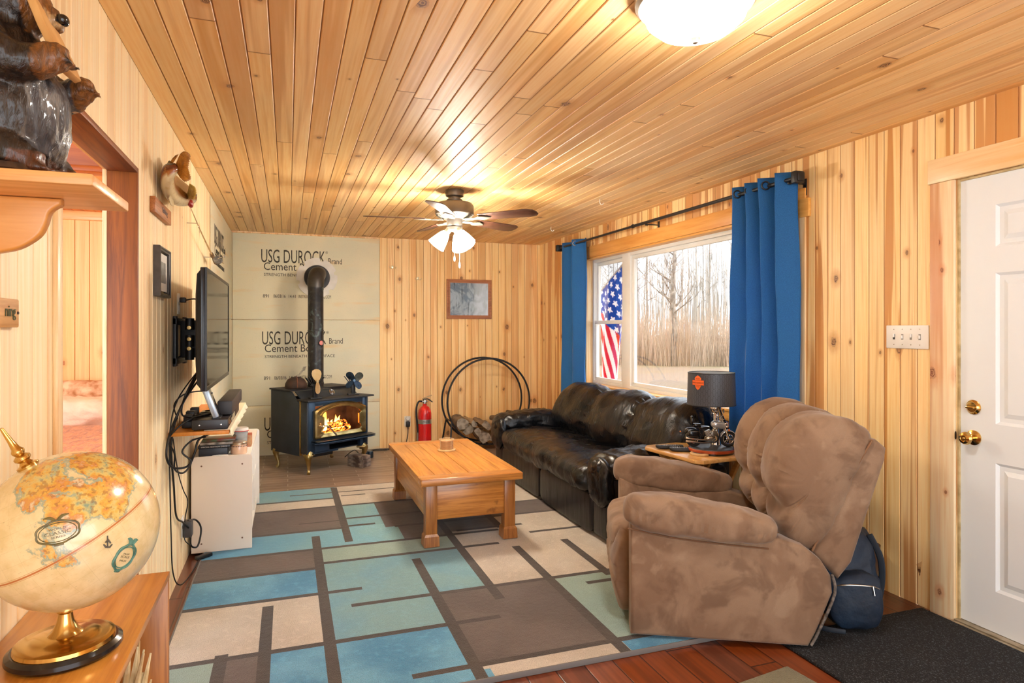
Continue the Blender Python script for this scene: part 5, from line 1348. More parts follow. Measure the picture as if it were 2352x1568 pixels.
def fender(x, z, R_, a0, a1, w, m, nm):
    b = NB(); rings = []
    for k in range(15):
        a = DG(a0+(a1-a0)*k/14); rr_ = []
        for j in range(7):
            f = (j/6-.5)*2; rr = R_-.006*f*f; rr_.append((x+rr*math.cos(a), f*w, z+rr*math.sin(a)))
        rings.append(rr_)
    loft(b, rings, closed=False, caps=False); o = P(nm, b, m, ml, ang=60, **BK); s_ = o.modifiers.new('s', 'SOLIDIFY'); s_.thickness = .002
SILV = mat('silver_paint', 'b9bec6', .15, .6, coat=.5)
fender(FWX, zb+.042, .047, 20, 165, .014, SILV, 'front_fender'); fender(RWX, zb+.040, .046, 10, 175, .016, BLACKG, 'rear_fender')
b = NB()
for s in (-.010, .010):
    tube(b, [(FWX, s, zb+.042), (FWX-.030, s, zb+.125), (FWX-.038, s, zb+.147)], .0038, 8)
P('front_fork', b, CHROME, ml, **BK)
b = NB(); tube(b, [(FWX-.040, -.05, zb+.168), (FWX-.052, -.045, zb+.165), (FWX-.038, -.02, zb+.150), (FWX-.038, .02, zb+.150), (FWX-.052, .045, zb+.165), (FWX-.075, .05, zb+.166)], .0026, 8, smooth=4)
for s in (-1, 1): lathe(b, [(0, 0), (.010, 0), (.011, .004), (0, .005)], 12, TR(FWX-.035, s*.048, zb+.190) @ RY(-PI/2)); tube(b, [(FWX-.045, s*.044, zb+.166), (FWX-.037, s*.048, zb+.188)], .0012, 5)
P('handlebar', b, CHROME, ml, **BK)
b = NB(); rings = []
for j in range(9):
    v = j/8; z = zb+.130+.075*v; w = .030*math.sin(PI*(.25+.62*v))+.002; x = FWX-.012-.032*v
    rings.append([(x-.35*w*(abs(f)**2), w*f, z) for f in [q/4-1 for q in range(9)]])
loft(b, rings, closed=False, caps=False); o = P('windshield', b, glass('acrylic', .12, (.85, .9, .95, 1)), ml, ang=180, **BK); s_ = o.modifiers.new('s', 'SOLIDIFY'); s_.thickness = .0012
b = NB(); puff(b, (FWX-.014, 0, zb+.118), (.014, .015, .014), 2.3, 6); 
for s in (-1, 1): puff(b, (FWX-.014, s*.028, zb+.108), (.007, .008, .008), 2.3, 4)
P('headlight', b, CHROME, ml, **BK)
b = NB()
for s in (-1, 1): puff(b, (FWX-.006, s*.036, zb+.092), (.005, .006, .006), 2.2, 3)
puff(b, (FWX+.045, 0, zb+.068), (.004, .004, .003), 2.2, 3); puff(b, (-.152, .02, zb+.075), (.004, .005, .004), 2.2, 3); P('amber_marker', b, mat('amber_lens', 'e07a2a', .2), ml, **BK)
b = NB(); puff(b, (.018, 0, zb+.118), (.040, .020, .020), 2.6, 10, RY(DG(8))); P('fuel_tank', b, SILV, ml, **BK)
b = NB(); puff(b, (-.035, 0, zb+.100), (.030, .018, .008), 3, 8); puff(b, (-.072, 0, zb+.112), (.022, .016, .010), 3, 8); puff(b, (-.098, 0, zb+.135), (.007, .018, .024), 3, 6); P('seat', b, BLACKG, ml, **BK)
for s in (-1, 1):
    b = NB(); puff(b, (-.095, s*.034, zb+.072), (.032, .014, .021), 3.4, 8); box(b, -.110, -.106, s*.048-.001, s*.048+.001, zb+.058, zb+.088, .0005); P('saddlebag', b, BLACKG, ml, **BK)
b = NB(); ENG = mat('engine_chrome', 'c9c2b2', .22, .9, c2='8c8578', ns=60)
puff(b, (0, 0, zb+.040), (.034, .017, .018), 3, 8)
for s in (-1, 1):
    for q in range(7): box(b, -.015, .015, -.012, .012, q*.0055, q*.0055+.003, .001, TR(s*.006, 0, zb+.052) @ RY(DG(24*s)))
    puff(b, (s*.022, 0, zb+.096), (.013, .011, .006), 2.5, 5)
lathe(b, [(0, -.006), (.015, -.006), (.015, .006), (0, .008)], 18, TR(.012, -.017, zb+.070) @ RX(PI/2)); P('v_engine', b, ENG, ml, **BK)
b = NB()
for z in (.030, .046): tube(b, [(.02, -.018, zb+z+.02), (.01, -.024, zb+z), (-.05, -.026, zb+z-.006), (-.135, -.028, zb+z+.004)], [.0035, .0035, .0045, .0065], 10, smooth=4)
P('exhaust_pipe', b, CHROME, ml, **BK)
b = NB(); tube(b, [(-.088, -.009, zb+.04), (-.02, -.008, zb+.03), (.035, -.006, zb+.03), (.048, 0, zb+.12)], .003, 6, smooth=3); tube(b, [(-.088, .009, zb+.04), (-.02, .008, zb+.03), (.035, .006, zb+.03), (.048, 0, zb+.12)], .003, 6, smooth=3); box(b, -.03, .03, -.032, .032, zb+.028, zb+.031, .001); P('bike_frame', b, BLACKP, ml, **BK)
b = NB(); tube(b, [(.0, -.0, zb), (.0, 0, zb+.03)], .004, 10); P('support_pin', b, CHROME, ml, **BK)
# chrome post with reflector behind the bike
b = NB(); tube(b, [(.050, .085, .03), (.050, .085, .245), (.035, .06, .285), (.0, 0, .310), (0, 0, .36)], [.018, .016, .010, .006, .006], 14, smooth=4); lathe(b, [(0, 0), (.032, 0), (.026, .05), (.018, .08), (0, .08)], 24, TR(.050, .085, .03)); fixn(b); P('chrome_post', b, CHROME, ml)
b = NB(); puff(b, (.045, .075, .258), (.032, .032, .032), 2, 8); P('chrome_globe', b, CHROME, ml)
b = NB(); z0, z1, r0, r1 = .288, .478, .141, .136
lathe(b, [(r0, z0), (r1, z1), (r1-.003, z1), (r0-.003, z0)], 64); fixn(b)
t = NT('patterned_black_shade'); o = t.obj(); S = t.sep(o)
ang_ = t.math('MULTIPLY', t.math('ARCTAN2', S[1], S[0]), .139/.028); zz = t.math('DIVIDE', S[2], .020)
row = t.math('FLOOR', zz); off = t.math('MULTIPLY', t.math('MODULO', row, 2), .5)
fu = t.math('ABSOLUTE', t.math('SUBTRACT', t.math('FRACT', t.math('ADD', ang_, off)), .5)); fv = t.math('ABSOLUTE', t.math('SUBTRACT', t.math('FRACT', zz), .5))
dd = t.math('ADD', t.math('MULTIPLY', fu, 1.3), t.math('MULTIPLY', fv, .75))
ln = t.math('MULTIPLY', t.sstep(dd, .46, .52), t.sstep(dd, .58, .64, 1, 0)); ln2 = t.sstep(t.math('ABSOLUTE', t.math('SUBTRACT', t.math('ADD', fu, fv), .22)), .0, .05, .5, 0)
t.col(t.mix(t.math('MAXIMUM', ln, ln2), srgb('40454f'), srgb('16171c'))); t.b.inputs['Roughness'].default_value = .45
sh = P('lamp_shade', b, t.m, ml)
b = NB(); lathe(b, [(r0-.0035, z0+.001), (r1-.0035, z1-.001), (r1-.0045, z1-.001), (r0-.0045, z0+.001)], 64); fixn(b); P('shade_lining', b, mat('grey_lining', 'a9b4bc', .6), sh)
for z, r in ((z0, r0), (z1, r1)): b = NB(); tube(b, [(r*math.cos(2*PI*k/64), r*math.sin(2*PI*k/64), z) for k in range(64)], .0022, 6, closed=True); P('shade_trim', b, BLACKP, sh)
b = NB(); 
for k in range(3): a = k*2*PI/3; tube(b, [(0, 0, .46), (.134*math.cos(a), .134*math.sin(a), .472)], .0014, 5)
tube(b, [(0, 0, .35), (0, 0, .465)], .002, 6); P('shade_spider', b, CHROME, sh)
b = NB(); puff(b, (0, 0, .395), (.022, .022, .04), 2, 6); P('bulb', b, WHITEP, ml)
# orange shield-and-bar emblem wrapped on the shade
EMC = DG(-90-19.3+22-38)   # facing direction of the emblem
def wrap(bm_, a0, zc, r):
    for v in bm_.verts:
        a = a0+v.co.x/r; rr = r+v.co.z+.0006*0; v.co = Vector((rr*math.cos(a), rr*math.sin(a), zc+v.co.y))
def slab(pts, d0, d1):
    t_ = NB(); prism(t_, pts, d0, d1); bmesh.ops.triangulate(t_, faces=t_.faces[:]); bmesh.ops.subdivide_edges(t_, edges=t_.edges[:], cuts=2, use_grid_fill=True); return t_
sc_ = 1.0
shield = [(-.022, .026), (-.012, .036), (0, .043), (.012, .036), (.022, .026), (.019, .010), (.022, -.012), (.013, -.032), (0, -.043), (-.013, -.032), (-.022, -.012), (-.019, .010)]
barp = [(-.038, -.014), (.038, -.014), (.038, .014), (-.038, .014)]
EMA = DG(-129.3+22-30)
rot_loc = EMA
b = slab(shield, .0008, .0020); wrap(b, rot_loc, .425, .1385); P('emblem_shield', b, mat('emblem_orange', 'f06a2a', .4), sh, label='orange shield emblem', flat=True)
b = slab(barp, .0016, .0030); wrap(b, rot_loc, .425, .1385); P('emblem_bar', b, bpy.data.materials['emblem_orange'], sh, label='orange emblem bar', flat=True)
b = NB()
for z in (-.0145, .0145): t_ = slab([(-.039, z-.0009), (.039, z-.0009), (.039, z+.0009), (-.039, z+.0009)], .0024, .0034); wrap(t_, rot_loc, .425, .1385); absorb(b, t_)
for x in (-.0385, .0385): t_ = slab([(x-.0008, -.0145), (x+.0008, -.0145), (x+.0008, .0145), (x-.0008, .0145)], .0024, .0034); wrap(t_, rot_loc, .425, .1385); absorb(b, t_)
for s, z, w in (('HARLEY-DAVIDSON', -.005, .070), ('MOTOR', .020, .024), ('CYCLES', -.027, .024)):
    t_ = text_bm(s, w, .009 if w > .05 else .007, .001); 
    for v in t_.verts: v.co = Vector((v.co.x-w/2, v.co.z+z, .0034-v.co.y*.3-.0 if w > .05 else .0026-v.co.y*.3))
    wrap(t_, rot_loc, .425, .1385); absorb(b, t_)
P('emblem_outline', b, mat('emblem_dark', '7a2c12', .5), sh, flat=True)
# ================================================================== bear shelf
BZ = 1.588
bs = thing('wall_shelf', 'small pine wall shelf with a scrolled bracket, holding the carved bear', 'shelf', (XL, 1.235, BZ-.018))
b = NB(); box(b, XL+.0005, -.278, 1.12, 1.352, BZ-.018, BZ, .0025); P('board', b, oak('shelf_pine', 'eab26e', 'd2924a', 'X', .4, .2, .6), bs, world=True)
b = NB(); o_ = [(0, 0), (.205, 0), (.205, -.010), (.190, -.022), (.183, -.045), (.172, -.065), (.145, -.085), (.110, -.095), (.095, -.105), (.092, -.122), (.080, -.135), (.06, -.143), (.045, -.16), (.03, -.20), (0, -.23)]
o_ = [(p.x, p.y) for p in catmull([(a, c, 0) for a, c in o_[2:-1]], 4)]; o_ = [(0, 0), (.205, 0)]+o_+[(0, -.23)]
prism(b, o_, 1.245, 1.268, TR(XL+.0005, 0, BZ-.0185) @ XZ, bev=.005, seg=3); fixn(b); P('bracket', b, oak('bracket_pine', 'e0a25a', 'cf8c3e', 'X', .35, .3, .4), bs, world=True)
# ---- carved bear
bear = thing('carved_bear', 'dark carved wooden bear standing upright on the wall shelf, holding a wood slab', 'figurine', (-.425, 1.235, BZ+.0005), DG(-6))
def carved(parts, vox, colfn, parent, name, m, M=None):
    """fuse overlapping volumes into one continuous carved skin and tint it by place"""
    b = NB()
    for q in parts: q(b)
    me = bpy.data.meshes.new('t'); b.to_mesh(me); b.free(); o = bpy.data.objects.new('t', me); COL.objects.link(o)
    r = o.modifiers.new('r', 'REMESH'); r.mode = 'VOXEL'; r.voxel_size = vox; r.adaptivity = 0
    s_ = o.modifiers.new('s', 'SMOOTH'); s_.factor = .5; s_.iterations = 3
    dg = bpy.context.evaluated_depsgraph_get(); dg.update(); m2 = bpy.data.meshes.new_from_object(o.evaluated_get(dg))
    bpy.data.objects.remove(o); bpy.data.meshes.remove(me)
    b = NB(); b.from_mesh(m2); bpy.data.meshes.remove(m2)
    lay = b.loops.layers.color.new('tint')
    b.normal_update()
    for v in b.verts:
        c, dsp = colfn(v.co, v.normal); v.co += v.normal*dsp
        for l in v.link_loops: l[lay] = c
    if M is not None: b.transform(M)
    return P(name, b, m, parent, ang=180)
t = NT('carved_bear_wood'); at = t.new('ShaderNodeAttribute', attribute_name='tint'); o = t.obj(); S = t.sep(o)
g = t.noise(t.vec(t.math('MULTIPLY', S[0], 110), t.math('MULTIPLY', S[1], 110), t.math('MULTIPLY', S[2], 22)), 1, 4, .65, .8)
t.col(t.mix(t.sstep(g, .35, .65, .0, .62), at.outputs['Color'], (.012, .009, .008, 1), 'MIX')); t.b.inputs['Roughness'].default_value = .38; t.b.inputs['Coat Weight'].default_value = .25
t.bump(g, .8, .004); BEARM = t.m
def E(c, s, M=None): return lambda b: puff(b, c, s, 2, 8, M)
def Tb(pts, r): return lambda b: tube(b, pts, r, 14, smooth=5)
parts = [E((-.005, 0, .105), (.092, .098, .115)), E((-.012, 0, .19), (.072, .082, .07)), E((-.010, 0, .245), (.05, .058, .05)), E((.0, 0, .285), (.062, .060, .055)), E((.030, 0, .272), (.045, .030, .028)), E((.055, 0, .262), (.026, .022, .019)),
         E((-.005, -.048, .335), (.012, .019, .022)), E((-.005, .048, .335), (.012, .019, .022)),
         Tb([(-.01, -.07, .215), (.02, -.088, .178), (.06, -.078, .168), (.092, -.062, .182), (.108, -.056, .182)], [.036, .034, .028, .024, .017]), Tb([(-.01, .07, .21), (.03, .085, .17), (.06, .07, .165), (.085, .058, .175), (.100, .052, .176)], [.036, .032, .026, .023, .016]),
         Tb([(.0, -.05, .05), (.03, -.058, .035), (.055, -.06, .024), (.072, -.06, .018)], [.045, .036, .026, .017]), Tb([(.0, .05, .05), (.03, .058, .035), (.055, .06, .024), (.072, .06, .018)], [.045, .036, .026, .017])]
for s in (-1, 1):
    for k in range(4): parts.append(Tb([((.100 if s < 0 else .092), s*.056+(k-1.5)*.010, (.182 if s < 0 else .176)), ((.120 if s < 0 else .112), s*.056+(k-1.5)*.012, (.176 if s < 0 else .170))], [.006, .0035]))
    for k in range(4): parts.append(Tb([(.066, s*.06+(k-1.5)*.011, .014), (.090, s*.06+(k-1.5)*.012, .008)], [.008, .004]))
def bc(p, n):
    blk = (.085, .06, .045, 1); tan = (.52, .32, .13, 1); gry = (.26, .26, .28, 1); brn = (.15, .095, .055, 1); crm = (.75, .60, .40, 1)
    k = fbm((p.x*30, p.y*30, p.z*9), 1, 3)
    c = blk if k < .12 else brn
    if p.x > .035 and .04 < p.z < .2 and abs(p.y) < .07: c = gry if k < .3 else (.42, .40, .38, 1)
    if p.x > .036 and p.z > .235: c = tan if p.x < .06 or k > .25 else crm
    if p.x > .074 and p.z > .262: c = (.02, .02, .022, 1)
    if p.x > .075 and .14 < p.z < .21 and abs(p.y) > .035: c = tan
    if p.x > .112 and p.z > .12 and k < -.05: c = (.1, .07, .05, 1)
    if p.z < .035 and p.x > .04: c = (.34, .17, .06, 1)
    return c, .0035*fbm((p.x*60, p.y*60, p.z*14), 1, 3)
carved(parts, .0042, bc, bear, 'body', BEARM)
b = NB(); puff(b, (.079, 0, .268), (.009, .011, .009), 2.4, 6); P('nose', b, BLACKG, bear)
b = NB()
for s in (-1, 1): puff(b, (.045, s*.027, .302), (.006, .006, .006), 2, 5)
P('eyes', b, BLACKG, bear)
b = NB(); lathe(b, [(0, -.0), (.13, -.0), (.132, .012), (.12, .018), (0, .018)][0:0] or [(0, .0), (.10, .0), (.112, .004), (.106, .014), (0, .014)], 24, TR(.0, 0, 0) @ Matrix.Diagonal((.95, .95, 1, 1))); fixn(b); P('carved_base', b, mat('carved_base_wood', '6b4a2c', .6, c2='2e1f14', ns=30, stretch=(1, 1, .2), bump=.5, bs=70, bd=.004), bear)
b = NB(); M = TR(.078, -.02, .220) @ RY(DG(-24)) ; prism(b, [(-.030, -.055), (.022, -.055), (.030, -.02), (.026, .03), (.022, .075), (.008, .085), (-.02, .07), (-.032, .02)], -.006, .006, M @ Matrix(((0, 0, 1, 0), (1, 0, 0, 0), (0, 1, 0, 0), (0, 0, 0, 1))), bev=.002); fixn(b)
P('wood_slab', b, mat('live_edge_slab', 'd7a868', .5, c2='b98242', ns=18, stretch=(1, 1, .3)), bear)

# ================================================================== low bookshelf
BX0, BX1, BY0, BY1, BTZ = XL+.0015, -.296, .55, 1.905, .711
bc_ = thing('bookshelf', 'low oak-veneer bookshelf against the left wall under the globe', 'bookshelf', ((BX0+BX1)/2, 1.2, 0))
OV = oak('oak_veneer', 'd8963e', 'bd7828', 'Y', .3, .3, 1); OVZ = oak('oak_veneer_z', 'bd7c34', '94581e', 'Z', .35, .2, 1)
b = NB(); box(b, BX0, BX1, BY0, BY1, BTZ-.018, BTZ, .0015); P('top', b, OV, bc_, world=True)
for y in (BY0, BY1-.018): b = NB(); box(b, BX0, BX1-.001, y, y+.018, 0.001, BTZ-.0185, .001); P('side_panel', b, OVZ, bc_, world=True)
for z in (.06, .36): b = NB(); box(b, BX0+.006, BX1-.004, BY0+.0185, BY1-.0185, z, z+.018, .001); P('shelf', b, OV, bc_, world=True)
b = NB(); box(b, BX0, BX0+.005, BY0+.0185, BY1-.0185, .001, BTZ-.0185); P('back_panel', b, OVZ, bc_, world=True)
# dried husk decoration on the shelf
hk = thing('dried_corn', 'pale dried corn husk decoration on the shelf below the globe', 'decoration', (-.37, 1.66, .379))
b = NB(); rnd = random.Random(2)
for k in range(26):
    a = rnd.uniform(0, 2*PI); r = rnd.uniform(.01, .04); h_ = rnd.uniform(.16, .27)
    tube(b, [(r*math.cos(a), r*math.sin(a), 0), (r*1.3*math.cos(a+.2), r*1.3*math.sin(a+.2), h_*.5), (r*1.9*math.cos(a+.4), r*1.9*math.sin(a+.4), h_)], [.010, .009, .002], 5, smooth=3)
P('husk', b, mat('dry_husk', 'e3d3a6', .8, c2='c4a877', ns=30), hk)
# ================================================================== globe
gc = Vector((-.402, 1.486, .957)); GR = .152
Rv = Vector((math.cos(YAW), -math.sin(YAW), 0)); Fv = Vector((math.sin(YAW), math.cos(YAW), 0))
gx, gy = -.418, 1.497
gl = thing('globe', 'antique-style cream world globe on a round brass and black base', 'globe', (gx, gy, BTZ+.0005))
b = NB(); lathe(b, [(0, 0), (.094, 0), (.099, .006), (.098, .014), (.090, .020), (0, .020)], 56); fixn(b); P('black_base', b, mat('ebony_lacquer', '141215', .18, coat=.4), gl)
b = NB(); lathe(b, [(0, .0205), (.087, .0205), (.085, .027), (.074, .031), (.064, .030), (.055, .034), (.030, .038), (.022, .046), (.015, .062), (.012, .078), (.016, .083), (.016, .090), (.010, .092), (.0095, .104), (.014, .108), (.014, .122), (0, .124)], 56); fixn(b); P('brass_stem', b, BRASS, gl)
axis = (Vector((0, 0, .86))-Rv*.37-Fv*.27).normalized()
zq = axis.to_track_quat('Z', 'Y').to_matrix().to_4x4()
GM = Matrix.Translation(gc-Vector((gx, gy, BTZ+.0005))) @ zq
t = NT('globe_map')
sph = bpy.data.meshes.new('g')
at = t.new('ShaderNodeTexCoord').outputs['UV']; o = t.obj(); S = t.sep(o)
n1 = t.noise(o, 9.5, 7, .62, .4); n2 = t.noise(o, 34, 5, .6); n3 = t.noise(o, 120, 2)
lat = S[2]   # metres along the axis (-.152..+.152)
wd = zq.to_3x3().inverted() @ (Rv*.42+Vector((0, 0, .80))-Fv*.42).normalized()
dp_ = t.math('ADD', t.math('ADD', t.math('MULTIPLY', S[0], wd.x/GR), t.math('MULTIPLY', S[1], wd.y/GR)), t.math('MULTIPLY', S[2], wd.z/GR))
bias = t.math('MULTIPLY', t.sstep(dp_, .66, .9), .25)
land = t.math('ADD', t.math('SUBTRACT', n1, .66), bias)
sea = t.mix(t.sstep(n2, .35, .7), srgb('e7d5a6'), srgb('d9c48f'))
lc = t.ramp(n2, [(.30, srgb('7f9a86')), (.42, srgb('d3c078')), (.52, srgb('d9a94a')), (.60, srgb('cf8f50')), (.70, srgb('dccaa6'))])
coast = t.math('MULTIPLY', t.sstep(land, -.035, -.005), t.sstep(land, .0, .012, 1, 0))
c = t.mix(t.math('MULTIPLY', coast, .75), sea, srgb('78988c')); c = t.mix(t.sstep(land, .0, .012), c, lc); c = t.mix(t.math('MULTIPLY', t.sstep(land, .0, .01), t.sstep(n3, .55, .62, 0, .5)), c, srgb('8a5a38'))
# fine latitude lines and printed specks
phi = t.math('ARCSINE', t.math('DIVIDE', lat, GR)); lw_ = t.math('ABSOLUTE', t.math('SUBTRACT', t.math('FRACT', t.math('MULTIPLY', phi, 18/PI)), .5))
c = t.mix(t.sstep(lw_, .485, .497, 0, .3), c, srgb('9f8a5a'))
lam = t.math('ARCTAN2', S[1], S[0]); lw2 = t.math('ABSOLUTE', t.math('SUBTRACT', t.math('FRACT', t.math('MULTIPLY', lam, 12/PI)), .5)); c = t.mix(t.sstep(lw2, .488, .497, 0, .25), c, srgb('9f8a5a'))
nt_ = t.noise(t.vec(t.math('MULTIPLY', lam, 14), t.math('MULTIPLY', phi, 60), 0), 1, 3, .7); c = t.mix(t.math('MULTIPLY', t.sstep(nt_, .66, .70, 0, .55), t.sstep(land, -.02, 0, 1, 0)), c, srgb('77684a'))
eq = t.math('ABSOLUTE', lat); c = t.mix(t.sstep(eq, .0012, .0022, .9, 0), c, srgb('b5642a')); c = t.mix(t.math('MULTIPLY', t.sstep(eq, .0028, .0034), t.sstep(eq, .0038, .0044, .6, 0)), c, srgb('b5642a'))
t.col(c); t.b.inputs['Roughness'].default_value = .22; t.b.inputs['Coat Weight'].default_value = .6; t.b.inputs['Coat Roughness'].default_value = .08; t.bump(n1, .15, .002)
b = NB(); bmesh.ops.create_uvsphere(b, u_segments=72, v_segments=40, radius=GR)
ball = P('ball', b, t.m, gl, ang=180); ball.matrix_local = GM
b = NB(); lathe(b, [(0, GR-.002), (.018, GR-.003), (.019, GR+.003), (.012, GR+.006), (.009, GR+.011), (.014, GR+.016), (.0145, GR+.021), (.008, GR+.026), (.011, GR+.031), (.011, GR+.035), (.0075, GR+.040), (.0055, GR+.055), (.003, GR+.085), (0, GR+.087)], 24, GM); fixn(b); P('finial', b, BRASS, gl)
# scrolled map cartouches printed on the ball
GI = GM.inverted()
def gdir(px_, py_):
    """point on the ball seen at this place of the photo"""
    d = (Fv+Rv*((px_-1176)/1470)+Vector((0, 0, (755-py_)/1470))); o0 = Vector((0, 0, 1.354))
    L = o0-gc; B_ = d.dot(L); A2 = d.dot(d); C_ = L.dot(L)-(GR+.0006)**2; ds_ = B_*B_-A2*C_
    if ds_ < 0: ds_ = 0
    return o0+d*((-B_-math.sqrt(ds_))/A2)-Vector((gx, gy, BTZ+.0005))
def cartouche(cx_, cy_, rw, rh, rot, m, nm, w=.0016):
    cen = gdir(cx_, cy_); ctr = gc-Vector((gx, gy, BTZ+.0005)); n_ = (cen-ctr).normalized(); u_ = n_.cross(Vector((0, 0, 1))).normalized()*-1; v_ = n_.cross(u_).normalized()
    if v_.z < 0: v_ = -v_
    if u_.dot(Rv) < 0: u_ = -u_
    cr_, sr_ = math.cos(rot), math.sin(rot)
    def at_(x, y): x, y = x*cr_-y*sr_, x*sr_+y*cr_; q = cen+u_*x+v_*y; return ctr+(q-ctr).normalized()*(GR+.0004)
    b = NB(); pts = []
    for k in range(64):
        a = 2*PI*k/64; r = 1+.09*abs(math.sin(a*3)); pts.append(at_(rw*r*math.cos(a), rh*r*math.sin(a)))
    tube(b, pts, w, 6, closed=True); tube(b, [at_(rw*.9*math.cos(2*PI*k/48), rh*.86*math.sin(2*PI*k/48)) for k in range(48)], w*.45, 5, closed=True)
    for s in (-1, 1):
        tube(b, [at_(s*.002, rh*1.1), at_(s*rw*.3, rh*1.45), at_(s*rw*.62, rh*1.5)], [w*1.6, w*1.8, w*.4], 6, smooth=3)
    tube(b, [at_(-rw*.22, -rh*1.12), at_(rw*.22, -rh*1.12)], w*1.6, 6)
    P(nm, b, m, gl)
    return at_
KH = mat('cartouche_olive', '7b7040', .4, c2='55502f', ns=60); TLm = mat('cartouche_teal', '5f8f80', .4, c2='3f6d62', ns=60)
def lines_(at_, spec):
    b = NB()
    for s, x, y, w, h_ in spec:
        t_ = text_bm(s, w, h_, .0004); bmesh.ops.triangulate(t_, faces=t_.faces[:])
        for v in t_.verts: 
            q = at_(x-w/2+v.co.x, y+v.co.z); ctr = gc-Vector((gx, gy, BTZ+.0005)); v.co = ctr+(q-ctr).normalized()*(GR+.0003-v.co.y*.6)
        absorb(b, t_)
    P('lettering', b, mat('map_ink', '6e6448', .5), gl, flat=True)
a1 = cartouche(132, 1222, .032, .019, DG(8), KH, 'oval_cartouche'); lines_(a1, [('WORLD', 0, .004, .026, .004), ('CLASSIC', 0, -.004, .040, .006), ('SERIES', 0, -.010, .022, .0035)])
a2 = cartouche(287, 1280, .020, .023, DG(-25), TLm, 'teal_cartouche', .0022); lines_(a2, [('MAP', 0, .005, .014, .003), ('SCALE', 0, -.001, .020, .004), ('MILES', 0, -.008, .015, .003)])
# small printed ship
cen = [gdir(x, y) for x, y in ((238, 1250), (243, 1256), (252, 1256), (258, 1249))]; b = NB(); tube(b, cen, [.0012, .002, .002, .0012], 5); tube(b, [gdir(247, 1254), gdir(247, 1230)], .0012, 5); tube(b, [gdir(242, 1246), gdir(248, 1238), gdir(254, 1247)], .0016, 5); P('ship_drawing', b, mat('ship_ink', '5e5a50', .5), gl)

# ================================================================== near wall sign
sg = thing('wooden_sign', 'small wooden sign reading ning on the left wall below the bear shelf', 'sign', (XL, 1.6, 1.357))
b = NB(); box(b, XL+.0005, XL+.014, 1.36, 1.652, 1.357, 1.417, .003); P('board', b, oak('sign_oak', 'd8a869', 'b98444', 'Y', .5, .1, 1), sg, world=True)
b = text_bm('ning', .052, .030, .0012); b.transform(TR(XL+.0142, 1.578, 1.372) @ RZ(PI/2)); P('lettering', b, mat('sign_green_ink', '4d5236', .7), sg, world=True, flat=True)
b = NB(); lathe(b, [(0, 0), (.0035, 0), (.003, .002), (0, .0025)], 10, TR(XL+.014, 1.643, 1.388) @ RY(PI/2)); P('nail', b, DARKW, sg, world=True)
# brown plaque, picture frame
pq = thing('wooden_plaque', 'narrow brown wooden plaque on the left wall below the mounted fish', 'sign', (XL, 3.3, 1.858))
b = NB(); box(b, XL+.0005, XL+.022, 3.11, 3.505, 1.858, 1.926, .002); P('board', b, oak('plaque_wood', 'b5733a', '8f5424', 'Y', .5, .05, 1), pq, world=True)
b = text_bm('fishing', .13, .034, .001); b.transform(TR(XL+.0221, 3.27, 1.876) @ RZ(PI/2)); P('lettering', b, mat('plaque_ink', '6b5a58', .7), pq, world=True, flat=True)
ff_ = thing('photo_frame', 'black photo frame with white mat on the left wall', 'picture', (XL, 3.31, 1.50))
def lframe(b, y0, y1, z0, z1, fw, x0, x1):
    s_ = lambda i, x: [(x, y0+i, z0+i), (x, y1-i, z0+i), (x, y1-i, z1-i), (x, y0+i, z1-i)]
    loft(b, [s_(0, x0), s_(0, x1-.004), s_(.003, x1), s_(fw*.5, x1), s_(fw*.6, x1-.004), s_(fw, x1-.006), s_(fw, x0)], caps=False, loop=True); fixn(b)
b = NB(); lframe(b, 3.18, 3.45, 1.50, 1.725, .018, XL+.001, XL+.03); P('frame', b, mat('dark_frame', '37332f', .35, c2='4a443e', ns=20), ff_, world=True, ang=20)
b = NB(); box(b, XL+.012, XL+.016, 3.207, 3.423, 1.527, 1.698); P('mat_board', b, mat('white_mat_board', 'e6e6e0', .4), ff_, world=True)
b = NB(); box(b, XL+.0162, XL+.0175, 3.25, 3.38, 1.565, 1.66); P('photo', b, mat('grey_photo', '9aa3a6', .3, c2='5d6668', ns=30), ff_, world=True)

# ================================================================== mounted fish
fish = thing('mounted_fish', 'mounted walleye curling its orange tail outward, high on the left wall', 'fish mount', (-.50, 3.3, 1.90))
spn = [(-.462, 3.165, 2.066, .010, .022), (-.480, 3.165, 2.058, .016, .028), (-.502, 3.19, 2.045, .026, .046), (-.515, 3.28, 2.022, .034, .064), (-.510, 3.40, 2.015, .037, .070), (-.495, 3.53, 2.022, .034, .062), (-.477, 3.64, 2.034, .027, .046), (-.466, 3.71, 2.042, .018, .030), (-.462, 3.745, 2.045, .006, .012)]
cp = catmull([(a, b_, c) for a, b_, c, *_ in spn], 6); cw = catmull([(s[3], s[4], 0) for s in spn], 6)
b = NB(); rings = []
for i, p in enumerate(cp):
    tq = (cp[min(i+1, len(cp)-1)]-cp[max(i-1, 0)]).normalized(); side_ = tq.cross(Vector((0, 0, 1))).normalized(); up_ = side_.cross(tq).normalized()
    rings.append([p+side_*math.cos(a)*cw[i].x+up_*math.sin(a)*cw[i].y for a in [2*PI*k/20 for k in range(20)]])
loft(b, rings); lay = b.loops.layers.color.new('tint')
for f in b.faces:
    for l in f.loops:
        n_ = l.vert.normal if l.vert.normal.length > 0 else f.normal; p = l.vert.co
        i = min(range(len(cp)), key=lambda q: (cp[q]-p).length); h_ = (p.z-cp[i].z)/max(cw[i].y, .01)
        l[lay] = (.045, .055, .012, 1) if h_ > .55 else ((.40, .17, .03, 1) if h_ > -.25 else ((.62, .34, .10, 1) if h_ > -.55 else (.85, .78, .62, 1)))
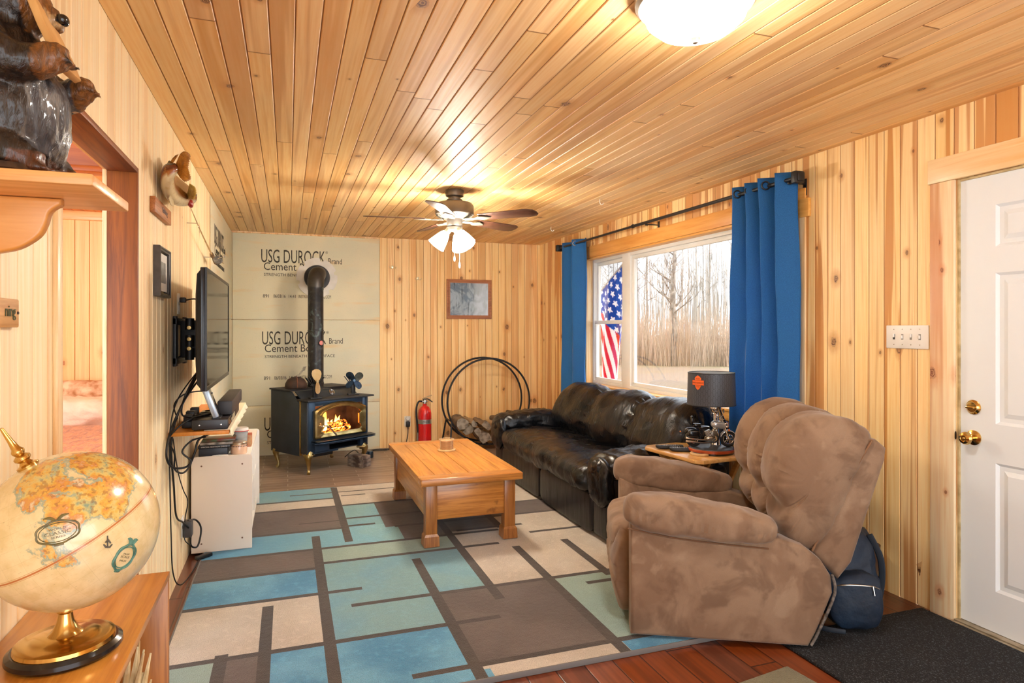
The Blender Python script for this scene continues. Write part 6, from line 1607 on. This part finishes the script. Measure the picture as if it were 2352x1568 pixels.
t = NT('fish_skin'); at = t.new('ShaderNodeAttribute', attribute_name='tint'); o = t.obj(); n_ = t.noise(o, 45, 3); vo = t.new('ShaderNodeTexVoronoi'); vo.inputs['Scale'].default_value = 160; t.l.new(o, vo.inputs[0])
t.col(t.mix(t.sstep(n_, .5, .7, 0, .35), at.outputs['Color'], (.5, .3, .08, 1))); t.b.inputs['Roughness'].default_value = .25; t.b.inputs['Coat Weight'].default_value = .5; t.bump(vo.outputs['Distance'], .3, .001)
P('body', b, t.m, fish, world=True, ang=180)
FIN = mat('orange_fin', 'c2822e', .35, c2='8f5a1c', ns=60, stretch=(1, 1, .3)); 
def fin(nm, root, tip_pts, m=FIN, n=11):
    """fan fin between a root point and an edge polyline, ribbed"""
    e = catmull(tip_pts, 6); b = NB(); rw = []
    r0_, r1_ = Vector(root[0]), Vector(root[1]); N2 = len(e)
    for k in range(N2):
        q = []
        for j in range(5):
            p = r0_.lerp(r1_, k/(N2-1)).lerp(e[k], j/4); p += Vector((.0015, .0005, 0))*(1 if k % 2 else -1); q.append(p)
        rw.append(q)
    loft(b, rw, closed=False, caps=False); o_ = P(nm, b, m, fish, world=True, ang=60); s_ = o_.modifiers.new('s', 'SOLIDIFY'); s_.thickness = .003; return o_
fin('tail_fin', ((-.464, 3.165, 2.085), (-.462, 3.165, 2.048)), [(-.446, 3.13, 2.118), (-.424, 3.10, 2.126), (-.402, 3.10, 2.112), (-.408, 3.11, 2.08), (-.412, 3.12, 2.058), (-.404, 3.10, 2.03), (-.400, 3.10, 2.008), (-.421, 3.10, 1.995), (-.440, 3.13, 2.012)])
fin('dorsal_fin', ((-.500, 3.20, 2.085), (-.480, 3.165, 2.085)), [(-.478, 3.16, 2.100), (-.468, 3.14, 2.112), (-.452, 3.13, 2.118)])
fin('spiny_fin', ((-.52, 3.42, 2.075), (-.52, 3.28, 2.075)), [(-.52, 3.42, 2.13), (-.52, 3.35, 2.14), (-.515, 3.26, 2.10)], mat('olive_fin', '6e6230', .5, c2='3d3818', ns=50))
fin('pectoral_fin', ((-.468, 3.50, 2.01), (-.465, 3.50, 1.99)), [(-.440, 3.38, 2.045), (-.418, 3.38, 2.03), (-.412, 3.38, 2.0), (-.425, 3.39, 1.972)], mat('yellow_fin', 'd8b45a', .4, c2='b78e36', ns=60))
fin('anal_fin', ((-.505, 3.26, 1.962), (-.505, 3.34, 1.955)), [(-.50, 3.20, 1.935), (-.50, 3.26, 1.918), (-.50, 3.33, 1.925)], mat('pale_fin', 'd9c79a', .4))
b = NB(); puff(b, (-.462, 3.58, 1.985), (.012, .03, .02), 2.5, 6); P('gill', b, mat('gill_red', '9e2a20', .35), fish, world=True)
b = NB(); puff(b, (-.452, 3.68, 2.05), (.006, .008, .008), 2, 5); P('eye', b, BLACKG, fish, world=True)
b = NB(); tube(b, [(-.555, 3.40, 2.0), (-.52, 3.40, 2.0)], .012, 8); P('wall_mount', b, DARKW, fish, world=True)
# ================================================================== fishing rod and reel on the wall
fr_ = thing('fishing_rod', 'light brown fishing rod with spinning reel slanting along the left wall', 'fishing rod', (-.53, 4.7, 1.75))
A0, A1 = Vector((-.50, 3.76, 2.03)), Vector((-.50, 4.91, 1.87))
b = NB(); tube(b, [A0, A0.lerp(A1, .5)+Vector((0, 0, -.008)), A1, A1+(A1-A0)*.12], [.002, .0042, .006, .006], 8, smooth=4); P('rod_blank', b, mat('rod_bamboo', 'c7a162', .3, c2='a87c3e', ns=20), fr_, world=True)
dv = (A1-A0).normalized()
b = NB(); tube(b, [A1-dv*.03, A1+dv*.04, A1+dv*.05, A1+dv*.17, A1+dv*.24], [.012, .014, .009, .013, .012], 12); P('grip', b, mat('cork_grip', '8f7250', .8, c2='4d3a28', ns=40), fr_, world=True)
for k in range(4):
    p = A0.lerp(A1, .1+.27*k); b = NB(); tube(b, [p+Vector((0, .008*math.cos(a), -.012+.008*math.sin(a))) for a in [2*PI*q/14 for q in range(14)]], .0009, 5, closed=True); P('line_guide', b, CHROME, fr_, world=True)
rr = A1+dv*.07
b = NB(); lathe(b, [(0, -.026), (.026, -.026), (.028, -.020), (.014, -.016), (.014, .016), (.028, .020), (.026, .026), (0, .026)], 20, Matrix.Translation(rr+Vector((.03, 0, -.018))) @ RX(PI/2)); fixn(b); rl = P('reel', b, mat('reel_metal', '5a5650', .3, .8, c2='8d877c', ns=60), fr_, world=True)
b = NB(); c_ = rr+Vector((.03, 0, -.018)); tube(b, [c_+Vector((0, -.03, 0)), c_+Vector((0, -.045, 0)), c_+Vector((.04, -.048, .02))], .003, 6); puff(b, c_+Vector((.045, -.05, .022)), (.008, .008, .008), 2, 4); tube(b, [c_+Vector((0, .03, 0)), c_+Vector((0, .055, 0)), c_+Vector((.035, .06, -.02))], .003, 6); P('crank', b, CHROME, rl, world=True)
b = NB(); tube(b, [rr+Vector((-.005, 0, 0)), (XL+.001, rr.y, rr.z)], .004, 6); tube(b, [A0.lerp(A1, .35), (XL+.001, A0.lerp(A1, .35).y, A0.lerp(A1, .35).z)], .003, 6); P('wall_clip', b, NICKEL, fr_, world=True)

# ================================================================== television on its arm
TVX = -.352
tv = thing('television', 'black flat television on a wall bracket, seen from the side', 'television', (TVX, 3.83, 1.067))
b = NB(); ty0, ty1, tz0, tz1 = 3.245, 4.42, 1.066, 1.638
box(b, TVX-.028, TVX-.004, ty0, ty1, tz0, tz1, .004)
fr0 = lambda i, x: [(x, ty0+i, tz0+i*1.3), (x, ty1-i, tz0+i*1.3), (x, ty1-i, tz1-i), (x, ty0+i, tz1-i)]
loft(b, [fr0(0, TVX-.01), fr0(0, TVX), fr0(.014, TVX), fr0(.016, TVX-.003), fr0(.016, TVX-.01)], caps=False); fixn(b); P('bezel', b, mat('tv_bezel', '1c1b1d', .25, c2='141315', ns=3), tv, world=True, ang=25)
SCR = mat('tv_screen', '0e0f11', .06); SCR.node_tree.nodes['Principled BSDF'].inputs['Specular IOR Level'].default_value = 1.0; SCR.node_tree.nodes['Principled BSDF'].inputs['IOR'].default_value = 2.2
b = NB(); box(b, TVX-.005, TVX-.0028, ty0+.015, ty1-.015, tz0+.02, tz1-.015); P('screen', b, SCR, tv, world=True, flat=True)
b = NB(); rings = []
for x, i in ((TVX-.027, .01), (TVX-.045, .03), (TVX-.062, .12), (TVX-.066, .16)): rings.append([(x, ty0+i, tz0+i), (x, ty1-i, tz0+i), (x, ty1-i, tz1-i), (x, ty0+i, tz1-i)])
loft(b, rings); P('rear_shell', b, BLACKP, tv, world=True, ang=25)
mk = thing('wall_bracket', 'black articulated television wall bracket between screen and wall', 'tv mount', (XL, 3.9, 1.17))
b = NB(); box(b, XL+.0005, XL+.018, 3.68, 3.74, 1.16, 1.42, .003); box(b, XL+.0005, XL+.018, 4.0, 4.06, 1.16, 1.42, .003); box(b, XL+.0005, XL+.02, 3.68, 4.06, 1.375, 1.41, .003); box(b, XL+.0005, XL+.02, 3.68, 4.06, 1.17, 1.205, .003); P('wall_plate', b, BLACKP, mk, world=True)
b = NB(); box(b, XL+.018, TVX-.07, 3.80, 3.86, 1.20, 1.40, .01); box(b, TVX-.085, TVX-.0665, 3.66, 3.70, 1.14, 1.50, .004); box(b, TVX-.085, TVX-.0665, 3.98, 4.02, 1.14, 1.50, .004); box(b, TVX-.09, TVX-.08, 3.64, 4.04, 1.24, 1.36, .004)
for z in (1.22, 1.29, 1.38): lathe(b, [(0, -.03), (.022, -.03), (.022, .03), (0, .03)], 14, TR(XL+.07, 3.76, z))
P('arm', b, BLACKP, mk, world=True)
b = NB()
for z in (1.25, 1.30, 1.36): lathe(b, [(0, 0), (.012, 0), (.010, .008), (0, .009)], 12, TR(XL+.07, 3.738, z) @ RX(PI/2))
P('bolt', b, ABRASS, mk, world=True)
box_m = WHITEP
outlet('wall_outlet', 'white outlet plate on the left wall just behind the top of the television bracket', TR(XL, 3.86, 1.49) @ RZ(PI/2))
o_ = thing('power_plug', 'black plug in the outlet behind the television', 'plug', (XL+.009, 3.86, 1.51)); b = NB(); box(b, 0, .03, -.016, .016, -.014, .014, .005); P('body', b, BLACKP, o_)
b = NB(); tube(b, [(.03, 0, 0), (.08, -.01, .005), (.11, .02, -.03), (.11, .03, -.08)], .004, 8, smooth=5); P('cord', b, RUBBER, o_)
# ================================================================== small electronics shelf
es = thing('wall_shelf', 'orange-edged wooden wall shelf under the television', 'shelf', (XL, 4.2, .82))
b = NB(); box(b, XL+.0005, -.282, 3.545, 4.83, .820, .8385, .002); P('board', b, mat('orange_pine_edge', 'dd8f35', .45, c2='c97a26', ns=8, stretch=(4, .3, 1)), es, world=True)
for y in (3.60, 4.7):
    b = NB(); box(b, XL+.0005, XL+.004, y-.008, y+.008, .66, .819, .001); box(b, XL+.0005, -.36, y-.008, y+.008, .815, .8195, .001); P('metal_bracket', b, BLACKP, es, world=True)
ES = .839
o_ = thing('shelf_cloth', 'cream paper liner hanging over the front edge of the electronics shelf', 'shelf liner', (-.28, 4.2, ES))
b = NB(); rows = []
rnd = random.Random(4)
for j in range(50):
    y = 3.56+j/49*1.265; w = .006*math.sin(j*.7)+.004*rnd.uniform(-1, 1)
    rows.append([(-.40, y, ES+.0005), (-.30, y, ES+.0008), (-.279, y, ES+.001), (-.2765+w*.3, y, ES-.012), (-.268+w, y, ES-.032+w*.8)])
loft(b, rows, closed=False, caps=False); q = P('liner', b, mat('cream_liner', 'efe4c8', .8), o_, world=True, ang=60); s_ = q.modifiers.new('s', 'SOLIDIFY'); s_.thickness = .0015; s_.offset = 1
ES += .0035
dp = thing('dvd_player', 'flat black disc player on the near end of the electronics shelf', 'disc player', (-.36, 3.79, ES))
b = NB(); box(b, -.455, -.288, 3.555, 3.99, ES+.004, ES+.052, .003); P('case', b, mat('satin_black', '1d1b1c', .35, c2='262224', ns=4), dp, world=True)
b = NB(); box(b, -.2885, -.286, 3.57, 3.98, ES+.012, ES+.044, .001); box(b, -.287, -.2845, 3.62, 3.80, ES+.026, ES+.036, .0005); P('front_panel', b, BLACKG, dp, world=True)
b = NB()
for x in (-.42, -.32):
    lathe(b, [(0, 0), (.005, 0), (.004, .002), (0, .0025)], 10, TR(x, 3.5552, ES+.026) @ RX(PI/2))
P('case_screw', b, NICKEL, dp, world=True)
b = NB()
for x, y in ((-.44, 3.58), (-.30, 3.58), (-.44, 3.96), (-.30, 3.96)): lathe(b, [(0, 0), (.009, 0), (.009, .0045), (0, .0045)], 12, TR(x, y, ES))
P('rubber_foot', b, RUBBER, dp, world=True)
zz_ = ES+.0525
sbr = thing('game_console', 'long matte black box lying behind the disc player on the electronics shelf', 'console', (-.31, 4.1, zz_))
b = NB(); box(b, -.352, -.278, 3.70, 4.42, zz_+.004, zz_+.077, .006); P('case', b, mat('matte_charcoal', '323033', .5, bump=.1, bs=200, bd=.001), sbr, world=True)
b = NB(); box(b, -.345, -.285, 3.74, 4.38, zz_, zz_+.005, .001); P('foot_strip', b, RUBBER, sbr, world=True)
o_ = thing('support_block', 'dark box under the far end of the long black box', 'box', (-.32, 4.2, ES)); b = NB(); box(b, -.36, -.29, 4.05, 4.36, ES, zz_-.0005, .003); P('case', b, BLACKP, o_, world=True)
sl = thing('silver_stand_unit', 'slanting silver and black slim unit standing on the disc player', 'receiver', (-.335, 3.60, zz_))
b = NB(); M = TR(-.345, 3.58, zz_+.0065) @ RX(DG(0)) @ RY(DG(-20)); box(b, -.014, .014, 0, .10, 0, .178, .004, M); P('body', b, BLACKG, sl, world=True)
b = NB(); box(b, -.0145, .0145, -.006, .002, 0, .178, .003, M); box(b, .0105, .0155, -.004, .012, 0, .178, .002, M); P('silver_edge', b, mat('silver_plastic', 'a9b4bd', .25, .6), sl, world=True)
b = NB(); box(b, -.365, -.325, 3.575, 3.69, zz_, zz_+.008, .002); P('stand_foot', b, BLACKP, sl, world=True)
# loose plugs on the shelf
o_ = thing('power_strip', 'black power strip with adapters behind the disc player on the electronics shelf', 'power strip', (-.49, 3.8, ES)); b = NB(); box(b, -.515, -.465, 3.66, 4.0, ES, ES+.035, .005)
for k in range(4): box(b, -.51, -.468, 3.68+k*.08, 3.73+k*.08, ES+.034, ES+.065+.01*(k % 2), .005)
P('housing', b, BLACKP, o_, world=True)
# cables: each its own
def cable(lab, pts, r=.0045, world=True):
    b = NB(); tube(b, pts, r, 8, smooth=7); o = P('cable', b, RUBBER, None, ang=180); recentre(o); top(o, lab, 'cable', 'cables hanging behind the television'); return o
X_ = XL+.012
cable('thick black cable hanging straight from the television to the plug by the floor', [(-.42, 3.75, 1.12), (-.50, 3.60, .98), (X_, 3.58, .80), (X_+.004, 3.62, .55), (X_, 3.72, .38), (X_+.01, 3.88, .30), (X_+.03, 3.99, .22), (X_+.03, 4.02, .13), (X_+.06, 4.06, .11), (X_+.075, 4.08, .20), (X_+.05, 4.06, .26), (X_+.02, 3.98, .28)], .005)
cable('thin black cable running down the wall to the floor, nearest of the hanging cables', [(-.44, 3.7, 1.14), (-.52, 3.57, 1.0), (X_, 3.525, .84), (X_, 3.53, .6), (X_, 3.56, .35), (X_, 3.62, .12), (X_+.02, 3.72, .02), (-.50, 3.95, .006), (-.478, 4.08, .030)], .0032)
cable('black cable looped widest to the left below the electronics shelf', [(-.43, 3.72, 1.15), (-.50, 3.50, .96), (X_+.01, 3.50, .86), (X_+.005, 3.42, .80), (X_+.005, 3.42, .73), (X_+.02, 3.52, .67), (X_+.07, 3.60, .66), (X_+.10, 3.60, .72), (X_+.12, 3.62, .79), (X_+.19, 3.66, .815), (X_+.20, 3.75, .80)], .0055)
cable('black cable making a lower loop under the electronics shelf', [(-.40, 3.75, .90), (-.47, 3.52, .90), (X_, 3.50, .82), (X_+.02, 3.53, .74), (X_+.02, 3.54, .66), (X_+.06, 3.54, .64), (X_+.09, 3.56, .69), (X_+.05, 3.56, .74), (X_+.09, 3.58, .79), (X_+.15, 3.62, .80)], .0045)
cable('black cable dropping from the television onto the disc player', [(-.42, 3.7, 1.18), (-.46, 3.58, 1.08), (-.49, 3.55, 1.0), (-.50, 3.56, .93), (-.47, 3.60, .905), (-.42, 3.68, .90), (-.38, 3.75, .901)], .0045)
cable('black cable arching from the wall to the silver unit', [(-.54, 3.7, .89), (-.54, 3.60, .97), (-.50, 3.60, 1.02), (-.43, 3.62, 1.035), (-.37, 3.66, 1.02)], .0035)
cable('thin coiled black cable lying on the disc player', [(-.44+.03*math.cos(k*.9)+k*.003, 3.70+.04*math.sin(k*.9)+k*.004, .899+.001*k) for k in range(22)], .0028)
cable('thin wavy black cable between the wall shelf bracket and the lower outlet', [(X_, 3.62, .80), (X_+.01, 3.70, .62), (X_+.02, 3.80, .50), (X_+.035, 3.86, .42), (X_+.02, 3.88, .33), (X_+.01, 3.93, .27), (X_+.015, 3.9, .2), (X_+.04, 3.92, .16)], .0028)
outlet('wall_outlet', 'white outlet low on the left wall beside the white cabinet', TR(XL, 3.985, .25) @ RZ(PI/2))
o_ = thing('power_adapter', 'dark grey power adapter in the low outlet beside the white cabinet', 'power adapter', (XL+.009, 3.99, .235)); b = NB(); box(b, 0, .045, -.03, .03, -.045, .045, .006); P('body', b, mat('adapter_grey', '3a383a', .5), o_)
o_ = thing('inline_switch', 'small black inline connector on the floor at the rug edge by the white cabinet', 'connector', (-.462, 4.10, .0235), DG(40)); b = NB(); box(b, -.05, .05, -.014, .014, 0, .022, .006); P('body', b, RUBBER, o_)

# ================================================================== white cabinet
wc = thing('white_cabinet', 'low white open-fronted cabinet against the left wall under the electronics shelf', 'cabinet', (-.375, 4.74, ZR))
CX0, CX1, CY0, CY1, CZ = -.540, -.206, 4.20, 5.27, .592
WLAM = mat('white_laminate', 'ecdfd0', .45); WLM2 = mat('white_laminate_b', 'f0ece4', .4)
def rsq(x0, x1, z0, z1, r):
    o = [(x0, z0), (x1, z0)]
    for cx_, cz_, a0 in ((x1-r, z1-r, 0), (x0+r, z1-r, 90)):
        for k in range(7): a = DG(a0+15*k); o.append((cx_+r*math.cos(a), cz_+r*math.sin(a)))
    return o
for y in (CY0, CY1-.018): 
    b = NB(); prism(b, rsq(CX0, CX1, ZR+.001, CZ, .022), y, y+.018, XZ, bev=.0015); fixn(b); P('end_panel', b, WLAM if y == CY0 else WLM2, wc, world=True)
b = NB(); box(b, CX0, CX1-.012, CY0+.0185, CY1-.0185, CZ-.024, CZ-.006, .001); P('top', b, WLM2, wc, world=True)
b = NB(); box(b, CX0, CX1-.014, CY0+.0185, CY1-.0185, .05, .068, .001); P('bottom', b, WLM2, wc, world=True)
b = NB(); box(b, CX0, CX0+.005, CY0+.0185, CY1-.0185, .03, CZ-.025); P('back', b, WLM2, wc, world=True)
for y in (4.55, 4.90): b = NB(); box(b, CX0+.006, CX1-.016, y-.008, y+.008, .0685, CZ-.0245, .001); P('divider', b, WLM2, wc, world=True)
for y0_, y1_ in ((4.219, 4.541), (4.559, 4.891), (4.909, 5.251)): b = NB(); box(b, CX0+.006, CX1-.02, y0_, y1_, .31, .325, .001); P('shelf', b, WLM2, wc, world=True)
for x, z in ((CX0+.055, CZ-.055), (CX1-.055, CZ-.055), (CX0+.055, .075), (CX1-.055, .09)):
    b = NB(); lathe(b, [(0, 0), (.0052, 0), (.004, .0015), (0, .001)], 12, TR(x, CY0-.0002, z) @ RX(PI/2)); fixn(b); P('screw_cap', b, mat('screw_brown', '7a5a48', .5), wc, world=True)
# on the cabinet
CT = CZ-.0055
def case(nm, lab, x0, x1, y0, y1, z0, z1, m, grp=None, spine=None):
    r = thing(nm, lab, 'disc case' if 'case' in nm else 'box', ((x0+x1)/2, (y0+y1)/2, z0), group=grp); b = NB(); box(b, x0, x1, y0, y1, z0, z1, .002); P('cover', b, m, r, world=True)
    if spine: 
        b = text_bm(spine, (x1-x0)*.8, (z1-z0)*.45, .0006); b.transform(TR(x0+(x1-x0)*.1, y0-.0002, z0+(z1-z0)*.25)); P('lettering', b, mat('case_ink', 'd5d2c8', .6), r, world=True, flat=True)
    return r
case('storage_box', 'dark blue-black box on the near end of the white cabinet', -.505, -.345, 4.235, 4.50, CT, CT+.048, mat('navy_box', '232936', .4, c2='1a1d26', ns=12))
cz_ = CT+.0485
cols = [('movie_case', 'black disc case with white spine lettering, lowest case on the dark box', 'SPECIAL EDITION DISCS'), ('movie_case', 'grey and white disc case, second on the dark box', None), ('movie_case', 'mostly green disc case, topmost on the dark box', None)]
mm = [mat('case_black', '26262a', .35), mat('case_art', 'b9aea0', .35, c2='3a3a36', ns=22), mat('case_green', '2f6a48', .35, c2='7a2a26', ns=12)]
for k in range(3):
    case(cols[k][0], cols[k][1], -.51+.01*k, -.33+.012*k, 4.24+.01*k, 4.40, cz_+k*.0165, cz_+k*.0165+.0155, mm[k], 'disc cases on the white cabinet', cols[k][2])
jr = thing('lidded_jar', 'wide glass jar with silver lid at the near front corner of the white cabinet', 'jar', (-.285, 4.285, CT), 0)
b = NB(); lathe(b, [(0, 0), (.044, 0), (.047, .006), (.047, .050), (.043, .058), (0, .058)], 32); fixn(b); P('glass', b, mat('peach_wax_glass', 'e2b492', .15, c2='e9c4a6', ns=10, coat=.6), jr)
b = NB(); lathe(b, [(0, .0585), (.0475, .0585), (.0475, .070), (.044, .074), (0, .074)], 32); fixn(b)
P('lid', b, mat('tin_lid', 'b9a58c', .3, .7), jr)
b = NB()
for k in range(30): a = 2*PI*k/30; box(b, -.0022, .0022, -.0006, .0006, .046, .052, 0, RZ(a) @ TR(0, -.0472, 0))
P('dotted_band', b, DARKW, jr)
cu = thing('plastic_tub', 'clear plastic tub with red-rimmed white lid behind the silver-lidded jar', 'tub', (-.285, 4.43, CT))
b = NB(); lathe(b, [(0, 0), (.036, 0), (.044, .115), (.041, .115), (.034, .004), (0, .004)], 28); fixn(b); P('cup', b, mat('cloudy_plastic', 'b9bfc0', .2, c2='8d9496', ns=14), cu)
b = NB(); lathe(b, [(0, .116), (.047, .116), (.048, .124), (.046, .138), (0, .138)], 28); fixn(b); l_ = P('lid', b, WHITEP, cu)
b = NB(); tube(b, [(.048*math.cos(2*PI*k/32), .048*math.sin(2*PI*k/32), .119) for k in range(32)], .0025, 6, closed=True); P('red_rim', b, mat('red_rim', 'c8322e', .4), l_)
case('storage_box', 'small red and tan carton behind the clear tub on the white cabinet', -.27, -.225, 4.50, 4.62, CT, CT+.075, mat('red_tan_carton', 'b5453e', .6, c2='c9a070', ns=20))
o_ = thing('loose_saucer', 'flat white saucer lying at the near edge of the white cabinet', 'lid', (-.385, 4.222, CT-.0)); b = NB(); lathe(b, [(0, 0), (.044, 0), (.046, .004), (.043, .008), (0, .008)], 28, Matrix.Diagonal((1, .35, 1, 1))); fixn(b); P('disc', b, WHITEP, o_)
# ================================================================== bed through the doorway
bd = thing('bed', 'bed with orange fur throw seen through the left doorway', 'bed', (-1.55, 5.5, 0))
b = NB(); box(b, -2.6, -.80, 4.55, 6.46, .001, .30, .02); P('base', b, mat('bed_base', '6b3a1c', .6), bd, world=True)
b = NB(); puff(b, (-1.70, 5.5, .43), (.90, .95, .13), 7, 16); P('mattress', b, mat('pink_sheet', 'e9c9b8', .8, c2='dba98e', ns=5), bd, world=True)
t = NT('orange_fur'); o = t.obj(); S = t.sep(o); n_ = t.noise(t.vec(t.math('MULTIPLY', S[0], 30), t.math('MULTIPLY', S[1], 9), t.math('MULTIPLY', S[2], 16)), 1, 5, .65, 1.0); n2_ = t.noise(o, 3, 3)
t.col(t.mix(t.sstep(n_, .35, .68), t.mix(n2_, srgb('c87a34'), srgb('d98f48')), srgb('8a4518'))); t.b.inputs['Roughness'].default_value = .9; t.b.inputs['Sheen Weight'].default_value = .5; t.bump(n_, .9, .02)
b = NB(); puff(b, (-1.70, 5.16, .45), (.93, .72, .168), 6, 26, fn=wrinkle(.02, 5, 2)); P('fur_throw', b, t.m, bd, world=True)
LIN = mat('rumpled_linen', 'f4e8e0', .8, c2='e8d4c8', ns=7, bump=.9, bs=9, bd=.03)
o_ = thing('pillow', 'rumpled pale pink pillow on the bed', 'pillow', (-1.66, 6.15, .565)); b = NB(); puff(b, (0, 0, .11), (.36, .24, .125), 2.6, 16, fn=wrinkle(.03, 6, 7)); P('case', b, LIN, o_)
o_ = thing('pillow', 'brown floral pillow behind the pale pink pillow', 'pillow', (-1.66, 6.40, .60)); b = NB(); puff(b, (0, 0, .15), (.36, .08, .165), 2.6, 14, fn=wrinkle(.02, 6, 3)); P('case', b, mat('floral_case', 'a87850', .85, c2='e3cdb2', ns=14), o_)
# ================================================================== backpack and boots behind the recliner
bp = thing('backpack', 'navy blue backpack slumped on the floor behind the recliner', 'backpack', (2.44, 2.30, .0125), DG(-28))
NV = mat('navy_nylon', '12283f', .65, c2='0c1a2c', ns=6, bump=.5, bs=14, bd=.02); NV2 = mat('navy_dark', '17222f', .7, bump=.3, bs=20)
b = NB(); puff(b, (0, 0, .215), (.135, .12, .215), 3, 16, fn=lambda u, co: co*(1+.02*fbm((co.x*9, co.y*9, co.z*7), 1, 3)/max(co.length, .06)) + Vector((0, .05*u.z, 0))); P('main_bag', b, NV, bp)
b = NB(); puff(b, (0, -.125, .135), (.115, .055, .125), 3, 12, fn=wrinkle(.008, 12, 3)); pk_ = P('front_pocket', b, NV, bp)
b = NB(); tube(b, [(-.095, -.155, .20), (-.05, -.178, .218), (.05, -.178, .218), (.095, -.155, .20)], .003, 6, smooth=5); tube(b, [(.06, -.178, .218), (.065, -.184, .18)], .003, 6); P('zip', b, NICKEL, pk_)
b = NB(); tube(b, [(.10, -.03, .40), (.140, -.05, .30), (.148, -.04, .18), (.13, -.03, .06)], .014, 8, smooth=5, sy=.5); P('shoulder_strap', b, NV2, bp)
b = NB(); tube(b, [(-.03, .02, .425), (-.02, .02, .455), (.02, .02, .455), (.03, .02, .425)], .007, 8, smooth=5); P('top_handle', b, NV2, bp)
b = NB(); tube(b, [(-.05, -.17, .006), (-.12, -.16, .010), (-.16, -.12, .006), (-.15, -.06, .007)], .012, 8, smooth=4, sy=.4); P('loose_strap', b, NV2, bp)
BT = mat('brown_boot_leather', '3a281c', .5, c2='5a4130', ns=8)
def boot(x, y, rz, lab):
    r = thing('work_boot', lab, 'boot', (x, y, .001), rz, group='boots behind the backpack')
    b = NB(); rings = []
    for z, x0, x1, w in ((.022, -.11, .155, .046), (.05, -.11, .155, .045), (.085, -.105, .11, .043), (.11, -.10, .05, .04), (.15, -.10, .01, .042), (.22, -.105, .012, .046), (.26, -.108, .018, .050)):
        cx_ = (x0+x1)/2; rings.append([(cx_+(x1-x0)/2*math.cos(a), w*math.sin(a), z) for a in [2*PI*k/20 for k in range(20)]])
    loft(b, rings); P('upper', b, BT, r)
    b = NB(); prism(b, [(.024+.14*math.cos(a), .049*math.sin(a)) for a in [2*PI*k/24 for k in range(24)]], 0, .022, bev=.003); fixn(b); P('sole', b, BLACKP, r)
    b = NB()
    for k in range(5): tube(b, [(.075-.017*k, -.022, .10+.028*k), (.085-.017*k, 0, .112+.028*k), (.075-.017*k, .022, .10+.028*k)], .003, 6)
    P('laces', b, mat('boot_lace', '8a6a48', .8), r)
boot(2.74, 2.45, DG(200), 'brown lace-up work boot beside the wall, nearer the backpack'); boot(2.76, 2.60, DG(195), 'brown lace-up work boot beside the wall, half hidden behind the other boot')
